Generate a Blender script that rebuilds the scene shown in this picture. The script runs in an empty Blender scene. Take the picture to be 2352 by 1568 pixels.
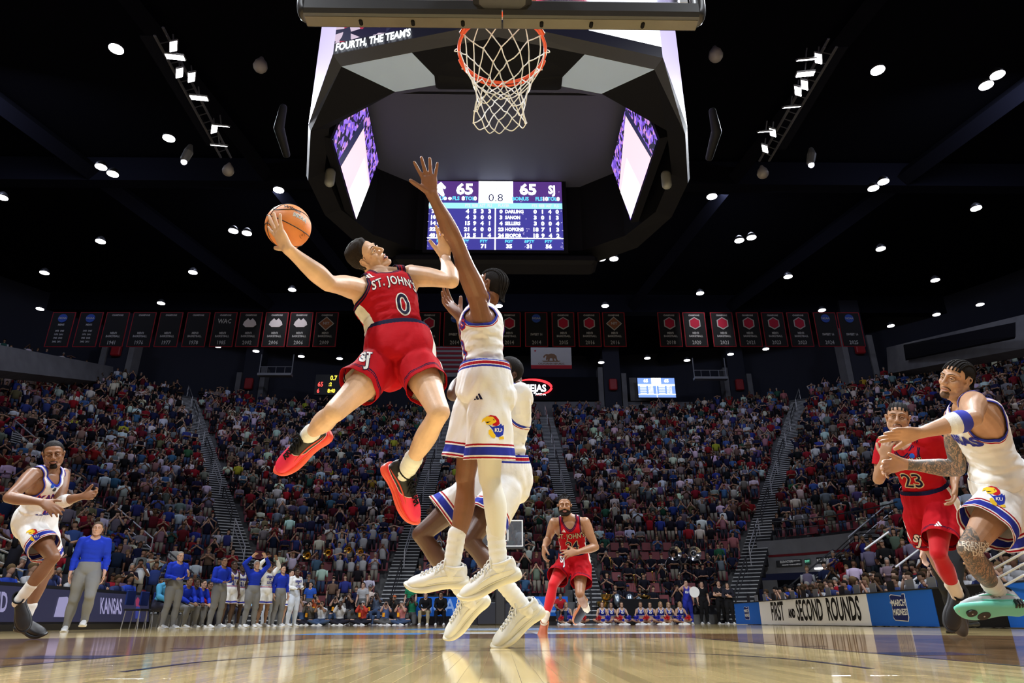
import bpy, bmesh, math, random
import numpy as np
from mathutils import Vector, Matrix
from mathutils.bvhtree import BVHTree
from mathutils.geometry import tessellate_polygon
F_PX = 1568.0
PITCH, YAW, ROLL = math.radians(22.27), math.radians(0.98), math.radians(0.18)
CAM = np.array([0.0, 0.0, 0.15])
def _cam_axes():
    fw = np.array([math.sin(YAW)*math.cos(PITCH), math.cos(YAW)*math.cos(PITCH), math.sin(PITCH)])
    rt = np.array([math.cos(YAW), -math.sin(YAW), 0.0])
    up = np.cross(rt, fw)
    c, s = math.cos(ROLL), math.sin(ROLL)
    return fw, c*rt - s*up, s*rt + c*up
FW, RT, UP = _cam_axes()
def ray(px, py):
    return FW + RT*((px-1176)/F_PX) + UP*((784-py)/F_PX)
def at_y(px, py, Y):
    d = ray(px, py); return CAM + d*((Y-CAM[1])/d[1])
def at_z(px, py, Z):
    d = ray(px, py); return CAM + d*((Z-CAM[2])/d[2])
def proj(p):
    v = np.asarray(p, float) - CAM; d = v@FW
    return 1176 + F_PX*(v@RT)/d, 784 - F_PX*(v@UP)/d, d
def reach(parent, px, py, L, near=True):
    """the point on the sight line of a pixel that lies one bone length from its parent joint"""
    d = ray(px, py); d = d/np.linalg.norm(d); w = np.asarray(parent) - CAM
    b = d@w; c = w@w - L*L; q = b*b - c
    t = b if q <= 0 else (b - math.sqrt(q) if near else b + math.sqrt(q))
    return CAM + d*t
sc = bpy.context.scene
SCOL = sc.collection                                   # scratch objects live here only while they are evaluated
COL = bpy.data.collections.new('arena')               # everything that stays; linked to the scene at the end
# ---------------- camera ----------------
cd = bpy.data.cameras.new('camera'); cam = bpy.data.objects.new('camera', cd); COL.objects.link(cam)
cd.sensor_width = 36.0; cd.lens = 36.0*F_PX/2352.0; cd.clip_start = 0.05; cd.clip_end = 400
_m = Matrix(((RT[0], UP[0], -FW[0]), (RT[1], UP[1], -FW[1]), (RT[2], UP[2], -FW[2])))
cam.matrix_world = Matrix.Translation(Vector(CAM)) @ _m.to_4x4()
sc.camera = cam
# ---------------- world, exposure ----------------
w = bpy.data.worlds.new('world'); sc.world = w; w.use_nodes = True
w.node_tree.nodes['Background'].inputs[0].default_value = (0.012, 0.014, 0.035, 1)
w.node_tree.nodes['Background'].inputs[1].default_value = 0.35
sc.view_settings.view_transform = 'Standard'; sc.view_settings.look = 'None'
sc.view_settings.exposure = 0.0; sc.view_settings.gamma = 1.0; sc.view_settings.use_curve_mapping = False
try: sc.cycles.max_bounces = 5; sc.cycles.diffuse_bounces = 3; sc.cycles.glossy_bounces = 3; sc.cycles.transparent_max_bounces = 8
except Exception: pass
# ---------------- the arena's court floodlights and an added front fill pair ----------------
def flood(loc, target, power, size=1.2, angle=70, blend=0.6, color=(0.90, 0.945, 1.0)):
    l = bpy.data.lights.new('court_light', 'SPOT'); l.energy = power; l.color = color
    l.spot_size = math.radians(angle); l.spot_blend = blend; l.shadow_soft_size = size
    o = bpy.data.objects.new('court_light', l); COL.objects.link(o); o.location = loc
    o.rotation_euler = (Vector(target)-Vector(loc)).to_track_quat('-Z', 'Y').to_euler()
    return o
for sx in (-1, 1):
    flood((sx*10.3, 19.0, 16.6), (sx*1.0, 6.0, 0.5), 8000, 0.8, 60)
    flood((sx*9.5, 10.5, 17.0), (0, 5.0, 0.8), 9000, 0.8, 62)
    flood((sx*9.0, 1.0, 17.0), (sx*-0.5, 4.5, 1.0), 9000, 0.8, 62)
    flood((sx*7.0, -7.0, 12.5), (sx*0.3, 4.6, 1.4), 1800, 0.7, 60)  # unseen low pair behind the camera, added to light the players' fronts
    flood((sx*10.3, 17.0, 16.6), (sx*3.0, 22.0, 0.3), 8500, 0.8, 80)
    flood((sx*6.0, -2.0, 17.0), (sx*8.5, 17.0, 1.0), 9000, 0.8, 56)
# house lights that leave the seats dim
for x, y in ((-24, 30), (24, 30), (0, 42), (-14, 40), (14, 40), (-30, 16), (30, 16)):
    l = bpy.data.lights.new('house_light', 'AREA'); l.shape = 'DISK'; l.size = 3.0; l.energy = 600; l.color = (0.72, 0.78, 1.0)
    o = bpy.data.objects.new('house_light', l); COL.objects.link(o); o.location = (x, y-6, 23.5)
    o.rotation_euler = (Vector((x*1.15, y+8, 6))-Vector(o.location)).to_track_quat('-Z', 'Y').to_euler()
# ======================= helpers =======================
def new_obj(name, me, parent=None, loc=None):
    o = bpy.data.objects.new(name, me); COL.objects.link(o)
    if parent is not None: o.parent = parent
    if loc is not None: o.location = loc
    return o
def thing(name, label, cat, loc=(0, 0, 0), group=None, rz=0.0):
    o = bpy.data.objects.new(name, None); COL.objects.link(o); o.empty_display_size = 0.1
    o.location = loc; o.rotation_euler = (0, 0, rz); tag(o, label, cat, group)
    return o
def tag(o, label, cat, group=None, kind=None):
    if label: o['label'] = label
    if cat: o['category'] = cat
    if group: o['group'] = group
    if kind: o['kind'] = kind
    return o
MATS = {}
def mat(name, color=(0.8, 0.8, 0.8), rough=0.6, metal=0.0, emit=0.0, noise=0.0, nscale=30.0, bump=0.0, bscale=60.0, spec=0.5, coat=0.0, sheen=0.0, trans=0.0):
    if name in MATS: return MATS[name]
    m = bpy.data.materials.new(name); m.use_nodes = True; MATS[name] = m
    nt = m.node_tree; b = nt.nodes['Principled BSDF']
    b.inputs['Base Color'].default_value = (*color, 1); b.inputs['Roughness'].default_value = rough
    b.inputs['Metallic'].default_value = metal; b.inputs['Specular IOR Level'].default_value = spec if (rough < .55 or metal) else min(spec, .12)
    if coat: b.inputs['Coat Weight'].default_value = coat; b.inputs['Coat Roughness'].default_value = 0.1
    if sheen: b.inputs['Sheen Weight'].default_value = sheen
    if trans: b.inputs['Transmission Weight'].default_value = trans
    if emit: b.inputs['Emission Color'].default_value = (*color, 1); b.inputs['Emission Strength'].default_value = emit
    if noise or bump:
        tc = nt.nodes.new('ShaderNodeTexCoord')
    if noise:
        n = nt.nodes.new('ShaderNodeTexNoise'); n.inputs['Scale'].default_value = nscale; n.inputs['Detail'].default_value = 4
        nt.links.new(tc.outputs['Object'], n.inputs['Vector'])
        mr = nt.nodes.new('ShaderNodeMapRange'); mr.inputs['From Min'].default_value = 0.3; mr.inputs['From Max'].default_value = 0.7
        mr.inputs['To Min'].default_value = 1-noise; mr.inputs['To Max'].default_value = 1+noise
        nt.links.new(n.outputs['Fac'], mr.inputs['Value'])
        mx = nt.nodes.new('ShaderNodeVectorMath'); mx.operation = 'SCALE'; mx.inputs[0].default_value = color
        nt.links.new(mr.outputs['Result'], mx.inputs['Scale']); nt.links.new(mx.outputs[0], b.inputs['Base Color'])
    if bump:
        n2 = nt.nodes.new('ShaderNodeTexNoise'); n2.inputs['Scale'].default_value = bscale; n2.inputs['Detail'].default_value = 3
        nt.links.new(tc.outputs['Object'], n2.inputs['Vector'])
        bp = nt.nodes.new('ShaderNodeBump'); bp.inputs['Strength'].default_value = bump; bp.inputs['Distance'].default_value = 0.01
        nt.links.new(n2.outputs['Fac'], bp.inputs['Height']); nt.links.new(bp.outputs['Normal'], b.inputs['Normal'])
    return m
def mesh_np(name, V, Fc, mats=(), midx=None, smooth=True, colors=None):
    me = bpy.data.meshes.new(name)
    if isinstance(Fc, np.ndarray):
        n, k = Fc.shape
        me.vertices.add(len(V)); me.vertices.foreach_set('co', np.asarray(V, np.float32).ravel())
        me.loops.add(n*k); me.loops.foreach_set('vertex_index', Fc.astype(np.int32).ravel())
        me.polygons.add(n); me.polygons.foreach_set('loop_start', np.arange(0, n*k, k, dtype=np.int32))
        me.update(calc_edges=True)
    else:
        me.from_pydata([tuple(v) for v in V], [], Fc); me.update()
    for m in mats: me.materials.append(m)
    if midx is not None: me.polygons.foreach_set('material_index', np.asarray(midx, np.int32))
    if smooth: me.polygons.foreach_set('use_smooth', np.ones(len(me.polygons), bool))
    if colors is not None:
        a = me.color_attributes.new('Col', 'FLOAT_COLOR', 'POINT')
        c = np.ones((len(V), 4), np.float32); c[:, :3] = colors; a.data.foreach_set('color', c.ravel())
    me.update()
    return me
def unit(v): v = np.asarray(v, float); return v/(np.linalg.norm(v)+1e-12)
def vec(*a): return np.array(a, float)
class MB:
    """collects closed shapes; build() links them as one mesh object"""
    def __init__(s): s.V = []; s.F = []; s.M = []; s.n = 0
    def add(s, V, Fc, mi=0):
        V = np.asarray(V, float); s.V.append(V); s.F += [tuple(int(i)+s.n for i in f) for f in Fc]; s.M += [mi]*len(Fc); s.n += len(V); return s
    def box(s, c, size, mi=0, rot=None, bev=0.0):
        hx, hy, hz = np.asarray(size)/2.0
        if bev > 0:
            b = min(bev, hx*.9, hy*.9, hz*.9); V = []
            for zz, ins in ((-hz, b), (-hz+b, 0), (hz-b, 0), (hz, b)):
                x, y = hx-ins, hy-ins; q = b
                V += [(-x+q, -y, zz), (x-q, -y, zz), (x, -y+q, zz), (x, y-q, zz), (x-q, y, zz), (-x+q, y, zz), (-x, y-q, zz), (-x, -y+q, zz)]
            Fc = [tuple(range(7, -1, -1)), tuple(range(24, 32))]
            for k in range(3):
                for i in range(8): j = (i+1) % 8; Fc.append((k*8+i, k*8+j, k*8+8+j, k*8+8+i))
        else:
            V = [(x, y, z) for z in (-hz, hz) for x, y in ((-hx, -hy), (hx, -hy), (hx, hy), (-hx, hy))]
            Fc = [(3, 2, 1, 0), (4, 5, 6, 7), (0, 1, 5, 4), (1, 2, 6, 5), (2, 3, 7, 6), (3, 0, 4, 7)]
        V = np.array(V)
        if rot is not None: V = V @ np.asarray(rot).T
        return s.add(V+np.asarray(c), Fc, mi)
    def tube(s, pts, r, n=8, mi=0, k=1, side=None, closed=False, cap=True):
        V, Fc = tube(pts, r, n=n, k=k, side=side, closed=closed, cap=cap); return s.add(V, Fc, mi)
    def ball(s, c, r, n=12, mi=0, rot=None):
        V, Fc = ball(c, r, n, rot); return s.add(V, Fc, mi)
    def prism(s, poly, z0, z1, axis='z', mi=0):
        n = len(poly); V = []
        for z in (z0, z1):
            for a, b in poly: V.append((a, b, z) if axis == 'z' else ((a, z, b) if axis == 'y' else (z, a, b)))
        Fc = [tuple(range(n-1, -1, -1)), tuple(range(n, 2*n))]+[(i, (i+1) % n, n+(i+1) % n, n+i) for i in range(n)]
        return s.add(V, Fc, mi)
    def build(s, name, mats, parent=None, smooth=False, loc=None):
        if not isinstance(mats, (list, tuple)): mats = [mats]
        me = mesh_np(name, np.concatenate(s.V), s.F, mats, s.M, smooth)
        if smooth and smooth != 'all':
            try: me.set_sharp_from_angle(angle=0.7)
            except Exception: pass
        return new_obj(name, me, parent, loc)
def catmull(P, k):
    P = np.asarray(P, float)
    if k <= 1 or len(P) < 3: return P
    Q = np.vstack([2*P[0]-P[1], P, 2*P[-1]-P[-2]]); out = []
    for i in range(1, len(Q)-2):
        for j in range(k):
            t = j/k; a, b, c, d = Q[i-1], Q[i], Q[i+1], Q[i+2]
            out.append(0.5*((2*b)+(-a+c)*t+(2*a-5*b+4*c-d)*t*t+(-a+3*b-3*c+d)*t**3))
    out.append(P[-1]); return np.array(out)
def tube(pts, rad, n=12, k=4, side=None, closed=False, cap=True):
    """tapered tube; rad: number, list of numbers or list of (half width along side, half width across)"""
    P = np.asarray(pts, float)
    R = np.array([(r, r) if np.isscalar(r) else r for r in (rad if not np.isscalar(rad) else [rad]*len(P))], float)
    if closed:
        T = np.roll(P, -1, 0)-np.roll(P, 1, 0)
    else:
        PR = catmull(np.hstack([P, R]), k); P, R = PR[:, :3], np.maximum(PR[:, 3:], 1e-4)
        T = np.gradient(P, axis=0)
    T = T/(np.linalg.norm(T, axis=1)[:, None]+1e-12)
    ref = np.asarray(side, float) if side is not None else (vec(1, 0, 0) if abs(T[0][0]) < 0.8 else vec(0, 1, 0))
    m = len(P); S = np.zeros((m, 3)); prev = ref
    for i in range(m):
        s_ = (ref if side is not None else prev); s_ = s_-T[i]*(s_@T[i])
        if np.linalg.norm(s_) < 1e-3: s_ = prev-T[i]*(prev@T[i])
        S[i] = unit(s_); prev = S[i]
    B = np.cross(T, S)
    if not closed and cap:
        e0 = [(-math.cos(a)*R[0].mean(), math.sin(a)) for a in (0.35, 0.8, 1.2)]; e1 = [(math.cos(a)*R[-1].mean(), math.sin(a)) for a in (1.2, 0.8, 0.35)]
        P = np.vstack([[P[0]+T[0]*d for d, f in e0], P, [P[-1]+T[-1]*d for d, f in e1]])
        R = np.vstack([[R[0]*f for d, f in e0], R, [R[-1]*f for d, f in e1]])
        S = np.vstack([[S[0]]*3, S, [S[-1]]*3]); B = np.vstack([[B[0]]*3, B, [B[-1]]*3]); m = len(P)
    a = np.linspace(0, 2*math.pi, n, endpoint=False)
    V = P[:, None, :]+S[:, None, :]*(R[:, 0][:, None]*np.cos(a))[:, :, None]+B[:, None, :]*(R[:, 1][:, None]*np.sin(a))[:, :, None]
    V = V.reshape(-1, 3); Fc = []
    for i in range(m if closed else m-1):
        i2 = (i+1) % m
        for j in range(n):
            j2 = (j+1) % n; Fc.append((i*n+j, i*n+j2, i2*n+j2, i2*n+j))
    if not closed: Fc += [tuple(range(n-1, -1, -1)), tuple((m-1)*n+j for j in range(n))]
    return V, Fc
def ball(c, r, n=12, rot=None):
    r = np.array([r]*3 if np.isscalar(r) else r, float); h = max(4, n//2); V = [(0, 0, -1)]; Fc = []
    for i in range(1, h):
        t = -math.pi/2+math.pi*i/h
        for j in range(n): a = 2*math.pi*j/n; V.append((math.cos(t)*math.cos(a), math.cos(t)*math.sin(a), math.sin(t)))
    V.append((0, 0, 1)); V = np.array(V)*r
    if rot is not None: V = V @ np.asarray(rot).T
    for j in range(n): Fc.append((0, 1+(j+1) % n, 1+j))
    for i in range(h-2):
        for j in range(n): j2 = (j+1) % n; Fc.append((1+i*n+j, 1+i*n+j2, 1+(i+1)*n+j2, 1+(i+1)*n+j))
    b = 1+(h-2)*n
    for j in range(n): Fc.append((b+j, b+(j+1) % n, len(V)-1))
    return V+np.asarray(c), Fc
def loft(C, S, D, a, b, n=24, e=2.4, k=4):
    """rings with centres C, side axes S, depth axes D, half sizes a, b; superellipse exponent e"""
    X = catmull(np.hstack([C, S, D, np.array(a)[:, None], np.array(b)[:, None]]), k)
    C, S, D, a, b = X[:, :3], X[:, 3:6], X[:, 6:9], X[:, 9], X[:, 10]
    t = np.linspace(0, 2*math.pi, n, endpoint=False); ct, st = np.cos(t), np.sin(t)
    cx = np.sign(ct)*np.abs(ct)**(2/e); sy = np.sign(st)*np.abs(st)**(2/e); m = len(C)
    S = S/np.linalg.norm(S, axis=1)[:, None]; D = D-S*(D*S).sum(1)[:, None]; D = D/np.linalg.norm(D, axis=1)[:, None]
    V = (C[:, None]+S[:, None]*(a[:, None]*cx)[:, :, None]+D[:, None]*(b[:, None]*sy)[:, :, None]).reshape(-1, 3)
    Fc = [(i*n+j, i*n+(j+1) % n, (i+1)*n+(j+1) % n, (i+1)*n+j) for i in range(m-1) for j in range(n)]
    Fc += [tuple(range(n-1, -1, -1)), tuple((m-1)*n+j for j in range(n))]
    return V, Fc
def cat_parts(parts):
    V = []; Fc = []; n = 0
    for v, f in parts: V.append(v); Fc += [tuple(i+n for i in q) for q in f]; n += len(v)
    return np.concatenate(V), Fc
def remesh(parts, voxel, it=3, fac=0.5):
    """union of closed parts as one continuous triangle surface"""
    V, Fc = cat_parts(parts); me = bpy.data.meshes.new('tmp'); me.from_pydata(V.tolist(), [], Fc)
    bm = bmesh.new(); bm.from_mesh(me); bmesh.ops.recalc_face_normals(bm, faces=bm.faces); bm.to_mesh(me); bm.free()
    o = bpy.data.objects.new('tmp', me); SCOL.objects.link(o)
    r = o.modifiers.new('r', 'REMESH'); r.mode = 'VOXEL'; r.voxel_size = voxel; r.adaptivity = 0.0
    if it: s = o.modifiers.new('s', 'SMOOTH'); s.factor = fac; s.iterations = it
    dg = bpy.context.evaluated_depsgraph_get(); ev = o.evaluated_get(dg); m2 = ev.to_mesh()
    V2 = np.empty(len(m2.vertices)*3); m2.vertices.foreach_get('co', V2); V2 = V2.reshape(-1, 3)
    m2.calc_loop_triangles(); T = np.empty(len(m2.loop_triangles)*3, np.int32); m2.loop_triangles.foreach_get('vertices', T); T = T.reshape(-1, 3)
    ev.to_mesh_clear(); bpy.data.objects.remove(o); bpy.data.meshes.remove(me)
    return V2, T
def normals(V, T):
    n = np.cross(V[T[:, 1]]-V[T[:, 0]], V[T[:, 2]]-V[T[:, 0]]); N = np.zeros_like(V)
    for k in range(3): np.add.at(N, T[:, k], n)
    return N/(np.linalg.norm(N, axis=1)[:, None]+1e-12)
def split(V, T, val, tagv=None):
    """cut triangles along val = 0; returns V, T, inside flag (val > 0), carried per-triangle tags"""
    s = val > 0; c = s[T].sum(1); tg = np.zeros(len(T), int) if tagv is None else tagv
    full = T[(c == 0) | (c == 3)]; ft = tg[(c == 0) | (c == 3)]; fs = c[(c == 0) | (c == 3)] == 3
    mx = (c == 1) | (c == 2); M = T[mx]; mt = tg[mx]
    if len(M) == 0: return V, full, fs, ft
    sm = s[M]; lone_val = c[mx] == 1
    idx = np.argmax(sm == lone_val[:, None], axis=1); r = np.arange(len(M))
    a, b, d = M[r, idx], M[r, (idx+1) % 3], M[r, (idx+2) % 3]
    def cut(u, v):
        lo, hi = np.minimum(u, v), np.maximum(u, v); return lo, hi
    lo1, hi1 = cut(a, b); lo2, hi2 = cut(a, d); key = np.concatenate([lo1, lo2]).astype(np.int64)*len(V)+np.concatenate([hi1, hi2])
    uq, inv = np.unique(key, return_inverse=True); L = uq//len(V); H = uq % len(V)
    t = np.clip(val[L]/(val[L]-val[H]+1e-18), 0.001, 0.999)[:, None]; NV = V[L]*(1-t)+V[H]*t
    p = len(V)+inv[:len(M)]; q = len(V)+inv[len(M):]
    T2 = np.concatenate([full, np.stack([a, p, q], 1), np.stack([p, b, d], 1), np.stack([p, d, q], 1)])
    S2 = np.concatenate([fs, lone_val, ~lone_val, ~lone_val]); G2 = np.concatenate([ft, mt, mt, mt])
    return np.vstack([V, NV]), T2, S2, G2
def keep(V, T, fn, tagv=None):
    V, T, s, g = split(V, T, fn(V), tagv); T = T[s]; g = g[s]
    u, inv = np.unique(T, return_inverse=True); V = V[u]; T = inv.reshape(-1, 3)
    return (V, T) if tagv is None else (V, T, g)
def paint(V, T, g, fn, idx):
    """give the region fn > 0 the material idx, with a crisp edge"""
    V, T, s, g = split(V, T, fn(V), g); g = g.copy(); g[s] = idx
    return V, T, g
def wob(V, scale, seed=0, oct=3):
    rs = np.random.RandomState(seed); out = np.zeros(len(V)); amp = 1.0
    for o in range(oct):
        for i in range(4):
            d = rs.normal(size=3); d /= np.linalg.norm(d); ph = rs.rand()*6.28
            out += amp*np.sin(V@d*scale*2**o+ph+1.3*np.sin(V@rs.normal(size=3)*scale*0.35*2**o))/4
        amp *= 0.5
    return out
def solidify(o, t):
    m = o.modifiers.new('thickness', 'SOLIDIFY'); m.thickness = t; m.offset = -1; return o
_FC = {}
def text_tris(txt, size=1.0, bold=0.0, sx=1.0, space=1.0, align='CENTER', res=3):
    key = (txt, size, bold, sx, space, align, res)
    if key in _FC: return _FC[key]
    c = bpy.data.curves.new('t', 'FONT'); c.body = txt; c.size = size; c.offset = bold; c.align_x = align; c.align_y = 'CENTER'; c.space_character = space
    c.resolution_u = res; c.fill_mode = 'FRONT'
    o = bpy.data.objects.new('t', c); SCOL.objects.link(o); dg = bpy.context.evaluated_depsgraph_get(); m = o.evaluated_get(dg).to_mesh()
    V = np.array([v.co[:] for v in m.vertices]).reshape(-1, 3)[:, :2]*vec(sx, 1); m.calc_loop_triangles()
    T = np.array([t.vertices[:] for t in m.loop_triangles], int).reshape(-1, 3)
    o.evaluated_get(dg).to_mesh_clear(); bpy.data.objects.remove(o); bpy.data.curves.remove(c)
    _FC[key] = (V, T); return V, T
def poly_tris(polys):
    V = []; T = []; n = 0
    for p in polys:
        t = tessellate_polygon([[Vector((a, b, 0)) for a, b in p]]); V += list(p); T += [(a+n, b+n, c+n) for a, b, c in t]; n += len(p)
    return np.array(V, float), np.array(T, int)
def arc_text(V, bend):
    """bend text upward in an arc"""
    W = V.copy(); W[:, 1] += bend*(1-(V[:, 0]/(abs(V[:, 0]).max()+1e-9))**2); return W
def flat_text(name, VT, o3, U, W, mat_, parent, lift=0.003, two=None):
    V, T = VT; U = unit(U); W = unit(W); N = np.cross(U, W); P = np.asarray(o3)+V[:, :1]*U+V[:, 1:2]*W+N*lift
    me = mesh_np(name, P, T, [mat_], smooth=False); return new_obj(name, me, parent)
def decal(name, VT, surf, o3, U, W, mat_, parent, lift=0.002, grid=0.02):
    """wrap flat lettering over a curved surface (surf = (V, T)); U is its reading direction, W its up"""
    V, T = VT; U = unit(U); W = np.asarray(W, float); W = unit(W-U*(W@U)); N = np.cross(U, W); V3 = np.hstack([V, np.zeros((len(V), 1))]); g = np.zeros(len(T), int)
    for ax in (0, 1):
        lo, hi = V3[:, ax].min(), V3[:, ax].max()
        for x in np.arange(math.ceil(lo/grid)*grid, hi, grid): V3, T, _, g = split(V3, T, V3[:, ax]-x, g)
    bv = BVHTree.FromPolygons(surf[0].tolist(), surf[1].tolist()) if not isinstance(surf, BVHTree) else surf
    out = np.empty((len(V3), 3))
    for i, v in enumerate(V3):
        p = np.asarray(o3)+U*v[0]+W*v[1]; st = Vector(p+N*0.25); h = bv.ray_cast(st, Vector(-N), 0.6)
        if h[0] is None: h = bv.find_nearest(Vector(p))
        nn = h[1] if h[1].dot(Vector(N)) > 0 else -h[1]
        out[i] = h[0]+nn*lift
    return new_obj(name, mesh_np(name, out, T, [mat_], smooth=True), parent)
# ======================= the court =======================
HOOP_Y = 2.87; BASE_Y = 1.27; CEN_Y = BASE_Y+14.33; FAR_Y = BASE_Y+28.65
def wood_material():
    m = bpy.data.materials.new('maple'); m.use_nodes = True; nt = m.node_tree; b = nt.nodes['Principled BSDF']; L = nt.links.new
    g = nt.nodes.new('ShaderNodeNewGeometry'); sp = nt.nodes.new('ShaderNodeSeparateXYZ'); L(g.outputs['Position'], sp.inputs[0])
    def M(op, a, b_=None, c=None):
        n = nt.nodes.new('ShaderNodeMath'); n.operation = op
        for i, v in enumerate((a, b_, c)):
            if v is None: continue
            if isinstance(v, (int, float)): n.inputs[i].default_value = v
            else: L(v, n.inputs[i])
        return n.outputs[0]
    x, y = sp.outputs[0], sp.outputs[1]
    bx = M('DIVIDE', x, .057); col = M('FLOOR', bx); off = M('MULTIPLY', M('FRACT', M('MULTIPLY', col, .377)), 1.1); row = M('FLOOR', M('DIVIDE', M('ADD', y, off), .95))
    cv = nt.nodes.new('ShaderNodeCombineXYZ'); L(col, cv.inputs[0]); L(row, cv.inputs[1]); wn = nt.nodes.new('ShaderNodeTexWhiteNoise'); L(cv.outputs[0], wn.inputs[0])
    inlane = M('MULTIPLY', M('LESS_THAN', M('ABSOLUTE', x), 1.83), M('LESS_THAN', y, BASE_Y+5.79)); dy = M('SUBTRACT', y, HOOP_Y)
    d = M('SQRT', M('ADD', M('MULTIPLY', x, x), M('MULTIPLY', dy, dy))); arc = M('LESS_THAN', d, 6.75); stain = M('MULTIPLY', arc, M('SUBTRACT', 1.0, inlane))
    dy2 = M('SUBTRACT', y, FAR_Y-1.6); d2 = M('SQRT', M('ADD', M('MULTIPLY', x, x), M('MULTIPLY', dy2, dy2))); stain = M('MAXIMUM', stain, M('MULTIPLY', M('LESS_THAN', d2, 6.75), M('GREATER_THAN', M('ABSOLUTE', x), 1.83)))
    mx = nt.nodes.new('ShaderNodeMix'); mx.data_type = 'RGBA'; L(stain, mx.inputs[0]); mx.inputs[6].default_value = (.88, .66, .29, 1); mx.inputs[7].default_value = (.36, .20, .085, 1)
    nz = nt.nodes.new('ShaderNodeTexNoise'); mp = nt.nodes.new('ShaderNodeMapping'); mp.inputs['Scale'].default_value = (60, 3, 1); L(g.outputs['Position'], mp.inputs[0]); L(mp.outputs[0], nz.inputs['Vector']); nz.inputs['Scale'].default_value = 1; nz.inputs['Detail'].default_value = 5
    v = M('MULTIPLY_ADD', wn.outputs['Value'], .42, .80); v = M('MULTIPLY', v, M('MULTIPLY_ADD', nz.outputs['Fac'], .35, .82))
    e1 = M('GREATER_THAN', M('FRACT', bx), .03); v = M('MULTIPLY', v, M('MULTIPLY_ADD', e1, .35, .65))
    sc_ = nt.nodes.new('ShaderNodeVectorMath'); sc_.operation = 'SCALE'; L(mx.outputs[2], sc_.inputs[0]); L(v, sc_.inputs['Scale']); L(sc_.outputs[0], b.inputs['Base Color'])
    b.inputs['Roughness'].default_value = .10; b.inputs['Specular IOR Level'].default_value = .6; b.inputs['Coat Weight'].default_value = .6; b.inputs['Coat Roughness'].default_value = .07
    n2 = nt.nodes.new('ShaderNodeTexNoise'); mp2 = nt.nodes.new('ShaderNodeMapping'); mp2.inputs['Scale'].default_value = (17.5, 2.2, 1); L(g.outputs['Position'], mp2.inputs[0]); L(mp2.outputs[0], n2.inputs['Vector']); n2.inputs['Scale'].default_value = 1.0; n2.inputs['Detail'].default_value = 2
    bp = nt.nodes.new('ShaderNodeBump'); bp.inputs['Strength'].default_value = .13; bp.inputs['Distance'].default_value = .0014; L(n2.outputs['Fac'], bp.inputs['Height']); L(bp.outputs['Normal'], b.inputs['Normal']); L(bp.outputs['Normal'], b.inputs['Coat Normal'])
    return m
WOOD = wood_material()
X0, X1, PY0, PY1 = -2.28, 2.28, 1.75, 4.45
m = MB()
for (a, b_, c, d) in ((-60, X0, -6, 70), (X1, 60, -6, 70), (X0, X1, -6, PY0), (X0, X1, PY1, 70)):
    m.add([(a, c, 0), (b_, c, 0), (b_, d, 0), (a, d, 0)], [(0, 1, 2, 3)])
m.add([(-60, -6, -.05), (60, -6, -.05), (60, 70, -.05), (-60, 70, -.05)], [(3, 2, 1, 0)])
floor = m.build('floor', [WOOD]); floor['kind'] = 'structure'
rs = random.Random(11); n = 0
for i in range(80):
    x = X0+i*.057; y = PY0; first = True
    while y < PY1-.01:
        L_ = (rs.choice((.45, .8, 1.1)) if first else rs.choice((.9, 1.15, 1.4))); first = False; y2 = min(y+L_, PY1)
        if PY1-y2 < .2: y2 = PY1
        m = MB(); m.box((0, 0, -.009+rs.uniform(-.00015, 0)), (.0566, y2-y-.0006, .018), bev=.0004); m.build('plank', [WOOD], floor, loc=(x+.0285, (y+y2)/2, 0)); y = y2; n += 1
LINE = mat('court_line_navy', (.012, .012, .05), .2, coat=.5); LW = mat('court_line_white', (.75, .75, .72), .2, coat=.5); LB = mat('court_logo_blue', (.10, .28, .62), .2, coat=.5)
def flat(name, quads, mt, z=.0008):
    m = MB()
    for q in quads: m.add([(a, b_, z) for a, b_ in q], [tuple(range(len(q)))])
    return m.build(name, [mt], floor)
def strip(cx, cy, r0, r1, a0, a1, n=40):
    A = np.linspace(a0, a1, n); return [[(cx+math.cos(p)*r0, cy+math.sin(p)*r0), (cx+math.cos(p)*r1, cy+math.sin(p)*r1), (cx+math.cos(q)*r1, cy+math.sin(q)*r1), (cx+math.cos(q)*r0, cy+math.sin(q)*r0)] for p, q in zip(A[:-1], A[1:])]
R_ = lambda a, b_, c, d: [(a, c), (b_, c), (b_, d), (a, d)]
for sx in (-1, 1):
    flat('lane_line', [R_(*sorted((sx*1.80, sx*1.83)), BASE_Y, BASE_Y+5.79)], LINE)
    flat('lane_block', [R_(*sorted((sx*1.83, sx*2.25)), BASE_Y+2.13, BASE_Y+2.44)], LINE)
    for q in (3.35, 4.25, 5.15): flat('lane_mark', [R_(*sorted((sx*1.83, sx*2.03)), BASE_Y+q-.03, BASE_Y+q+.03)], LINE)
    flat('sideline', [R_(*sorted((sx*7.62, sx*7.67)), BASE_Y, FAR_Y)], LINE)
flat('restricted_arc', strip(0, HOOP_Y, 1.22, 1.25, 0, math.pi)+[R_(-1.25, -1.22, HOOP_Y-.38, HOOP_Y), R_(1.22, 1.25, HOOP_Y-.38, HOOP_Y)], LINE)
flat('three_point_arc', strip(0, HOOP_Y, 6.70, 6.75, .2, math.pi-.2, 60), LINE); flat('free_throw_line', [R_(-1.83, 1.83, BASE_Y+5.76, BASE_Y+5.81)], LINE)
flat('centre_line', [R_(-7.62, 7.62, CEN_Y-.025, CEN_Y+.025)], LINE); flat('far_baseline', [R_(-7.67, 7.67, FAR_Y, FAR_Y+.05)], LINE)
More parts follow.
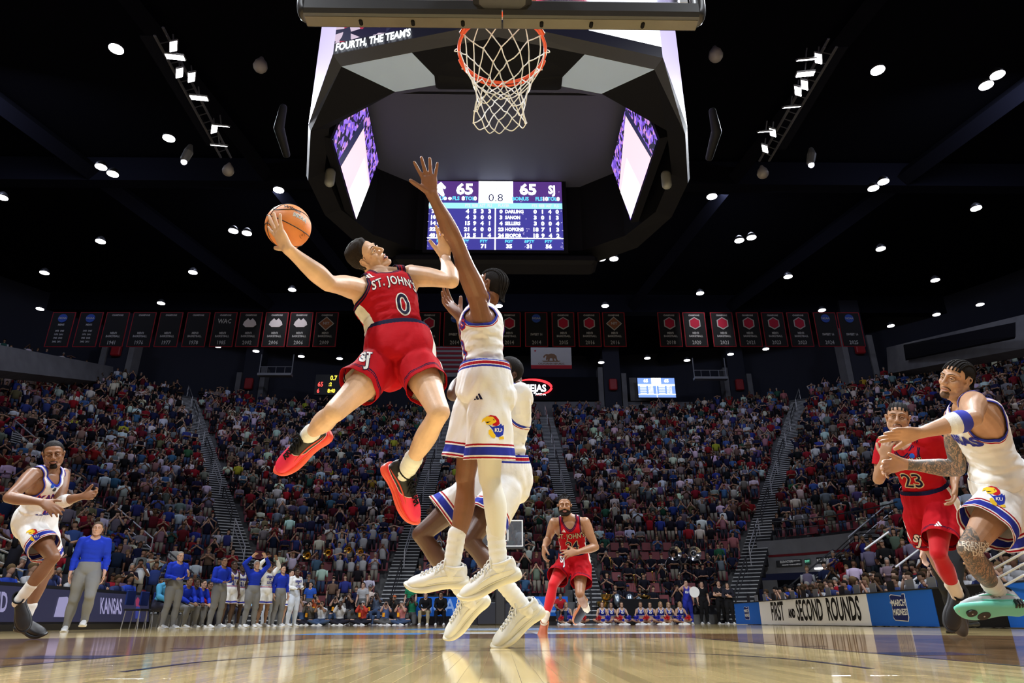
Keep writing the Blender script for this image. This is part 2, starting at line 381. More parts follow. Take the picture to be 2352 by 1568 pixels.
flat('centre_logo_ring', strip(0, CEN_Y, 1.35, 2.2, 0, 6.2832, 48), LB); flat('centre_logo_disc', [[(math.cos(a)*1.35, CEN_Y+math.sin(a)*1.35) for a in np.linspace(0, 6.2832, 40)[:-1]]], LW)
for a, b_, c, mt in ((-2.6, -1.0, 9.2, LB), (-.8, .35, 9.6, LW), (.45, 2.4, 9.3, LW)): flat('court_decal_block', [R_(a, b_, c, c+1.3)], mt, .0009)
flat_text('court_lettering', text_tris('NCAA', 1.1, .02), (0, CEN_Y, .001), (1, 0, 0), (0, 1, 0), LINE, floor, .001)
# ======================= hoop and backboard =======================
GL = mat('board_glass', (.75, .78, .85), .05, trans=.9); PAD = mat('pad_black', (.03, .03, .035), .35); PAD_BOUNCE = mat('pad_underside_bounce', (.085, .075, .055), .4, noise=.15, nscale=6); ALU = mat('aluminium', (.6, .6, .62), .3, .8)  # pad underside is tan: the wood floor's bounce light put into the colour
ORG = mat('rim_orange', (.72, .075, .012), .32, coat=.3); NETM = mat('net_cord', (.84, .85, .85), .75)
def backboard(y0, sgn, label, near=True, zb=2.905):
    root = thing('basketball_hoop', label, 'hoop', (0, y0, 0)); f = lambda x, y, z: (x, sgn*y, z)
    m = MB(); m.box(f(0, -.02, zb+.535), (1.80, .012, 1.04)); m.build('glass_board', [GL], root)
    m = MB()
    for z in (zb+.03, zb+1.04): m.box(f(0, -.02, z), (1.83, .03, .05), bev=.006)
    for x in (-.89, .89): m.box(f(x, -.02, zb+.535), (.05, .03, .98), bev=.006)
    m.build('board_frame', [ALU if near else mat('board_white', (.85, .85, .85), .4)], root, 'all' if False else False)
    m = MB()
    for x in (-.30, .30): m.box(f(x, -.006, zb+.45), (.05, .006, .45))
    for z in (zb+.25, zb+.675): m.box(f(0, -.006, z), (.61, .006, .05))
    m.build('target_square', [mat('board_white', (.85, .85, .85), .4)], root)
    for sx in (-1, 1):
        # bottom pad half: rounded section, slots underneath
        m = MB(); prof = [(-.075, zb-.055), (-.065, zb-.078), (-.05, zb-.085), (.005, zb-.085), (.018, zb-.078), (.025, zb-.06), (.025, zb+.0), (-.075, zb+.0)]
        m.prism([(f(0, a, 0)[1], b_) for a, b_ in prof], sx*.003, sx*.945, 'x'); m.build('bottom_pad', [PAD], root)
        m = MB(); m.box(f(sx*.474, -.0225, zb-.0858), (.935, .058, .003)); m.build('pad_underside_bounce', [PAD_BOUNCE], root)  # thin plate under the black pad, its colour holding the floor bounce
        if near:
            for x in (.19, .43, .68): m = MB(); m.tube([f(sx*x, -.030, zb-.0865), f(sx*x, -.012, zb-.0865), ], .0095, n=14); m.build('pad_slot', [mat('slot_black', (.004, .004, .005), .8)], root, True)
        m = MB(); m.tube([f(sx*.95, -.025, zb-.04), f(sx*.96, -.025, zb+.02), f(sx*.96, -.025, zb+.3)], [(.035, .045)]*3, n=12, k=3); m.build('corner_pad', [PAD], root, True)
    m = MB(); m.box(f(0, -.16, zb+.12), (.28, .24, .34), bev=.03); m.box(f(0, -.5, zb+.25), (.16, .6, .2), bev=.02); m.build('support_arm', [PAD], root)
    a = np.linspace(0, 2*math.pi, 48, endpoint=False); rr = .2286+.009; cy = HOOP_Y-2.49; z = 3.05
    m = MB(); m.tube([f(math.cos(t)*rr, cy+math.sin(t)*rr, z) for t in a], .009, n=10, closed=True); m.build('rim', [ORG], root, True)
    m = MB(); m.tube([f(math.cos(t)*(rr+.004), cy+math.sin(t)*(rr+.004), z-.022) for t in np.linspace(.2, math.pi-.2, 26)], .006, n=8); m.build('rim_brace', [ORG], root, True)
    m = MB(); m.box(f(0, .07, z-.005), (.34, .14, .02), bev=.004); m.box(f(0, .01, z-.04), (.19, .025, .14), bev=.004)
    for sx in (-1, 1): m.tube([f(sx*.08, .02, z-.1), f(sx*.17, .14, z-.03), f(sx*.215, .25, z-.006)], .012, n=8)
    m.build('rim_bracket', [ORG], root)
    if near:
        K = 12; rows = [(0, .232, 0), (.075, .205, 0), (.145, .175, .005), (.21, .150, .01), (.275, .132, .018), (.335, .122, .026), (.39, .122, .03), (.435, .130, .03)]; P = []; rn = random.Random(4)
        for r, (dz, rad, sw) in enumerate(rows):
            row = []
            for i in range(K):
                t = 2*math.pi*(i+.5*(r % 2))/K; j = .006 if r else 0
                row.append(vec(*f(math.cos(t)*rad*(1+.10*math.sin(2*t+1)*(r/7))+rn.uniform(-j, j)*1.6-sw*.4, cy+math.sin(t)*rad+rn.uniform(-j, j)*1.6, z-.008-dz*(1+.05*math.sin(t*2+2))+rn.uniform(-j, j)*1.5)))
            P.append(row)
        m = MB()
        for r in range(len(rows)-1):
            for i in range(K):
                for o in ((0, -1) if r % 2 == 0 else (0, 1)):
                    q, p = P[r+1][(i+o) % K], P[r][i]; md = (p+q)/2+vec(rn.uniform(-.004, .004), rn.uniform(-.004, .004), -.004); m.tube([p, md, q], [.0036, .0030, .0036], n=5, k=2)
        for r in range(1, len(rows)):
            for p in P[r]: m.ball(p, .0052, 6)
        for i in range(K):
            p, q = P[-1][i], P[-1][(i+1) % K]; m.tube([p, (p+q)/2+vec(0, 0, -.028), q], .003, n=5, k=3)
            t = 2*math.pi*i/K; p = P[0][i]; m.tube([p, vec(*f(math.cos(t)*.262, cy+math.sin(t)*.262, z-.004)), vec(*f(math.cos(t)*.25, cy+math.sin(t)*.25, z+.012)), p], .003, n=5, k=3)
        net = m.build('net', [NETM], root, 'all')
    else:
        m = MB(); K = 10
        for i in range(K):
            for o in (-1, 1):
                pts = [f(math.cos(2*math.pi*i/K+o*k_*.32)*(.232-.025*k_), cy+math.sin(2*math.pi*i/K+o*k_*.32)*(.232-.025*k_), z-.1*k_) for k_ in range(5)]; m.tube(pts, .006, n=4)
        m.build('net', [NETM], root)
    return root
backboard(2.49, 1, 'basketball hoop with orange rim and white net hanging overhead')
fb = backboard(FAR_Y-1.22, -1, 'far basketball hoop beyond the players, white framed glass board', False, 2.93)
m = MB(); m.box((0, 1.3, 1.35), (.42, .42, 2.7), bev=.05); m.build('padded_post', [PAD], fb); m = MB(); m.box((0, 2.0, .42), (1.9, 1.7, .84), bev=.05); m.build('padded_base', [mat('pad_navy', (.008, .009, .02), .5)], fb)
m = MB(); m.tube([(0, .3, 3.2), (0, 1.0, 2.9), (0, 1.3, 2.6)], .09, n=10); m.build('boom', [PAD], fb)
# ======================= scoreboard over centre court =======================
def emis(name, c=(1, 1, 1), s=1.0):
    if name in MATS: return MATS[name]
    m = bpy.data.materials.new(name); m.use_nodes = True; MATS[name] = m; b = m.node_tree.nodes['Principled BSDF']
    b.inputs['Base Color'].default_value = (.01, .01, .01, 1); b.inputs['Emission Color'].default_value = (*c, 1); b.inputs['Emission Strength'].default_value = s; b.inputs['Roughness'].default_value = .4; return m
def crowd_print(name, c1, c2, c3, scale, s):
    """a television picture of the stands: blotches of three colours"""
    m = emis(name, c1, s); nt = m.node_tree; b = nt.nodes['Principled BSDF']; tc = nt.nodes.new('ShaderNodeTexCoord'); v = nt.nodes.new('ShaderNodeTexVoronoi'); v.inputs['Scale'].default_value = scale; nt.links.new(tc.outputs['Object'], v.inputs['Vector'])
    sp = nt.nodes.new('ShaderNodeSeparateColor'); nt.links.new(v.outputs['Color'], sp.inputs[0]); r = nt.nodes.new('ShaderNodeValToRGB'); r.color_ramp.interpolation = 'CONSTANT'; e = r.color_ramp.elements; e[0].color = (.01, .008, .03, 1); e[1].position = .35; e[1].color = (*c1, 1)
    e2 = e.new(.62); e2.color = (*c2, 1); e3 = e.new(.84); e3.color = (*c3, 1); nt.links.new(sp.outputs[0], r.inputs[0]); nt.links.new(r.outputs[0], b.inputs['Emission Color']); return m
def scoreboard():
    cx, z0 = -.08, 11.6; root = thing('scoreboard', 'huge octagonal scoreboard hanging over centre court with lit screens', 'scoreboard', (0, 0, 0))
    BK = mat('board_black', (.004, .004, .007), .7); GR = mat('board_grey', (.06, .062, .078), .6); SV = mat('board_silver', (.38, .50, .78), .4, .0); CE = mat('board_ceiling', (.05, .052, .085), .6)
    O = [(-3.62, 11.5), (-1.95, 11.06), (0, 10.56), (1.95, 11.06), (3.62, 11.5), (4.75, 13.8), (5.35, 15.9), (5.3, 17.6), (4.6, 19.5), (3.1, 20.75), (0, 21.1), (-3.1, 20.75), (-4.6, 19.5), (-5.3, 17.6), (-5.35, 15.9), (-4.75, 13.8)]
    I = [(-2.42, 12.62), (-1.3, 12.35), (0, 12.25), (1.3, 12.35), (2.42, 12.62), (4.25, 13.9), (4.8, 15.7), (4.75, 17.6), (4.05, 19.0), (2.8, 19.95), (0, 20.1), (-2.8, 19.95), (-4.05, 19.0), (-4.75, 17.6), (-4.8, 15.7), (-4.25, 13.9)]
    O = [(x+cx, y) for x, y in O]; I = [(x+cx, y) for x, y in I]; n = 16
    mid = [(a[0]*.86+b_[0]*.14, a[1]*.86+b_[1]*.14) for a, b_ in zip(O, I)]
    for i in range(n):
        j = (i+1) % n; near = i in (0, 1, 2, 3); side = i in (4, 15, 5, 14); o1, o2, p1, p2, q1, q2 = O[i], O[j], mid[i], mid[j], I[i], I[j]
        m = MB(); m.add([(*o1, z0+.02), (*o2, z0+.02), (*p2, z0-.16), (*p1, z0-.16)], [(0, 1, 2, 3)]); m.build('rim_panel', [GR], root)
        m = MB(); m.add([(*p1, z0-.16), (*p2, z0-.16), (*q2, z0+.02), (*q1, z0+.02)], [(0, 1, 2, 3)]); m.build('soffit_panel', [SV if i in (0, 3) else BK], root)
        m = MB(); m.add([(*q1, z0+.02), (*q2, z0+.02), (q2[0], q2[1], 14.15), (q1[0], q1[1], 14.15)], [(0, 1, 2, 3)]); m.build('well_wall', [BK], root)
        top = 16.6; led = near or side; zl = z0+.34 if near else z0+.05
        if near: m = MB(); m.add([(*o1, z0+.02), (*o2, z0+.02), (*o2, zl), (*o1, zl)], [(0, 1, 2, 3)]); m.build('ribbon_screen', [emis('ribbon_black', (.01, .01, .02), 1)], root)
        m = MB(); m.add([(*o1, zl), (*o2, zl), (o2[0], o2[1], top), (o1[0], o1[1], top)], [(0, 1, 2, 3)])
        pic = {0: crowd_print('tv_crowd_red', (.35, .02, .06), (.02, .02, .05), (.6, .5, .6), 5.5, 1.4), 1: crowd_print('tv_crowd_red', (.3, .02, .05), (.02, .02, .05), (.5, .4, .5), 5, 1.2), 2: crowd_print('tv_bright', (.75, .05, .12), (1, .9, .95), (.9, .85, 1), 2.0, 1.8), 3: emis('tv_white', (.88, .94, 1), 3.2)}.get(i, emis('tv_lilac', (.62, .55, .85), 1.2) if side else BK)
        m.build('outer_screen' if led else 'outer_wall', [pic], root)
    m = MB(); m.add([(x, y, 14.15) for x, y in I], [tuple(range(n))]); m.build('well_ceiling', [CE], root)
    m = MB(); m.add([(x, y, 16.6) for x, y in O], [tuple(range(n-1, -1, -1))]); m.build('roof_panel', [BK], root)
    # inner lip seen under the near edge
    m = MB(); m.add([(-2.3+cx, 12.66, z0+.0), (2.3+cx, 12.66, z0+.0), (1.9+cx, 12.85, z0+.25), (-1.9+cx, 12.85, z0+.25)], [(0, 1, 2, 3)]); m.build('inner_lip', [mat('lip_tan', (.10, .09, .07), .5)], root)
    m = MB(); m.ball((cx, 11.75, z0+.02), (1.75, .62, .16), 24); m.box((cx, 12.2, z0-.03), (2.9, .5, .14), bev=.06); m.build('speaker_cluster', [BK], root, True)
    # slanted side screens
    for sg, q in ((-1, [(764, 320, 14.3), (818, 503, 18.2), (872, 360, 18.2), (828, 170, 14.3)]), (1, [(1510, 320, 14.3), (1448, 505, 18.2), (1403, 350, 18.2), (1455, 178, 14.3)])):
        P = [at_y(a, b_, y) for a, b_, y in q]; u = P[1]-P[0]; v = P[3]-P[0]; P[2] = P[0]+u+v; nrm = unit(np.cross(u, v)); nrm = nrm if nrm[0]*sg < 0 else -nrm
        m = MB(); c = sum(P)/4; B_ = [c+(p-c)*1.05-nrm*.02 for p in P]; D_ = [p-nrm*.25 for p in B_]; m.add(B_+D_, [(0, 1, 2, 3), (7, 6, 5, 4), (0, 4, 5, 1), (1, 5, 6, 2), (2, 6, 7, 3), (3, 7, 4, 0)]); sc1 = m.build('side_screen', [BK], root)
        def pl(name, uv, mt, lift): 
            m = MB(); m.add([P[0]+u*a+v*b_+nrm*lift for a, b_ in uv], [tuple(range(len(uv)))]); return m.build(name, [mt], sc1)
        pl('screen_picture', [(0, 0), (1, 0), (1, 1), (0, 1)], crowd_print('tv_crowd_violet', (.16, .07, .55), (.30, .16, .75), (.55, .25, .6), 9, 1.3), .002)
        pl('court_picture', [(.30, .0), (1, .0), (1, .60), (.42, .78)] if sg < 0 else [(.18, 0), (.98, .0), (1, .58), (.3, .98)], emis('tv_court', (1, .72, .80), 1.15), .006)
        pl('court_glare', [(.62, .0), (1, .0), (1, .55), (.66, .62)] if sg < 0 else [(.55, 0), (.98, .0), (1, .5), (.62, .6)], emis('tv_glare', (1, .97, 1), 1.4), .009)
        pl('crowd_picture', [(.22, .0), (.30, .0), (.42, .78), (.34, .83)] if sg < 0 else [(.16, 0), (.2, 0), (.36, .98), (.3, .99)], emis('tv_dark', (.02, .02, .08), 1), .009)
    # the statistics screen
    W_, H_ = 4.50, 2.68; x0, zb, Y = -2.45, 11.43, 19.62
    m = MB(); m.box((x0+W_/2, Y+.16, zb+H_/2+.0), (W_+.3, .3, H_+.2)); m.box((x0+W_/2, Y+.4, zb-.32), (W_+2.2, .9, .35), bev=.1); s0 = m.build('statistics_screen', [BK], root)
    NV, PU, TQ, WT, CY = emis('tv_navy', (.05, .045, .30), 1.2), emis('tv_purple', (.085, .03, .20), 1.2), emis('tv_turquoise', (.35, .80, .82), 1.2), emis('tv_white'), emis('tv_cyan', (.12, .65, .95), 1.3); DK = emis('tv_dark')
    def bx(name, a, b_, c, d, mt, lift=.012):
        m = MB(); m.add([(x0+W_*a, Y-lift, zb+H_*b_), (x0+W_*c, Y-lift, zb+H_*b_), (x0+W_*c, Y-lift, zb+H_*d), (x0+W_*a, Y-lift, zb+H_*d)], [(0, 1, 2, 3)]); m.build(name, [mt], s0)
    bx('screen_field', 0, 0, 1, 1, NV, .008); bx('screen_header', 0, .70, 1, 1, PU); bx('clock_field', .37, .67, .63, 1, WT, .02); bx('column_header', 0, .59, 1, .675, TQ, .016)
    bx('rule', 0, .155, 1, .17, WT, .02); bx('rule', .493, 0, .502, .60, WT, .02)
    def tx(t, u, v, h, mt, al='CENTER', bold=.0, sx=1.0, lift=.03): flat_text('screen_lettering', text_tris(t, h*H_, bold*H_*.5, sx, 1, al, 2), (x0+W_*u, Y-lift, zb+H_*v), (1, 0, 0), (0, 0, 1), mt, s0, 0)
    tx('65', .265, .87, .22, WT, bold=.016); tx('65', .745, .87, .22, WT, bold=.016); tx('SJ', .925, .87, .17, WT, bold=.012, sx=.75); tx('0.8', .50, .745, .16, DK, bold=.0); tx('2ND', .5, .9, .09, emis('tv_pale', (.75, .75, .8), 1.2))
    m = MB(); m.tube([(x0+W_*.05, Y-.03, zb+H_*.90), (x0+W_*.085, Y-.03, zb+H_*.93), (x0+W_*.11, Y-.03, zb+H_*.9)], [.05, .12, .05], n=8); m.tube([(x0+W_*.08, Y-.03, zb+H_*.85), (x0+W_*.1, Y-.03, zb+H_*.79)], [.1, .06], n=8); m.build('team_emblem', [WT], s0)
    for t, u in (('BONUS', .06), ('FLS', .2), ('TOL', .305), ('BONUS', .685), ('FLS', .825), ('TOL', .925)): tx(t, u, .735, .075, CY, bold=.006, sx=.85)
    for t, u in (('8', .255), ('0', .345), ('10', .872), ('0', .97)): tx(t, u, .735, .075, WT, bold=.008)
    for i in range(2): m = MB(); m.ball((x0+W_*(.12+.035*i), Y-.03, zb+H_*.735), (.06, .01, .06), 12); m.build('bonus_dot', [WT], s0)
    for t, u in (('PLAYER', .04), ('PTS', .29), ('REB', .345), ('AST', .40), ('FLS', .455), ('PLAYER', .56), ('PTS', .79), ('REB', .845), ('AST', .90), ('FLS', .955)): tx(t, u, .632, .06, emis('tv_pale'), bold=.004, sx=.7)
    rowsL = [('3', '', (4, 5, 3, 3)), ('10', 'J', (4, 3, 0, 0)), ('14', 'C    JR.', (15, 9, 4, 1)), ('32', 'P', (21, 4, 0, 0)), ('40', 'B', (12, 5, 1, 4))]; rowsR = [('0', 'DARLING', (0, 1, 4, 0)), ('3', 'SANON', (3, 0, 1, 3)), ('4', 'SELLERS', (3, 0, 0, 4)), ('23', 'HOPKINS', (18, 7, 1, 3)), ('24', 'EJIOFOR', (18, 9, 4, 2))]
    for r in range(5):
        v = .545-.087*r
        for base, rows in ((0, rowsL), (.505, rowsR)):
            nbr, nm, st = rows[r]; tx(nbr, base+.035, v, .07, WT, bold=.007); tx(nm, base+.065, v, .068, WT, 'LEFT', .004, .8)
            for k, q in enumerate(st): tx(str(q), base+.29+.055*k, v, .075, WT, bold=.007)
    for t, b_, u in (('FG%', '46', .10), ('3PT%', '36', .27), ('FT%', '71', .415), ('FG%', '35', .60), ('3PT%', '31', .75), ('FT%', '56', .89)): tx(t, u, .115, .055, CY, bold=.005); tx(b_, u, .045, .075, WT, bold=.007)
    rr = random.Random(2); m = MB()
    for i in range(60):
        u = rr.choice((rr.uniform(0, .03), rr.uniform(.67, .75), rr.uniform(.965, 1))); v = rr.uniform(.02, .98); a = rr.uniform(0, 3); m.add([(x0+W_*u+math.cos(a+q)*.035*k_, Y-.024, zb+H_*v+math.sin(a+q)*.035*k_) for q, k_ in ((0, 1), (1.57, .35), (3.14, 1), (4.71, .35))], [(0, 1, 2, 3)])
    o = m.build('screen_confetti', [emis('tv_lilac')], s0); o['kind'] = 'stuff'
    # ribbon lettering on the near left face
    o1, o2 = vec(*O[0], z0+.17), vec(*O[1], z0+.17); U = unit(o2-o1); flat_text('ribbon_lettering', text_tris("FOURTH, THE TEAM'S", .29, .010, .62, 1, 'LEFT'), o1+U*.06, U, (0, 0, 1), emis('tv_white'), root, .03)
    for sg in (-1, 1):
        m = MB(); m.tube([(sg*5.6+cx, 14.2, 12.5), (sg*5.75+cx, 14.5, 12.1), (sg*5.72+cx, 15.2, 11.8)], [.10, .14, .10], n=10); m.build('line_array_speaker', [mat('speaker_black', (.006, .006, .008), .6)], root, True)
        m = MB(); m.tube([(sg*4.6+cx, 15.6, 11.5), (sg*4.6+cx, 15.6, 11.2)], .14, n=10); m.build('corner_light', [mat('fixture_grey', (.2, .2, .2), .4)], root, True)
    for x, y in ((-3, 13), (3, 13), (-3, 19), (3, 19)): m = MB(); m.tube([(x, y, 16.5), (x, y, 24)], .03, n=6); m.build('hanging_cable', [BK], root)
scoreboard()
# ======================= the bowl =======================
KX, KY, R0, TREAD, RISE, Z0, NROW = 8.5, 13.5, 3.4, .90, .555, .40, 31
def ring(t, a):
    """point of the bowl at offset t; a = arc position along side (left, going up court), corner, end, corner, side"""
    r = R0+t
    segs = [('s', 22), ('c', math.pi/2*r), ('e', 2*KX), ('c', math.pi/2*r), ('s', 22)]
    for i, (k, L) in enumerate(segs):
        if a <= L or i == 4:
            if i == 0: return (-KX-r, CEN_Y+KY-22+a), (-1, 0), i
            if i == 1: p = math.pi-a/r; return (-KX+math.cos(p)*r, CEN_Y+KY+math.sin(p)*r), (math.cos(p), math.sin(p)), i
            if i == 2: return (-KX+a, CEN_Y+KY+r), (0, 1), i
            if i == 3: p = math.pi/2-a/r; return (KX+math.cos(p)*r, CEN_Y+KY+math.sin(p)*r), (math.cos(p), math.sin(p)), i
            return (KX+r, CEN_Y+KY-a), (1, 0), i
        a -= L
def ring_len(t): return 44+2*KX+math.pi*(R0+t)
def ring_path(t, n=14):
    r = R0+t; P = [(-KX-r, CEN_Y+KY-22)]; P += [(-KX+math.cos(p)*r, CEN_Y+KY+math.sin(p)*r) for p in np.linspace(math.pi, math.pi/2, n)]
    P += [(KX+math.cos(p)*r, CEN_Y+KY+math.sin(p)*r) for p in np.linspace(math.pi/2, 0, n)]; P.append((KX+r, CEN_Y+KY-22)); return P
CONC = mat('concrete', (.11, .11, .115), .85, noise=.12, nscale=1.5); CONCL = mat('concrete_light', (.15, .15, .165), .85, noise=.12, nscale=1.2); STEP = mat('step_grey', (.035, .035, .04), .8); NOSE = mat('step_nosing', (.42, .43, .45), .6); RAIL = mat('rail_grey', (.42, .42, .45), .4, .6); RAILB = mat('rail_black', (.012, .012, .014), .4)
WALL = mat('wall_dark', (.028, .030, .045), .85, spec=.2); WALLB = mat('wall_black', (.004, .004, .008), .9, spec=.2)
prev = None; V = []; Fc = []; n = 0
for i in range(NROW+1):
    z = Z0+RISE*i; a = ring_path(TREAD*i); b_ = ring_path(TREAD*(i+1)); zb = 0 if i == 0 else z-RISE; k = len(a)
    V += [(x, y, zb) for x, y in a]+[(x, y, z) for x, y in a]+[(x, y, z) for x, y in b_]
    for j in range(k-1):
        if i < 6 and 20 <= j <= 27: continue                        # the portal is cut out of the lower rows here
        Fc += [(n+j+1, n+j, n+k+j, n+k+j+1), (n+k+j+1, n+k+j, n+2*k+j, n+2*k+j+1)]
    n += 3*k
bowl = new_obj('seating_tier', mesh_np('seating_tier', np.array(V, float), Fc, [CONC], smooth=False)); bowl['kind'] = 'structure'
TOPT, TOPZ = TREAD*(NROW+1), Z0+RISE*NROW
AISLES = [('e', -4.85), ('e', 4.05), ('l', math.radians(124.5)), ('r', math.radians(57)), ('l', math.radians(163)), ('r', math.radians(14))]
def aisle_gap(pt, t, seg):
    """distance to the nearest aisle centre line"""
    d = 9.0; r = R0+t; x, y = pt
    for k, v in AISLES:
        if k == 'e' and seg in (1, 2, 3) and y > CEN_Y+KY: d = min(d, abs(x-v) if abs(x-v) < 3 and y > CEN_Y+KY+R0*.9 else 9)
        if k == 'l' and seg in (0, 1): d = min(d, abs(-math.sin(v)*(x+KX)+math.cos(v)*(y-CEN_Y-KY)))
        if k == 'r' and seg in (3, 4): d = min(d, abs(-math.sin(v)*(x-KX)+math.cos(v)*(y-CEN_Y-KY)))
    return d
for ai, (k, v) in enumerate(AISLES):
    names = ('end stand stairs left of the far basket', 'end stand stairs right of the far basket', 'long corner stairs rising on the left of the far stand', 'long corner stairs rising on the right of the far stand', 'stairs climbing the left side stand', 'stairs climbing the right side stand')
    if k == 'e': o, dr, sd = vec(v, CEN_Y+KY+R0, 0), vec(0, 1, 0), vec(1, 0, 0)
    else: dr = vec(math.cos(v), math.sin(v), 0); sd = vec(-dr[1], dr[0], 0); o = vec(-KX if k == 'l' else KX, CEN_Y+KY, 0)+dr*R0
    root = thing('stairway', names[ai], 'stairs', tuple(o)); rotm = np.stack([sd, dr, vec(0, 0, 1)], 1)
    lo = 0 if (k, v) != AISLES[3] else 0
    for i in range(lo, NROW):
        z = Z0+RISE*i
        for h in (1, 2, 3):
            hh = RISE*h/3; m = MB() if h == 1 and True else m
            m.box(dr*(TREAD*(i-1)+TREAD*(h-1)/3+TREAD*.5*(1-(h-1)/3))+vec(0, 0, z-RISE+hh/2+.005), (1.25, TREAD*(1-(h-1)/3), hh), rot=rotm)
            m.box(dr*(TREAD*(i-1)+TREAD*(h-1)/3+.0)+vec(0, 0, z-RISE+hh-.01), (1.25, .05, .05), 1, rot=rotm)
        st = m.build('step', [STEP, NOSE], root)
    m = MB()
    for i in range(0, NROW, 4):
        a_, b2 = dr*(TREAD*i)+vec(0, 0, Z0+RISE*i+.92), dr*(TREAD*(i+3))+vec(0, 0, Z0+RISE*(i+3)+.92); m = MB(); m.tube([a_-vec(0, 0, .9), a_, b2, b2-vec(0, 0, .9)], .032, n=6); m.tube([a_-vec(0, 0, .42), b2-vec(0, 0, .42)], .02, n=6)
        m.build('handrail', [RAIL if (i//4) % 2 else RAILB], root)
# ---- walls, columns, ceiling ----
def curtain(name, t, z0, z1, mt, a0=0, a1=None, kind='structure'):
    P = ring_path(t, 18); V = [(x, y, z0) for x, y in P]+[(x, y, z1) for x, y in P]; k = len(P); o = new_obj(name, mesh_np(name, np.array(V, float), [(j+1, j, k+j, k+j+1) for j in range(k-1)], [mt], smooth=False)); o['kind'] = kind; return o
curtain('wall_back', TOPT+4.5, TOPZ-.5, 25.5, WALL); m = MB()
P = ring_path(TOPT, 14); P2 = ring_path(TOPT+4.5, 14); k = len(P); o = new_obj('floor_concourse', mesh_np('fc', np.array([(x, y, TOPZ) for x, y in P]+[(x, y, TOPZ) for x, y in P2], float), [(j+1, j, k+j, k+j+1)[::-1] for j in range(k-1)], [CONC], smooth=False)); o['kind'] = 'structure'
m = MB(); m.box((0, 20, 26.2), (130, 130, .3)); c_ = m.build('ceiling', [mat('ceiling_black', (.0022, .0024, .006), .95, spec=.1)]); c_['kind'] = 'structure'
for x0, y0, x1, y1 in ((-60, 12, 60, 12), (-60, 34, 60, 34), (-60, 52, 60, 52)): m = MB(); m.box(((x0+x1)/2, (y0+y1)/2, 24.8), (abs(x1-x0)+.01, .8, 1.6)); o = m.build('trim_%d' % y0, [mat('beam_dark', (.0045, .005, .011), .9, spec=.1)]); o['kind'] = 'structure'
for i, (xa, xb) in enumerate(((-34, -16), (34, 16), (-20, -9), (20, 9))): m = MB(); m.tube([(xa, -4, 24.6), (xb, 64, 24.6)], [(.45, .6)]*2, n=4, side=(1, 0, 0)); o = m.build('trim_%d' % (60+i), [mat('beam_dark')]); o['kind'] = 'structure'
for i, px in enumerate((262, 578, 1405, 1692, 1980)):
    Y = 61.5 if 400 < px < 1800 else (53 if px < 400 else 52); p = at_y(px, 900, Y); m = MB(); m.box((p[0], Y, (TOPZ+25)/2), (1.6, 1.4, 25-TOPZ)); m.box((p[0]-1.1*np.sign(p[0]), Y-.2, TOPZ+2.4), (.45, 1.2, 4.8), 1); m.box((p[0]+1.1*np.sign(p[0]), Y-.2, TOPZ+2.1), (.45, 1.2, 4.2), 1); o = m.build('trim_%d' % (80+i), [WALL, CONCL]); o['kind'] = 'structure'
    m = MB(); m.box((0, 0, 0), (.75, .4, 1.1), bev=.08); b = m.build('wall_lamp_box', [mat('red_box', (.30, .01, .015), .5)], loc=(p[0], Y-1.0, TOPZ+3.0)); tag(b, ('red box on the leftmost concourse column', 'red box on the column left of the small scoreboard', 'red box on the column right of the flag', 'red box on the column right of the lit screen', 'red box on the column above the right stairs')[i], 'box')
# soffit walls at upper left and right, behind the top seats
for sg, pts in ((-1, [(0, 792), (260, 842), (260, 880), (0, 850)]), (1, [(2036, 798), (2352, 722), (2352, 800), (2040, 858)])):
    Y0_, Y1_ = (34, 50) if sg < 0 else (50, 34); ys = [Y0_, Y1_, Y1_, Y0_]; P = [at_y(a, b_, y) for (a, b_), y in zip(pts, ys)]; m = MB(); m.add(P+[p+vec(sg*1.0, 1.2, 0) for p in P], [(0, 1, 2, 3), (7, 6, 5, 4), (0, 4, 5, 1), (1, 5, 6, 2), (2, 6, 7, 3), (3, 7, 4, 0)]); o = m.build('trim_%d' % (95+sg), [CONCL]); o['kind'] = 'structure'
P = [at_y(2075, 795, 46.5), at_y(2330, 745, 32.5), at_y(2330, 778, 32.5), at_y(2080, 828, 46.5)]; m = MB(); m.add([p-vec(.15, .3, 0) for p in P]+[p for p in P], [(0, 1, 2, 3), (4, 5, 1, 0), (5, 6, 2, 1), (6, 7, 3, 2), (7, 4, 0, 3)]); tag(m.build('dark_window_band', [WALLB]), 'long dark glazed band in the wall above the right stand', 'window band')
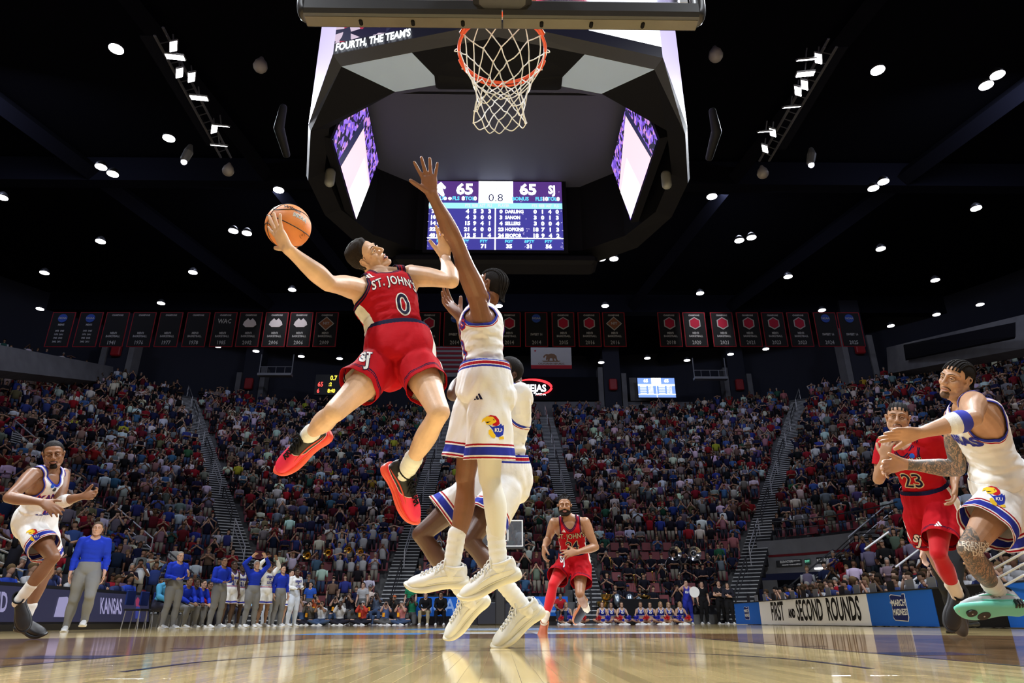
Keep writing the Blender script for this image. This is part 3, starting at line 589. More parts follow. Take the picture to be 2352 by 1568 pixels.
# ---- banners ----
BNK, BNR, BNT = mat('banner_black', (.008, .008, .010), .8), mat('banner_red', (.16, .010, .018), .8), mat('banner_white', (.26, .26, .28), .8); BNB = mat('banner_blue', (.02, .05, .25), .8); BNG = mat('banner_brown', (.16, .06, .03), .8)
NTH = 'first second third fourth fifth sixth seventh eighth ninth tenth eleventh twelfth thirteenth fourteenth fifteenth sixteenth seventeenth eighteenth nineteenth twentieth'.split()
def nth(k):
    return NTH[k-1] if k <= 20 else ('twenty-' if k < 30 else 'thirty-' if k < 40 else 'forty-')+(NTH[k % 10-1] if k % 10 else 'tenth')
years = [(138, '', 'n'), (202, '', 'n'), (263, '1941', 'c'), (325, '1976', 'c'), (387, '1977', 'c'), (450, '1978', 'c'), (513, '1985', 'w'), (572, '2002', 'm'), (632, '2006', 'm'), (689, '2006', 'm'), (748, '2009', 'd'), (985, '2011', 'h'), (1045, '2014', 'n'), (1107, '2014', 'h'), (1170, '2014', 'h'), (1232, '2014', 'n'), (1294, '2015', 'h'), (1354, '2016', 'h'), (1411, '2016', 'd'), (1539, '2018', 'h'), (1597, '2020', 'h'), (1661, '2021', 'h'), (1721, '2021', 'h'), (1779, '2023', 'h'), (1838, '2023', 'h'), (1900, '2024', 'n'), (1955, '2025', 'n')]
seen = {}
for k, (px, yr, kind) in enumerate(years):
    Y = 33.0; c = at_y(px, 756, Y); w_, h = 1.20, 1.98; lit = px in (632, 689, 1597, 1661); 
    seen[yr] = seen.get(yr, 0)+1; col = 'brightly lit ' if lit else 'dim '
    root = thing('banner', '%sblack hanging banner %s, %s from the left' % (col, ('reading '+yr) if yr else 'with blue disc', nth(k+1)), 'banner', tuple(c), 'championship banners')
    m = MB(); m.box((0, .02, 0), (w_, .02, h)); m.build('banner_border', [BNR], root); m = MB(); m.box((0, .005, 0), (w_-.1, .02, h-.1)); m.build('banner_field', [BNK], root)
    def bt(t, z, sz, mt=BNT, sx=.8): flat_text('banner_lettering', text_tris(t, sz, .006, sx, 1, 'CENTER', 1), (0, -.012, z), (1, 0, 0), (0, 0, 1), mt, root, 0)
    if yr: bt(yr, -.76, .30)
    if kind in 'cmhdw': bt('CHAMPIONS' if kind != 'w' else 'CHAMPIONS', .80, .13); bt("MEN'S", -.22, .16); bt('BASKETBALL', -.40, .16)
    if kind == 'w': bt('WAC', .45, .36)
    if kind in 'mhdn':
        m = MB()
        if kind == 'm': m.prism([(-.35, .25), (-.3, .42), (-.12, .62), (0, .5), (.12, .62), (.3, .42), (.35, .25), (.2, .12), (-.2, .12)], -.03, -.006, 'y'); e = m.build('banner_emblem', [mat('banner_pale', (.42, .38, .42), .8)], root)
        elif kind == 'h':
            m.prism([(math.cos(a)*.34, .34+math.sin(a)*.36) for a in np.arange(6)*math.pi/3+math.pi/6], -.03, -.006, 'y'); e = m.build('banner_emblem', [BNT], root); m = MB(); m.prism([(math.cos(a)*.28, .34+math.sin(a)*.30) for a in np.arange(6)*math.pi/3+math.pi/6], -.036, -.028, 'y'); m.build('emblem_core', [mat('emblem_red', (.25, .01, .03), .8)], e)
        elif kind == 'd':
            m.prism([(0, .72), (.42, .32), (0, -.08), (-.42, .32)], -.03, -.006, 'y'); e = m.build('banner_emblem', [BNT], root); m = MB(); m.prism([(0, .66), (.36, .32), (0, -.02), (-.36, .32)], -.036, -.028, 'y'); m.build('emblem_core', [BNG], e)
            flat_text('emblem_lettering', text_tris('NIT', .2, .006), (0, -.04, .32), (1, 0, 0), (0, 0, 1), BNT, e, 0)
        else:
            m.prism([(math.cos(a)*.24, .62+math.sin(a)*.24) for a in np.arange(16)*math.pi/8], -.03, -.006, 'y'); e = m.build('banner_emblem', [BNB], root); flat_text('emblem_lettering', text_tris('NCAA', .15, .004), (0, -.04, .62), (1, 0, 0), (0, 0, 1), BNT, e, 0)
            if yr: bt('SWEET 16', -.30, .18)
            else:
                bt("MEN'S", .25, .15)
                for r in range(4): bt(('1975  1985', '1976  2001', '1985  2002', '2002  2011')[r], -.1-.2*r, .13)
# spot lamps of the banner rail
for px in (660, 1620): 
    p = at_y(px, 700, 30.5); l = bpy.data.lights.new('banner_spot', 'SPOT'); l.energy = 1500; l.spot_size = .62; l.spot_blend = .9; o = bpy.data.objects.new('banner_spot', l); COL.objects.link(o); o.location = (p[0], 29.5, 18.5); t = at_y(px, 756, 33); o.rotation_euler = (Vector(t)-o.location).to_track_quat('-Z', 'Y').to_euler()
# flags
fl = thing('flag', 'red and white striped national flag hanging high behind the shooter', 'flag', tuple(at_y(1020, 830, 40)))
m = MB(); m.box((0, 0, 0), (2.4, .02, 2.0)); m.build('flag_field', [mat('flag_white', (.10, .10, .115), .8)], fl)
for i in range(6): m = MB(); m.box((0, -.015, .85-.3*i), (2.4, .02, .15)); m.build('flag_stripe', [mat('flag_red', (.09, .006, .012), .8)], fl)
c = at_y(1266, 822, 40); fl = thing('flag', 'white flag with brown bear and red bottom stripe', 'flag', tuple(c)); w_ = 2.55; h = 1.42
m = MB(); m.box((0, 0, 0), (w_, .02, h)); m.build('flag_field', [mat('flag_pale', (.20, .20, .22), .8)], fl); m = MB(); m.box((0, -.015, -.60), (w_, .02, .24)); m.build('flag_stripe', [mat('flag_red2', (.16, .008, .014), .8)], fl)
bear = [(-.42, -.12), (-.38, .1), (-.45, .12), (-.5, .02), (-.6, -.02), (-.62, .08), (-.5, .2), (-.36, .24), (-.2, .22), (0, .28), (.25, .24), (.42, .12), (.46, -.1), (.52, -.2), (.38, -.2), (.32, -.06), (.22, -.06), (.26, -.2), (.12, -.2), (.08, -.04), (-.1, -.04), (-.14, -.2), (-.28, -.2), (-.26, -.08), (-.34, -.2)]
V2, T2 = poly_tris([bear, [(-.75, -.2), (.75, -.2), (.6, -.28), (-.6, -.28)]]); P = vec(0, -.014, .02)+V2[:, :1]*vec(1, 0, 0)*.8+V2[:, 1:2]*vec(0, 0, 1); new_obj('flag_bear', mesh_np('bear', P, T2, [mat('bear_brown', (.09, .05, .03), .8)], smooth=False), fl)
V2, T2 = poly_tris([[(math.cos(a+1.57)*(.09 if i % 2 == 0 else .04)-1.0, .48+math.sin(a+1.57)*(.09 if i % 2 == 0 else .04)) for i, a in enumerate(np.arange(10)*math.pi/5)]]); P = vec(0, -.014, 0)+V2[:, :1]*vec(1, 0, 0)+V2[:, 1:2]*vec(0, 0, 1); new_obj('flag_star', mesh_np('star', P, T2, [mat('flag_red2')], smooth=False), fl)
flat_text('flag_lettering', text_tris('CALIFORNIA REPUBLIC', .16, .004), (0, -.014, -.38), (1, 0, 0), (0, 0, 1), mat('bear_brown'), fl, 0)
# ---- lit signs on the concourse ----
p = at_y(762, 884, 60); sb = thing('small_scoreboard', 'small black scoreboard with red and yellow digits above the left end stand', 'scoreboard', tuple(p)); W2, H2 = 3.0, 1.95
m = MB(); m.box((0, 0, 0), (W2, .3, H2)); m.build('case', [mat('case_black', (.012, .012, .015), .5)], sb)
YL, RD = emis('digit_yellow', (1, .75, .05), 2.5), emis('digit_red', (1, .06, .05), 2.5)
for t, u, z, s_, mt in (('0.7', .15, .62, .62, YL), ('65', -1.0, .0, .62, RD), (':2', -.1, .0, .5, YL), ('65', 1.05, .0, .62, RD), ('6', -1.15, -.62, .55, RD), ('8:40', .05, -.62, .5, YL), ('8', 1.2, -.62, .5, RD)): flat_text('digit', text_tris(t, s_, .012, .8), (u, -.16, z), (1, 0, 0), (0, 0, 1), mt, sb, 0)
p = at_y(1508, 890, 60); sb = thing('video_board', 'small bright blue statistics screen above the end stand right of centre', 'screen', tuple(p)); W2, H2 = 3.45, 1.9
m = MB(); m.box((0, .1, 0), (W2+.1, .2, H2+.1)); m.build('case', [mat('case_black')], sb); LBL = emis('lb_blue', (.16, .28, .75), 1.6)
def pb(n_, a, b_, c_, d, mt, l=.02): m = MB(); m.add([(-W2/2+W2*a, -l, -H2/2+H2*b_), (-W2/2+W2*c_, -l, -H2/2+H2*b_), (-W2/2+W2*c_, -l, -H2/2+H2*d), (-W2/2+W2*a, -l, -H2/2+H2*d)], [(0, 1, 2, 3)]); return m.build(n_, [mt], sb)
pb('screen_field', 0, 0, 1, 1, LBL, .01); pb('clock_field', .37, .68, .63, 1, emis('tv_white')); pb('column_header', 0, .58, 1, .68, emis('lb_pale', (.55, .8, .95), 2)); pb('rule', 0, .14, 1, .17, emis('tv_white')); pb('rule', .49, 0, .505, .6, emis('tv_white'))
for u in (.22, .78): flat_text('digit', text_tris('65', .42, .02), (-W2/2+W2*u, -.03, H2*.34), (1, 0, 0), (0, 0, 1), emis('tv_white'), sb, 0)
for r in range(5):
    for u, t in ((.14, 'XXXXX'), (.34, '4 5 3 3'), (.64, 'XXXXX'), (.84, '3 0 1 3')): flat_text('screen_lettering', text_tris(t if 'X' not in t else '======', .16, .012), (-W2/2+W2*u, -.03, H2*(.05-.087*r)), (1, 0, 0), (0, 0, 1), emis('tv_white'), sb, 0)
p = at_y(1236, 891, 61); sg_ = thing('illuminated_sign', 'white and red illuminated arena sign on the black concourse wall', 'sign', tuple(p))
m = MB(); m.box((2.5, .3, 0), (11.0, .3, 2.3)); m.build('sign_backing', [WALLB], sg_); flat_text('sign_lettering', text_tris('VIEJAS', .95, .03, .85, 1, 'RIGHT'), (.75, -.02, -.05), (1, 0, 0), (0, 0, 1), emis('sign_white', (1, 1, 1), 2.5), sg_, .02); flat_text('sign_lettering', text_tris('ARENA', .3, .01, 1, 1, 'RIGHT'), (.7, -.02, -.62), (1, 0, 0), (0, 0, 1), emis('sign_white'), sg_, .02)
m = MB(); a = np.linspace(2.4, -1.3, 22); m.tube([(-.65+math.cos(t)*1.9, -.03, .05+math.sin(t)*.78) for t in a], [(.03+.10*math.sin(i/21*3.14), .02) for i in range(22)], n=6, side=(0, 0, 1)); m.build('sign_swoosh', [emis('sign_red', (1, .03, .04), 2.2)], sg_)
m = MB(); m.box((5.6, .4, 0), (1.8, .3, 2.3)); m.box((-1.5, .4, -2.0), (24, .3, 1.5)); tag(m.build('concourse_wall_panel', [CONCL], loc=tuple(p+vec(4, 0, 0))), 'pale wall panel right of the lit arena sign', 'wall panel')
for i, (px, py) in enumerate(((632, 860), (1632, 868))):
    p = at_y(px, py, 58); g = thing('camera_platform', 'hanging white railed platform on the %s of the concourse' % ('left' if i == 0 else 'right'), 'platform', tuple(p)); m = MB(); w_ = 1.45
    for s in (-1, 1): m.tube([(s*w_, 0, 1.9), (s*w_, 0, 0)], .05, n=6)
    m.box((0, 0, -.05), (2*w_+.1, .6, .22)); m.build('platform_deck', [mat('rail_pale', (.25, .26, .3), .5)], g); m = MB(); m.tube([(-w_, 0, .75), (w_, 0, .75)], .035, n=6)
    for s in (-.8, 0, .8): m.tube([(s, 0, 0), (s, 0, .75)], .025, n=6)
    m.build('platform_rail', [mat('rail_pale')], g)
# ---- house lamps ----
LAMPE = emis('lamp_glow', (1, .98, 1), 9.0); SHD = mat('lamp_shade', (.06, .06, .07), .35, .6)
def lamp_mesh():
    m = MB(); m.tube([(0, 0, 0), (0, 0, .10), (0, 0, .22), (0, 0, .30)], [.26, .245, .17, .07], n=16, k=1, cap=False); return m
pts = [(267, 112), (388, 317), (232, 383), (259, 399), (5, 453), (640, 436), (536, 530), (567, 535), (231, 554), (102, 626), (443, 625), (671, 665), (370, 696), (92, 709), (893, 580), (845, 482), (500, 795), (692, 818), (588, 806), (780, 823), (64, 806), (1381, 594), (1410, 594), (1698, 552), (1726, 545), (1635, 451), (2006, 432), (2029, 417), (2265, 196), (2291, 172), (2016, 161), (2242, 478), (2023, 571), (1810, 635), (1608, 673), (2148, 643), (2251, 699), (1888, 712), (2046, 748), (1759, 801), (1390, 702), (1487, 822), (1578, 827), (1678, 813), (1381, 832), (2151, 722), (1146, 702)]
lm = lamp_mesh(); me_s = mesh_np('lamp_shade', np.concatenate(lm.V), lm.F, [SHD]); m2 = MB(); m2.tube([(0, 0, 0), (0, 0, -.03)], .25, n=18, cap=False); me_g = mesh_np('lamp_glow', np.concatenate(m2.V), m2.F, [LAMPE])
m3 = MB(); m3.tube([(0, 0, .38), (0, 0, 5.5)], .02, n=4); me_r = mesh_np('rod', np.concatenate(m3.V), m3.F, [SHD])
for i, (px, py) in enumerate(pts):
    zz = 19.5 if py < 650 else 20.5; p = at_z(px, py, zz)
    band_ = sorted([q for q in pts if q[1]//118 == py//118]); L_ = 'round ceiling downlight, %s from the left in the %s lamp row from the top' % (nth(band_.index((px, py))+1), nth(py//118+1))
    L0 = 'round ceiling lamp, the one %s' % ('high over the left stand near the top of the frame' if i == 0 else 'seen about %s of the way across and %s of the way down the frame' % (['a tenth', 'two tenths', 'three tenths', 'four tenths', 'half', 'six tenths', 'seven tenths', 'eight tenths', 'nine tenths', 'all'][min(9, int(px/235.2))], ['a tenth', 'two tenths', 'three tenths', 'four tenths', 'half'][min(4, int(py/157))]))
    root = thing('ceiling_lamp', L_, 'lamp', tuple(p), 'arena ceiling downlights')
    for nm, me in (('lamp_shade', me_s), ('lamp_glass', me_g)): new_obj(nm, me, root)
for i, (px, py) in enumerate(((1644, 127), (524, 392), (1752, 398), (598, 152))):
    p = at_z(px, py, 17.5); root = thing('ceiling_lamp', ('unlit bell lamp right of the backboard', 'unlit bell lamp at the end of the left lighting rail', 'unlit bell lamp under the right lighting rail', 'tiny unlit lamp left of the scoreboard')[i], 'lamp', tuple(p)); m = MB(); m.tube([(0, 0, 0), (0, 0, .15), (0, 0, .32)], [.24, .2, .08], n=14, cap=False if False else None) if False else m.tube([(0, 0, 0), (0, 0, .15), (0, 0, .32)], [.24, .2, .08], n=14); m.build('lamp_shade', [mat('bell_grey', (.28, .25, .25), .4)], root, True)
# ---- lighting rails with flood panels ----
FL = emis('flood_glow', (1, .99, 1), 14.0); CAS = mat('flood_case', (.10, .10, .11), .4)
for sg, A, B, fx in ((-1, (380, 100), (512, 350), [(402, 132, 1.25), (412, 168, 0), (440, 178, 0), (398, 107, 0), (457, 226, 1.3), (492, 297, 0), (507, 290, .9), (503, 335, .3)]), (1, (1898, 125), (1762, 358), [(1852, 138, .9), (1880, 135, 0), (1850, 171, 1.1), (1833, 210, 0), (1848, 196, 0), (1818, 247, .3), (1760, 303, .9), (1775, 305, 0), (1757, 342, 0)])):
    zt = 17.0; a_, b2 = at_z(*A, zt+.5), at_z(*B, zt+.5); root = thing('lighting_rail', 'long steel lighting rail with floodlights on the %s of the scoreboard' % ('left' if sg < 0 else 'right'), 'lighting rail', tuple(a_)); d = b2-a_
    m = MB()
    for o in ((-.2, 0), (.2, 0), (0, .35)): m.tube([(o[0], -.3, o[1]), (d[0]+o[0], d[1]+.3, o[1])], .05, n=6)
    for k in range(14): t = k/13; m.tube([(d[0]*t-.2, d[1]*t, 0), (d[0]*t, d[1]*t+.25, .35), (d[0]*t+.2, d[1]*t, 0)], .02, n=4)
    m.build('rail_truss', [mat('truss_grey', (.16, .16, .18), .4, .7)], root); m = MB(); m.box(d/2+vec(-sg*-.55, 0, .35), (.5, d[1], .05)); m.build('catwalk', [mat('beam_dark')], root)
    for i, (px, py, wd) in enumerate(fx):
        p = at_z(px, py, zt); f = thing('floodlight', 'bright rectangular floodlight, %s along the %s lighting rail' % (nth(i+1), 'left' if sg < 0 else 'right'), 'floodlight', tuple(p), 'floodlights on the rails'); ang = math.radians((8, -65)[0 if wd else 1]*-sg); w_ = .62 if wd else .5; tl = math.radians(38)
        Rm = np.array(Matrix.Rotation(ang, 3, 'Z') @ Matrix.Rotation(tl if wd < 1 else .1, 3, 'X')); m = MB(); m.box((0, 0, .05), (w_, .28, .07), rot=Rm, bev=.02); m.build('lamp_case', [CAS], f); m = MB(); m.box((0, 0, .008), (w_-.06, .22, .02), rot=Rm); m.build('lamp_glass', [FL], f); m = MB(); m.tube([(0, 0, .1), (-sg*-.1, 0, .5)], .025, n=5); m.build('bracket', [CAS], f)
for i, (px, py) in enumerate(((424, 365), (1862, 372))): p = at_z(px, py, 17); f = thing('moving_spotlight', 'clamped stage spotlight below the %s rail' % ('left', 'right')[i], 'spotlight', tuple(p)); m = MB(); m.tube([(0, 0, 0), (.1, 0, .35), (.12, 0, .6)], [.16, .18, .1], n=10); m.build('spot_body', [CAS], f); m = MB(); m.ball((0, 0, -.14), .12, 10); m.build('spot_lens', [emis('lamp_dim', (.8, .85, 1), 3)], f)
# ---- lower right portal with its signs ----
t5 = 5.2; a0 = 0
def portal_pt(f_, z, inset=0.0):
    a = math.radians(88-f_*88); r = R0+t5-inset; return vec(KX+math.cos(a)*r, CEN_Y+KY+math.sin(a)*r, z)
zt = Z0+RISE*6
for nm, za, zb2, mt, fa, fb_, ins in (('wall_portal', 2.3, zt+.15, CONCL, .36, 1.0, .35), ('wall_portal_jamb', 0, 2.0, CONCL, .36, .42, .35), ('wall_portal_pier', 0, 2.0, CONCL, .70, .73, .35), ('wall_portal_inner', 0, 2.0, WALLB, .36, 1, .1)):
    fs = np.linspace(fa, fb_, 12); V = [portal_pt(f_, za, ins) for f_ in fs]+[portal_pt(f_, zb2, ins) for f_ in fs]; o = new_obj(nm, mesh_np(nm, np.array(V), [(j+1, j, 12+j, 13+j)[::-1] for j in range(11)], [mt], smooth=False)); o['kind'] = 'structure'
def sign(nm, label, f_, z, w_, h, lines, mtb, mtt, cat_='sign'):
    c = portal_pt(f_, z, .42); dn = unit(vec(KX, CEN_Y+KY, 0)-vec(c[0], c[1], 0)); U = np.cross(vec(0, 0, 1), dn); root = thing(nm, label, cat_, tuple(c)); Rm = np.stack([U, -dn, vec(0, 0, 1)], 1); m = MB(); m.box((0, 0, 0), (w_, .05, h), rot=Rm); m.build('sign_panel', [mtb], root)
    for t, u, zz, sz in lines: flat_text('sign_lettering', text_tris(t, sz, .004, .9), dn*.03+U*u+vec(0, 0, zz), U, (0, 0, 1), mtt, root, .004)
SW = mat('sign_text_white', (.75, .75, .75), .6); SB = mat('sign_black', (.01, .01, .012), .5)
def pf(px):
    best = min(np.linspace(0, 1, 200), key=lambda f_: abs(proj(portal_pt(f_, 2.6, .42))[0]-px)); return float(best)
sign('elevator_sign', 'black elevator sign on the concrete portal at lower right', pf(1812), 2.75, 1.25, .30, [('ELEVATOR', -.1, .07, .15), ('FOR GUESTS WITH', .33, .085, .065), ('DISABILITIES & COMPANIONS', .05, -.08, .065), ('ONLY', .50, -.07, .10)], SB, SW)
sign('exit_sign', 'small green exit sign right of the elevator sign', pf(1857), 2.78, .27, .24, [('EXIT', 0, 0, .13)], mat('exit_green_back', (.03, .08, .06), .5), emis('exit_green', (.15, .6, .4), 1.0))
sign('restroom_sign', 'black restrooms sign at the right end of the portal', pf(1908), 2.78, 1.35, .30, [('RESTROOMS', -.15, 0, .2)], SB, SW)
V = [portal_pt(f_, 3.08, .37) for f_ in np.linspace(.40, 1, 12)]; V += [v+vec(0, 0, .11) for v in V]; o = new_obj('red_stripe', mesh_np('rs', np.array(V), [(j+1, j, 12+j, 13+j)[::-1] for j in range(11)], [mat('stripe_maroon', (.12, .01, .015), .7)], smooth=False)); tag(o, 'dark red stripe along the concrete portal', 'stripe')
p = portal_pt(pf(1890), 2.42, .5); m = MB(); m.box((0, 0, 0), (.8, .12, .08), bev=.02); o = m.build('portal_lamp', [emis('tube_white', (1, 1, 1), 4)], loc=tuple(p)); o.rotation_euler[2] = math.radians(-50); tag(o, 'white tube lamp glowing under the restrooms sign', 'lamp')
g = thing('guard_rail', 'black guard rail along the top of the portal wall', 'railing', (0, 0, 0)); fs = np.linspace(.36, 1, 16)
for zz, r_ in ((zt+1.05, .03), (zt+.65, .02)): m = MB(); m.tube([portal_pt(f_, zz, .3) for f_ in fs], r_, n=6); m.build('rail_bar', [RAILB], g)
for f_ in fs[::2]: m = MB(); m.tube([portal_pt(f_, zt, .3), portal_pt(f_, zt+1.05, .3)], .022, n=6); m.build('rail_post', [RAILB], g)
g = thing('stair_railing', 'black stair railing climbing beside the right portal', 'railing', (0, 0, 0))
for k in range(4): p0, p1 = at_y(1915, 1262+k*10, 26.5), at_y(1975, 1215+k*10, 29.0); m = MB(); m.tube([p0+vec(0, 0, -.1), p1, p1+vec(1.2, 0.5, .1)], .022, n=5); m.build('rail_bar', [RAILB], g)
for k, (px, py) in enumerate(((2040, 1222), (2110, 1262), (2140, 1300))): p = at_y(px, py, 21); m = MB(); m.tube([p, p+vec(-.9, -.2, -.5)], .03, n=6); o = m.build('white_rail', [mat('rail_white', (.7, .7, .72), .4)]); tag(o, ('white slanted handrail above the press row, upper one', 'white slanted handrail above the press row, middle one', 'white slanted handrail above the press row, lowest one')[k], 'handrail')
for k in range(6): p = at_y(2352, 1190+k*26, 12); q = at_y(2262, 1240+k*26, 14.0); m = MB(); m.tube([p, q], .022, n=6); o = m.build('white_rail', [mat('rail_white')]); tag(o, 'white stair rail at the right edge, %s from the top' % ('first', 'second', 'third', 'fourth', 'fifth', 'sixth')[k], 'handrail', 'right edge stair rails')
for k in range(4): p = at_y(-10, 1228+k*30, 17); q = at_y(70, 1262+k*28, 18.5); m = MB(); m.tube([p, q], .022, n=6); o = m.build('white_rail', [mat('rail_white')]); tag(o, 'white stair rail at the left edge, %s from the top' % ('first', 'second', 'third', 'fourth')[k], 'handrail', 'left edge stair rails')
# ---- scorer's table and its banners ----
TX = 9.15; BLU = mat('table_blue', (.015, .12, .55), .55); WHT = mat('table_white', (.84, .86, .95), .55); INK = mat('table_ink', (.008, .008, .010), .6)
def yt(px): return 1568*TX/(px-1147)/.925-.1
def table(y0, y1, mt, label, parts=()):
    root = thing('scorers_table', label, 'table', (TX, (y0+y1)/2, 0), 'courtside press tables'); L_ = abs(y1-y0)-.02
    m = MB(); m.box((.01, 0, .39), (.04, L_, .74)); m.build('front_banner', [mt], root); m = MB(); m.box((.35, 0, .77), (.75, L_, .03)); m.build('table_top', [mat('case_black')], root)
    for s in (-1, 1): m = MB(); m.box((.6, s*(L_/2-.1), .38), (.05, .05, .74)); m.build('leg', [mat('case_black')], root)
    for t, u, z, sz, sx, mtt in parts: flat_text('banner_lettering', text_tris(t, sz, .022, sx), (-.012, u, z), (0, -1, 0), (0, 0, 1), mtt, root, .002)
    return root
def badge(root, u, z, k):
    P_ = [(-.5, .45), (-.38, .5), (.30, .42), (.34, .5), (.5, .5), (.5, -.35), (.42, -.5), (-.4, -.46), (-.5, -.36), (-.44, .1)]
    for sc_, mt, l in ((1.06, mat('sign_text_white'), .004), (1.0, mat('badge_navy', (.012, .02, .12), .6), .008)):
        m = MB(); m.prism([(u-a*k*sc_, z+b_*k*sc_*.9) for a, b_ in P_], -.012-l, -.010, 'x'); m.build('badge_panel', [mt], root)
    for t, zz in (('MARCH', .16), ('MADNESS', -.16)): flat_text('badge_lettering', text_tris(t, .30*k, .008*k, .72 if t == 'MADNESS' else .9), (-.024, u-.04*k, z+zz*k), (0, -1, 0), (0, 0, 1), mat('sign_text_white'), root, .002)
    flat_text('badge_lettering', text_tris('NCAA', .11*k, .003), (-.024, u+.38*k, z+.18*k), (0, -1, 0), (0, 0, 1), mat('sign_text_white'), root, .003)
t1 = table(yt(1748), yt(1690), BLU, 'narrow blue courtside table panel at the far right corner'); badge(t1, 0, .40, .48)
t2 = table(yt(2002), yt(1748), WHT, 'white courtside table banner reading FIRST AND SECOND ROUNDS', [('FIRST', 2.20, .40, .78, .60, INK), ('AND', 1.02, .34, .32, .75, INK), ('SECOND', -.30, .40, .80, .57, INK), ('ROUNDS', -2.45, .40, .80, .58, INK)])
t3 = table(yt(2158), yt(2002), BLU, 'blue courtside table banner with March Madness badge'); badge(t3, 0, .41, .62)
t4 = table(yt(2320), yt(2158), INK, 'black courtside table section between the blue banners'); t5_ = table(8.5, yt(2320), BLU, 'blue courtside table at the right edge of the frame')
# ---- left courtside display ----
lb = thing('display_board', 'long dark courtside display reading KANSAS on the left', 'display board', (-9.42, 14.9, 0)); y0, y1 = -4.9, 5.05
m = MB(); m.box((-.12, (y0+y1)/2, .06), (.30, y1-y0, .12)); m.build('board_base', [mat('case_black')], lb); m = MB(); m.prism([(.0, .12), (.02, .12), (-.12, .88), (-.30, .88), (-.30, .12)], y0, y1, 'y'); m.build('board_case', [mat('case_black')], lb)
SN = unit(vec(.76, 0, .14)); SU = unit(vec(-.14, 0, .76)); m = MB(); o0 = vec(.012, 0, .16); hh = .66
m.add([o0+vec(0, y0+.05, 0)+SN*.012, o0+vec(0, y1-.08, 0)+SN*.012, o0+vec(0, y1-.08, 0)+SU*hh+SN*.012, o0+vec(0, y0+.05, 0)+SU*hh+SN*.012], [(0, 1, 2, 3)]); m.build('display_screen', [emis('led_navy', (.022, .022, .055), 1.0)], lb)
LL = emis('led_lilac', (.30, .28, .48), 1.0)
for t, u, sz, sx in (('KANSAS', 3.05, .50, .55), ('2ND ROUND', -1.55, .50, .55)): flat_text('display_lettering', text_tris(t, sz, .012, sx), o0+vec(0, u, 0)+SU*.34+SN*.014, (0, 1, 0), SU, LL, lb, .004)
a = o0+vec(0, 1.1, 0)+SU*.3+SN*.02; m = MB(); m.prism([(-.34, -.2), (-.2, .2), (.1, .22), (.36, .02), (.3, -.2)], 0, .004, 'z'); Vp = m.V[0]; m.V[0] = a+Vp[:, :1]*vec(0, 1, 0)+Vp[:, 1:2]*SU+Vp[:, 2:]*SN; m.build('display_mark', [LL], lb)
for nm, pl_, c_ in (('crest_body', [(-.12, -.25), (-.1, .0), (.0, .1), (.12, .0), (.14, -.25)], (.03, .04, .22)), ('crest_head', [(-.1, .05), (-.12, .2), (0, .28), (.1, .2), (.1, .04)], (.25, .03, .08))):
    a = o0+vec(0, 4.35, 0)+SU*.33+SN*.02; m = MB(); m.prism(pl_, 0, .004, 'z'); Vp = m.V[0]; m.V[0] = a+Vp[:, :1]*vec(0, 1, 0)+Vp[:, 1:2]*SU+Vp[:, 2:]*SN; m.build(nm, [emis('led_'+nm, c_, 1)], lb)
# ---- low signs behind the far baseline ----
def lowsign(nm, label, px0, px1, Y, z1, mt, txt=None, mtt=None, z0=0.02, sz=.5):
    a, b_ = at_y(px0, 1400, Y), at_y(px1, 1400, Y); root = thing(nm, label, 'sign', ((a[0]+b_[0])/2, Y, 0)); m = MB(); m.box((0, 0, (z0+z1)/2), (b_[0]-a[0], .08, z1-z0), bev=.01); m.build('sign_panel', [mt], root)
    if txt: flat_text('sign_lettering', text_tris(txt, sz, .012, .9), (0, -.05, (z0+z1)/2), (1, 0, 0), (0, 0, 1), mtt, root, .003)
    return root
lowsign('courtside_board', 'blue courtside board behind the far photographers, left of the far basket', 955, 1080, 32.1, 1.15, BLU, 'NCAA', mat('letter_pale', (.25, .40, .75), .6), .35, .8)
lowsign('courtside_board', 'blue courtside board with letter E just right of the far basket', 1205, 1305, 32.1, 1.15, BLU, 'NE', mat('letter_pale'), .35, .8)
s_ = lowsign('courtside_box', 'black box with March Madness badge under the far basket', 1082, 1170, 30.5, .95, mat('case_black')); m = MB(); m.box((.0, -.05, .62), (1.0, .02, .5)); m.build('badge_panel', [mat('sign_text_white')], s_); m = MB(); m.box((.0, -.062, .62), (.94, .02, .44)); m.build('badge_panel', [mat('badge_navy', (.012, .02, .12), .6)], s_)
for t, z in (('MARCH', .72), ('MADNESS', .52)): flat_text('badge_lettering', text_tris(t, .22, .006, .85), (0, -.075, z), (1, 0, 0), (0, 0, 1), mat('sign_text_white'), s_, .002)
lowsign('black_barrier', 'long black barrier behind the seated cheerleaders', 1425, 1535, 32.2, 1.05, INK)
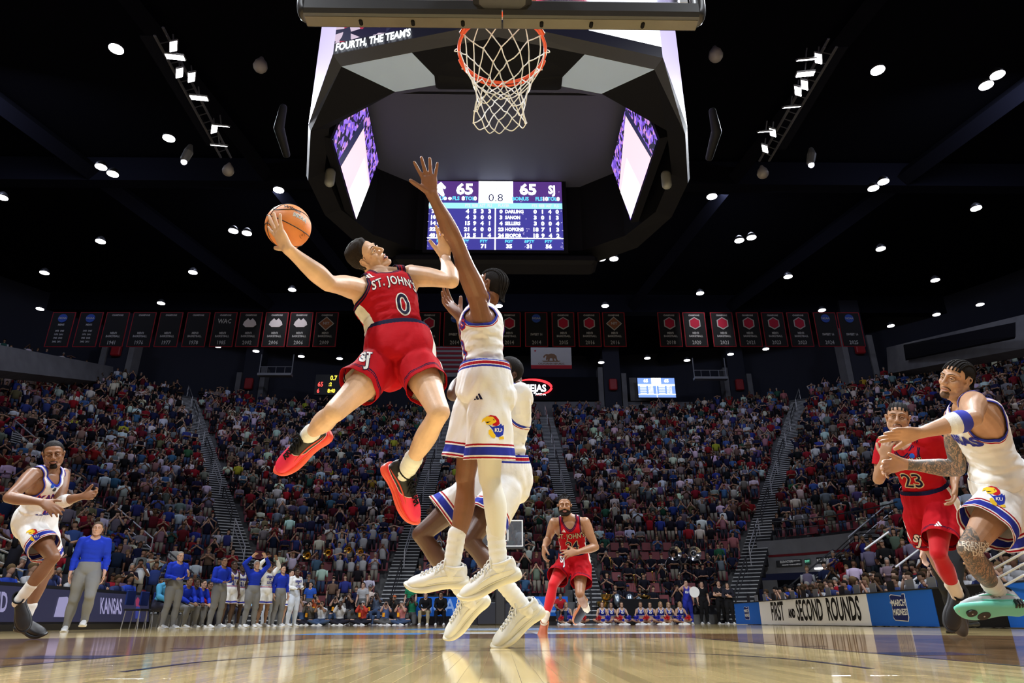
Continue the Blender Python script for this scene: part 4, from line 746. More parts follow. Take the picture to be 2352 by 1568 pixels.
# ======================= people =======================
def lerp(a, b, t): return np.asarray(a)*(1-t)+np.asarray(b)*t
def torso_parts(J, s, inf=0.0, fem=False, n=28, upto=1.0, arms=True):
    P, N = J['P'], J['N']; rp = unit(J['hR']-J['hL']); rc = unit(J['SR']-J['SL']); up = unit(N-P)
    mid = J.get('M', lerp(P, N, 0.5)+np.cross(unit(up), rp)*0.0)
    sec = [(-0.13, .105, .085), (-0.04, .155, .108), (0.08, .168, .112), (0.2, .157, .102), (0.36, .142, .095), (0.55, .157, .106), (0.72, .175, .118), (0.84, .172, .112), (0.93, .135, .088), (0.99, .085, .068)]
    if fem: sec = [(-0.13, .1, .085), (-0.04, .155, .108), (0.08, .165, .11), (0.2, .145, .098), (0.36, .118, .085), (0.55, .13, .095), (0.70, .145, .112), (0.84, .145, .095), (0.93, .11, .075), (0.99, .07, .058)]
    C, S, D, A, B = [], [], [], [], []
    for t, a, b in sec:
        if t < 0: c = P+(P-mid)*(-t)*0 + (P-lerp(P, N, 1))*(-t)
        else: c = lerp(lerp(P, mid, min(1, t*2)), lerp(mid, N, max(0, t*2-1)), t) if False else (1-t)**2*P+2*t*(1-t)*(2*mid-0.5*(P+N))+t*t*N
        r = unit(lerp(rp, rc, min(max(t, 0), 1))); C.append(c); S.append(r); D.append(np.cross(up, r)); A.append(a*s+inf); B.append(b*s+inf)
    parts = [loft(np.array(C), np.array(S), np.array(D), A, B, n=n, e=2.35, k=4)]
    f = np.cross(up, rc)
    for k in 'RL':
        Sh = J['S'+k]; sg = 1 if k == 'R' else -1
        inner = lerp(N, Sh, 0.15)+up*0.035*s
        parts.append(tube([inner, lerp(N, Sh, 0.5)+up*0.012*s, Sh-unit(Sh-N)*0.01*s], [(.05*s+inf, .04*s+inf), (.055*s+inf, .045*s+inf), (.056*s+inf, .05*s+inf)], side=f, n=14))
        if arms:
            base = lerp(P, N, 0.80)+rc*sg*0.075*s+f*0.062*s
            if not fem: parts.append(ball(base, (0.075*s+inf, 0.045*s+inf, 0.058*s+inf), 14, np.stack([rc, f, up], 1)))
            else: parts.append(ball(lerp(P, N, 0.72)+rc*sg*0.068*s+f*0.075*s, 0.05*s+inf, 14))
            parts.append(tube([Sh-up*0.03*s, lerp(P, N, 0.66)+rc*sg*0.125*s-f*0.02*s, lerp(P, N, 0.42)+rc*sg*0.1*s-f*0.01*s], [.052*s+inf, .058*s+inf, .035*s+inf], n=12))
    for k in 'RL':
        sg = 1 if k == 'R' else -1; fp = np.cross(up, rp)
        parts.append(ball(J['h'+k]-fp*0.055*s-up*0.01*s, (0.085*s+inf, 0.075*s+inf, 0.09*s+inf), 14, np.stack([rp, fp, up], 1)))
    return parts
def leg_parts(J, s, k, inf=0.0, fem=False):
    h, kn, an = J['h'+k], J['k'+k], J['a'+k]; rp = unit(J['hR']-J['hL']); td = unit(kn-h); sd = unit(an-kn)
    side = rp-td*(rp@td) if abs(rp@td) < 0.9 else vec(0, 0, 1); fr = unit(np.cross(td, side))
    f = -unit(sd-td*(sd@td)) if np.linalg.norm(np.cross(td, sd)) > 0.15 else unit(np.cross(unit(side), td))
    m = 0.93 if fem else 1.0; g = J.get('lg', 1.0)
    pts = [h, lerp(h, kn, .25)+f*.012*s, lerp(h, kn, .5)+f*.015*s, lerp(h, kn, .75)+f*.008*s, kn+f*.004*s]
    rr = [.092*m, .094*m, .083*m, .066*m, .056*m]
    p = [tube(pts, [r*s*g+inf for r in rr], n=16, k=4)]
    cb = -f
    p.append(tube([kn, lerp(kn, an, .14)+cb*.01*s, lerp(kn, an, .3)+cb*.018*s, lerp(kn, an, .5)+cb*.014*s, lerp(kn, an, .75)+cb*.004*s, an], [r*s*g+inf for r in (.053, .052, .058, .051, .037, .036)], n=16, k=4))
    p.append(ball(kn+f*.022*s, (.036*s+inf)*1.0, 12))
    return p
def arm_parts(J, s, k, inf=0.0, upto=1.0, fem=False):
    S, e, w = J['S'+k], J['e'+k], J['w'+k]; m = J.get('ag', 1.09)*(0.80 if fem else 1.0); d1, d2 = unit(e-S), unit(w-e)
    b = unit(d2-d1*(d2@d1)) if np.linalg.norm(np.cross(d1, d2)) > 0.1 else vec(0, 0, 1)
    p = [tube([S, lerp(S, e, .22), lerp(S, e, .5)+b*.006*s, lerp(S, e, .8), e], [(r*m*s+inf) for r in (.056, .057, .051, .042, .041)], n=14)]
    hs = J.get('ws'+k); q = J.get('cut'+k, 1.0)
    p.append(tube([e, lerp(e, w, .25)+b*.004*s, lerp(e, w, .5), lerp(e, w, .8), w], [(.041*m*s+inf), (.046*m*s+inf), (.040*m*s+inf), (.030*m*s+inf), (.031*m*s+inf, .023*m*s+inf)], n=14, side=hs))
    p.append(ball(S, .058*m*s+inf, 14)); return p
def hand_parts(w, d, nrm, k, s, curl=(0.15,)*5, spread=0.12, fem=False, thumb=(0.75, 0.6, 0.15)):
    """w wrist, d towards the fingers, nrm out of the palm, k 'R' or 'L'; curl: index..pinky, thumb (radians per joint)"""
    d = unit(d); nrm = unit(nrm-d*(nrm@d)); t = np.cross(d, nrm)*(1 if k == 'R' else -1)
    m = s*(0.90 if fem else 1.06); parts = []
    C = [w-d*.012*m, w+d*.03*m+t*.004*m, w+d*.065*m+t*.002*m, w+d*.098*m]
    parts.append(loft(np.array(C), np.array([t]*4), np.array([nrm]*4), [.029*m, .038*m, .043*m, .039*m], [.02*m, .019*m, .017*m, .012*m], n=16, e=2.6, k=3))
    L = [(.042, .026, .021), (.047, .03, .022), (.043, .028, .021), (.034, .021, .019)]
    for i in range(4):
        off = (.032, .0105, -.011, -.031)[i]; base = w+d*(.092, .096, .093, .084)[i]*m+t*off*m
        a = spread*(1.5, .45, -.55, -1.6)[i]; dd = unit(d*math.cos(a)+t*math.sin(a)); c = curl[i]; p = base-dd*.02*m; pts = [p, base]; ang = 0
        for j in range(3):
            ang += c*(0.8, 1.15, 0.8)[j]; q = dd*math.cos(ang)+nrm*math.sin(ang); base = base+q*L[i][j]*m; pts.append(base)
        r = (.0104, .0108, .0103, .0092)[i]*m; parts.append(tube(pts, [r*1.05, r*1.03, r*.98, r*.92, r*.78], n=10, k=3))
    base = w+d*.022*m+t*.024*m+nrm*.004*m; dd = unit(t*thumb[0]+d*thumb[1]+nrm*thumb[2]); nn = unit(np.cross(dd, np.cross(nrm, dd))*0.6+d*0.7); nn = unit(nn-dd*(nn@dd)); pts = [base-dd*.012*m, base]; ang = 0
    for j, l in enumerate((.038, .031, .026)):
        base = base+(dd*math.cos(ang)+nn*math.sin(ang))*l*m; pts.append(base); ang += curl[4]
    parts.append(tube(pts, [.019*m, .0185*m, .0138*m, .0128*m, .0102*m], n=10, k=3)); return parts
# ---- head: local axes x = right, y = forward, z = up, unit metre, height 0.235 ----
def head_mesh(voxel=0.004, mouth=0.0, seed=0, wide=1.0, fem=False):
    b = []
    b.append(ball((0, -.014, .034), (.077*wide, .098, .084), 28)); b.append(ball((0, .020, -.028), (.064*wide, .068, .085), 24)); b.append(ball((0, .030, .045), (.060*wide, .052, .052), 20))
    jz = -mouth*.3
    b.append(tube([(-.062, -.012, -.03), (-.057, .005, -.068+jz*.4), (-.034, .05, -.098+jz), (0, .072, -.108+jz), (.034, .05, -.098+jz), (.057, .005, -.068+jz*.4), (.062, -.012, -.03)], .017 if not fem else .014, n=10, k=4))
    b.append(ball((0, .074, -.105+jz), (.021, .018, .017), 12))
    b.append(ball((0, .04, -.085+jz*.5), (.045, .04, .03), 14))
    for sx in (-1, 1):
        b.append(ball((sx*.036, .052, -.024), (.030, .030, .028), 14)); b.append(ball((sx*.046, .026, -.055), (.020, .036, .034), 14))
        b.append(tube([(sx*.054, .056, .020), (sx*.033, .0745, .028), (sx*.01, .080, .026)], [.010, .012, .012], n=8))
        b.append(ball((sx*.0125, .1, -.034), (.0095, .012, .009), 10))
        # ears: rim, lobe and bowl
        b.append(tube([(sx*.073, .006, -.028), (sx*.08, .004, -.014), (sx*.083, .008, .004), (sx*.086, .0, .018), (sx*.089, -.014, .016), (sx*.088, -.02, .0), (sx*.081, -.013, -.018), (sx*.076, -.002, -.031)], [.006, .005, .004, .0045, .0045, .0045, .005, .006], n=8, k=3))
        b.append(ball((sx*.076, -.004, -.004), (.006, .013, .022), 10))
    b.append(tube([(0, .080, .030), (0, .0915, .006), (0, .103, -.015), (0, .109, -.029), (0, .099, -.039)], [(.009, .009), (.0085, .009), (.0095, .009), (.0115, .0095), (.008, .007)], n=10, k=3, side=(1, 0, 0)))
    b.append(tube([(-.027, .078, -.066), (-.012, .09, -.062), (0, .0925, -.0635), (.012, .09, -.062), (.027, .078, -.066)], [.0035, .0052, .0048, .0052, .0035], n=8, k=3))
    zl = -.073-mouth
    b.append(tube([(-.025, .077, -.068), (-.013, .088-mouth*.2, zl), (0, .0905-mouth*.2, zl-.001), (.013, .088-mouth*.2, zl), (.025, .077, -.068)], [.0035, .0058, .0063, .0058, .0035], n=8, k=3))
    b.append(tube([(0, -.03, -.02), (0, -.035, -.09), (0, -.04, -.15)], [(.050, .055), (.050, .054), (.054, .058)], n=18, side=(1, 0, 0)))
    b.append(ball((0, .036, -.045), (.058, .040, .050), 20)); V, T = remesh(b, voxel, 6 if voxel < .005 else 3)
    def g(c, r, d, ax=(0, 1, 0)):
        nonlocal V
        q = (V-np.asarray(c))/np.asarray(r); k = np.exp(-(q**2).sum(1)); V = V-np.asarray(ax)*(k*d)[:, None]
    for sx in (-1, 1):
        g((sx*.031, .080, .003), (.018, .03, .012), .0085); g((sx*.017, .092, .002), (.008, .02, .012), .003)
        g((sx*.0065, .1, -.043), (.005, .012, .006), .004, (0, .3, -1))
        g((sx*.0865, -.004, .0), (.006, .008, .012), .006, (sx, 0, 0))
    g((0, .09, -.0675-mouth*.5), (.02, .02, .0022+mouth*.55), .004+mouth*1.1)
    return V, T
def head_axes(fwd, up):
    y = unit(fwd); z = unit(np.asarray(up)-y*(np.asarray(up)@y)); x = np.cross(y, z); return np.stack([x, y, z], 1)
def hairline(V, lift=0.0):
    """> 0 above the hairline of the local head"""
    y = V[:, 1]; line = np.interp(y, [-.12, -.09, -.05, -.03, -.022, .004, .016, .03, .05, .07, .1], [-.078, -.078, -.05, -.03, .026, .030, .004, .046, .070, .080, .088])
    return V[:, 2]-line-lift
def put_head(root, H, R, s, skin, voxel=0.004, mouth=0.0, hair=None, beard=None, iris=(.06, .03, .015), look=(0, 1, 0), wide=1.0, fem=False, braids=0, gaze=None, lip=None, lid=0.5, hairfun=None):
    """returns world head vertices (joined into the body) and adds eyes, brows, hair, beard as parts"""
    V, T = head_mesh(voxel, mouth, wide=wide, fem=fem); N = normals(V, T); ks = s
    W = lambda X: np.asarray(H)+(np.asarray(X)*ks)@R.T
    def shell(name, region, th, m, seed=0, rough=0.0, sub=None):
        X = V+N*(th(V) if callable(th) else th)[..., None] if callable(th) else V+N*th
        if rough: X = X+N*(wob(V, 180, seed, 2)*rough)[:, None]
        v, t = keep(X, T, lambda q: region(q))
        o = new_obj(name, mesh_np(name, W(v), t, [m]), root); return o
    eye = mat('eye_white', (.75, .72, .68), .25); ir = mat('iris_%.2f' % iris[0], iris, .2); pup = mat('pupil', (.005, .005, .005), .15)
    g = unit(gaze if gaze is not None else (0, 1, -.02))
    for sx in (-1, 1):
        c = vec(sx*.0305, .0715, .0015); m = MB(); m.ball(W(c), .0112*ks, 16, 0); m.ball(W(c+g*.0046), .0078*ks, 14, 1); m.ball(W(c+g*.0090), .0034*ks, 8, 2); eo = m.build('eye', [eye, ir, pup], root, 'all')
        m = MB(); up_z = .0065*lid+.0022
        m.tube(W([(sx*.0165, .079, .0), (sx*.023, .0858, .0025+up_z*.6), (sx*.031, .0868, .0025+up_z), (sx*.039, .083, .0025+up_z*.7), (sx*.0455, .0745, .001)]), [x*ks for x in (.0022, .0036, .0042, .0038, .0024)], n=6, k=3)
        m.tube(W([(sx*.0165, .079, -.001), (sx*.024, .0832, -.0032), (sx*.031, .0838, -.0044), (sx*.039, .080, -.0034), (sx*.0455, .074, -.0005)]), [x*ks for x in (.0020, .0030, .0032, .0030, .0020)], n=6, k=3)
        m.build('eyelid', [skin], root, 'all')
        if voxel < .0055:
            m = MB(); m.tube(W([(sx*.017, .0805, .0018), (sx*.0235, .0882, .0015+up_z*.75), (sx*.031, .0895, .001+up_z), (sx*.039, .0855, .0015+up_z*.75), (sx*.0465, .076, .001)]), [.0007*ks]*5, n=5, k=2); m.build('eyelash', [mat('lash', (.015, .01, .008), .6)], root)
        bm_ = MB(); bm_.tube(W([(sx*.011, .0925, .0225), (sx*.024, .0915, .0285), (sx*.038, .0835, .0285), (sx*.0515, .070, .0205)]), [x*ks for x in (.0017, .0024, .002, .001)], n=6, k=3)
        bm_.build('eyebrow', [mat('brow_hair', (.02, .014, .01), .8)], root)
    # lips
    if lip is not None:
        lp = (lambda q: np.minimum.reduce([.0045-abs(q[:, 2]+.0655)+.0028*(1-(q[:, 0]/.025)**2)*0+mouth*0, .024-abs(q[:, 0]), q[:, 1]-.079]))
        zc = -.0675-mouth*.5; hw = .0085+mouth*.55
        region = lambda q: 1-((q[:, 0])/.0265)**2-((q[:, 2]-zc)/hw)**2
        v, t = keep(V+N*.0004, T, lambda q: np.minimum(region(q), (q[:, 1]-.07)*50)); new_obj('lips', mesh_np('lips', W(v), t, [mat('lip_%.2f' % lip[0], lip, .45)]), root)
    if mouth > .004:
        m = MB(); m.ball(W((0, .0835-mouth*.1, -.0675-mouth*.5)), vec(.0175, .005, mouth*.55+.002)*ks, 14, 0, R); m.build('open_mouth', [mat('mouth_dark', (.05, .008, .008), .5)], root, 'all')
        m = MB(); m.tube(W([(-.014, .0845, -.0675), (0, .0885, -.0675), (.014, .0845, -.0675)]), [(.0012*ks, .003*ks)]*3, n=6, side=R[:, 1]); m.build('teeth', [mat('teeth', (.75, .7, .6), .3)], root, 'all')
    hm = mat('hair_%.2f_%.2f' % ((hair or {}).get('c', (.02,))[0], (hair or {}).get('c', (.02,))[-1]), (hair or {}).get('c', (.02, .015, .012)), .7, noise=.35, nscale=220, bump=.5, bscale=300) if hair else None
    if hair:
        st = hair.get('style', 'short')
        if st == 'short':
            th = lambda q: .0015+.013*hair.get('len', 1)*np.clip((q[:, 2]-.02-.25*np.clip(-q[:, 1]-.02, 0, .1))/.07, 0, 1)**1.2*np.clip(hairline(q)/.028, .1, 1)
            shell('hair', lambda q: hairline(q), th, hm, 3, rough=.0016*hair.get('len', 1))
        elif st == 'buzz':
            shell('hair', lambda q: hairline(q), .0022, hm, 3, rough=.0005)
        elif st == 'braids':
            shell('hair', lambda q: hairline(q), .0015, hm, 3, rough=.0003)
            bv = BVHTree.FromPolygons(V.tolist(), T.tolist()); m = MB(); nb = hair.get('n', 7)
            for i in range(nb):
                a = (i/(nb-1)-.5)*2*1.15; pts = []
                for j in range(15):
                    ph = .42+j/14*2.45; dr = vec(math.sin(a)*.9, math.cos(ph)*math.cos(a*.75), math.sin(ph)*math.cos(a*.75)+.25*abs(math.sin(a)))
                    dr = vec(math.sin(a)*.8, math.cos(ph)*.95, max(math.sin(ph), -.2)); h = bv.ray_cast(Vector(unit(dr)*.3+vec(0, -.01, .02)), Vector(-unit(dr)))
                    if h[0] is not None: pts.append(np.array(h[0])+np.array(h[1])*.003)
                pts.append(vec(math.sin(a)*.035, -.12, -.055)); pts.append(vec(math.sin(a)*.03, -.13, -.10-hair.get('tail', .03)))
                pts = np.array(pts); kk = catmull(pts, 4); r = .0046+.0012*np.cos(np.arange(len(kk))*2.2)
                m.tube(W(kk), list(r*ks), n=7)
            m.build('braid', [hm], root, 'all')['kind'] = 'stuff'
        elif st == 'twists':
            shell('hair', lambda q: hairline(q), .003, hm, 3, rough=.0008); m = MB(); rs = random.Random(5)
            for i in range(70):
                a, e = rs.uniform(0, 6.28), rs.uniform(.45, 1.57); dr = vec(math.cos(a)*math.cos(e), math.sin(a)*math.cos(e), math.sin(e)); b0 = dr*vec(.079, .098, .085)+vec(0, -.014, .034)
                if hairline(b0[None])[0] < 0: continue
                q = b0+unit(dr+vec(rs.uniform(-.5, .5), rs.uniform(-.7, .1), rs.uniform(-.1, .4)))*rs.uniform(.014, .028); m.tube(W([b0, (b0+q)/2+vec(0, 0, .004), q]), [.0055*ks, .0055*ks, .0035*ks], n=6)
            m.build('hair_twist', [hm], root, 'all')['kind'] = 'stuff'
        elif st == 'long':
            shell('hair', lambda q: hairline(q), .009, hm, 3, rough=.001); m = MB(); rs = random.Random(hair.get('seed', 1))
            for i in range(34):
                a = math.radians(rs.uniform(155, 385)); x0 = vec(math.cos(a)*.078, math.sin(a)*.085-.015, rs.uniform(-.01, .05)); L = hair.get('len', .25)*rs.uniform(.8, 1.1)
                m.tube(W([x0+vec(0, 0, .03), x0+vec(0, 0, -.03), x0*vec(1.05, 1.15, 1)+vec(0, -.01, -L*.6), x0*vec(1.0, 1.2, 1)+vec(0, -.005, -L)]), [.012*ks, .015*ks, .013*ks, .004*ks], n=6, k=3)
            m.build('hair_lock', [hm], root, 'all')['kind'] = 'stuff'
        elif st == 'cap':
            cm = mat('cap_%.2f_%.2f' % (hair['cap'][0], hair['cap'][2]), hair['cap'], .8); shell('hair', lambda q: hairline(q), .004, hm, 3)
            v, t = keep(V+N*.010, T, lambda q: q[:, 2]-.045+(q[:, 1]*.15)); o = new_obj('cap', mesh_np('cap', W(v), t, [cm]), root)
            m = MB(); m.tube(W([(-.06, .075, .05), (-.03, .12, .055), (0, .14, .057), (.03, .12, .055), (.06, .075, .05)]), [(.03*ks, .003*ks)]*5, n=8, k=3, side=R[:, 1]); b = m.build('cap_brim', [cm], o, 'all')
    if beard:
        st = beard.get('style', 'full'); bmt = mat('beard_%.2f' % beard.get('c', (.015, 0, 0))[0], beard.get('c', (.015, .011, .009)), .8, noise=.3, nscale=300, bump=.6, bscale=350)
        mouthx = lambda q: ((q[:, 0])/.0265)**2+((q[:, 2]+.0675+mouth*.5)/(.0125+mouth*.6))**2-1
        if st == 'full': fn = lambda q: np.minimum.reduce([(np.interp(q[:, 1], [-.01, .01, .03, .055, .075, .09], [.0, -.01, -.05, -.062, -.052, -.046])-q[:, 2])*20, mouthx(q), (q[:, 1]+.0)*30, (q[:, 2]+.126)*30])
        elif st == 'goatee': fn = lambda q: np.minimum.reduce([np.maximum(1-(q[:, 0]/.030)**2-((q[:, 2]+.104)/.030)**2, np.minimum(1-(q[:, 0]/.031)**2-((q[:, 2]+.0675)/.0160)**2, .5)), mouthx(q)*1.5, (q[:, 1]-.045)*30])
        shell('beard', fn, beard.get('th', .0025), bmt, 8, rough=.0006)
    return W(V), T
def shoe(root, an, fwd, up, s, cu, cs, cl=(.8, .8, .78), accent=None, collar=None, name='shoe', high=0.0, fine=True, sole_pattern=False):
    """an ankle; fwd towards the toes; up along the shin side. Parts: upper (the shoe itself), sole, lace, tongue, collar"""
    R = head_axes(fwd, up); A = np.asarray(an)-R[:, 2]*.095*s; W = lambda X: A+(np.asarray(X)*s)@R.T
    xs = [-.075, -.06, -.02, .03, .08, .13, .18, .215, .235]
    hw = [.020, .034, .040, .040, .044, .051, .048, .036, .014]; ht = [.05, .090, .104, .108, .096, .078, .064, .052, .036]
    def up_(inf=0.0, z0=.012, lo=0):
        C, S, D, a, b = [], [], [], [], []
        for x, w_, h in zip(xs, hw, ht):
            C.append((0, x, z0+(h-z0)/2)); S.append((1, 0, 0)); D.append((0, 0, 1)); a.append(w_+inf); b.append((h-z0)/2+inf)
        return loft(np.array(C, float), np.array(S, float), np.array(D, float), a, b, n=20, e=2.5, k=3)
    parts = [up_(), tube([(0, .0, .06), (0, -.008, .095), (0, -.016, .115+high)], [(.038, .05), (.038, .05), (.039, .048)], n=18, side=(1, 0, 0)), ball((0, -.055, .075), (.026, .026, .05), 14)]
    V, T = remesh([(p[0], p[1]) for p in parts], .005 if fine else .009, 3)
    V = V+normals(V, T)*(wob(V, 90, 4, 2)*.0008)[:, None]
    g = np.zeros(len(T), int); ms = [mat('shoe_upper_%.2f_%.2f_%.2f' % cu, cu, .5, bump=.15, bscale=400)]
    if accent:
        # toe cap and heel counter in the accent colour, bounded by a swept line
        fn = lambda q: np.maximum(.048-q[:, 2]-.0+np.clip(q[:, 1]-.06, 0, 1)*.62*np.clip((q[:, 1]+.0)/.1, 0, 1)-np.clip(abs(q[:, 0]) < .0, 0, 1), -1)
        V, T, g = paint(V, T, g, lambda q: fn(q)+.0025, 2); V, T, g = paint(V, T, g, fn, 1)
        ms += [mat('shoe_accent_%.2f_%.2f' % accent[:2], accent, .45), mat('shoe_piping', (.85, .82, .78), .5)]
    V, T, g = keep(V, T, lambda q: .1125+high-q[:, 2]+(q[:, 1]+.01)*.12, g)
    sh = new_obj(name, mesh_np(name, W(V), T, ms, g), root); solidify(sh, .003*s) if fine else None
    # collar
    m = MB(); a = np.linspace(0, 2*math.pi, 20, endpoint=False); zc = .1095+high
    m.tube(W([(math.cos(t)*.038, -.014+math.sin(t)*.048, zc+math.sin(t)*.006) for t in a]), .0065*s, n=7, closed=True); m.build('collar', [mat('shoe_col_%.2f' % (collar or cu)[0], collar or cu, .8)], sh, 'all')
    # moulded ridges along both sides
    if fine:
        m = MB()
        for sx in (-1, 1):
            for z0_, dz in ((.036, .0), (.058, .012)):
                pts = []
                for y in np.linspace(-.055, .13, 9):
                    hwy = np.interp(y, xs, hw); hh = np.interp(y, xs, ht); z = z0_+dz*math.sin((y+.055)*17); fz = min(.97, abs((z-.012)/(hh-.012)*2-1)); pts.append((sx*(hwy*(1-fz**2.5)**.4+.0005), y, z))
                m.tube(W(pts), list(np.array([.001, .0028, .0036, .004, .004, .004, .0036, .0028, .001])*s), n=6, k=2)
        m.build('side_overlay', [mat('overlay_%.2f_%.2f' % cs[:2], tuple(c*.92 for c in cs), .5)], sh, 'all')
    # sole
    m = MB(); out = []; n = 16; oy = np.array([-.088, -.08, -.05, .0, .05, .1, .15, .2, .232, .247]); ow = np.array([.012, .034, .045, .041, .043, .053, .057, .049, .03, .008])
    C = [(0, y, (.014+.004*math.cos(y*20))+ (max(0, y-.16))**2*2.2+(max(0, -y-.05))*.15) for y in oy]
    V2, F2 = loft(np.array(C, float), np.array([(1, 0, 0)]*10, float), np.array([(0, 0, 1)]*10, float), list(ow*1.06), [.008, .021, .024, .021, .020, .020, .019, .016, .012, .005], n=18, e=3.2, k=3)
    m.add(W(V2), F2); m.tube(W([(sx_*np.interp(y, oy, ow)*1.055, y, .019+(max(0, y-.16))**2*2.2) for sx_, y in [(1, q) for q in np.linspace(-.07, .21, 14)]]), .0022*s, n=5, k=1) if fine else None
    so = m.build('sole', [mat('shoe_sole_%.2f_%.2f_%.2f' % cs, cs, .45)], sh, 'all')
    if fine:
        m = MB()
        for i in range(6):
            y = .035+i*.021; z = np.interp(y, xs, ht)+.004; hw_ = .021-.0015*i
            m.tube(W([(-hw_, y, z-.006), (-.008, y+.006, z+.003), (.008, y+.012, z+.003), (hw_, y+.017, z-.008)]), .0032*s, n=6, k=2)
            m.tube(W([(hw_, y, z-.006), (.008, y+.006, z+.004), (-.008, y+.012, z+.004), (-hw_, y+.017, z-.008)]), .0032*s, n=6, k=2)
        for sx in (-1, 1):
            m.tube(W([(0, .03, .108), (sx*.022, .04, .128), (sx*.036, .06, .108), (sx*.012, .045, .1), (0, .032, .104)]), .003*s, n=6, k=3)
            m.tube(W([(0, .03, .108), (sx*.02, .065, .115), (sx*.034, .085, .082), (sx*.04, .1, .06)]), .0028*s, n=6, k=3)
        m.build('lace', [mat('lace_%.2f_%.2f' % cl[:2], cl, .8)], sh, 'all')
        m = MB(); m.tube(W([(0, .06, .088), (0, .036, .108), (0, .03, .135)]), [(.024*s, .006*s), (.026*s, .007*s), (.022*s, .006*s)], n=10, side=R[:, 0]); m.build('tongue', [mat('tongue_%.2f' % cu[0], tuple(c*.93 for c in cu), .8)], sh, 'all')
    if sole_pattern:
        for (x, y, r) in ((-.006, .185, .024), (.014, .125, .030)):
            zz = -.007+(max(0, y-.16))**2*2.2
            m = MB(); m.tube(W([(x, y, zz+.010), (x, y, zz-.004)]), r*s, n=22, cap=False); m.build('outsole_pod', [mat('pod_black', (.015, .015, .015), .4)], sh); m = MB(); m.tube(W([(x, y, zz), (x, y, zz-.0065)]), .004*s, n=8, cap=False); m.build('pod_pin', [mat('pod_pin', (.8, .8, .8), .4)], sh)
        for i in range(3):
            m = MB(); m.box(W((-.045, -.045+i*.014, .01)), vec(.03, .008, .03)*s, rot=R); m.build('heel_stripe', [mat('pod_black')], sh)
    return sh
def sock(root, kn, an, fwd, s, h=.12, color=(.82, .81, .76), rib=True):
    d = unit(np.asarray(kn)-an); m = MB(); n = 14 if rib else 6; pts = [an-d*.03*s]; r = [(.034*s, .038*s)]
    for i in range(n+1):
        t = i/n; pts.append(an+d*(h*s*t-.02*s)); rr = (.041+.004*t+(.0014*math.sin(i*2.4)))*s; r.append((rr, rr*1.05))
    m.tube(pts, r, n=40, side=np.cross(d, fwd), k=2); V = m.V[0]
    o = m.build('sock', [mat('sock_%.2f' % color[0], color, .9, bump=.12, bscale=160)], root, 'all'); return o
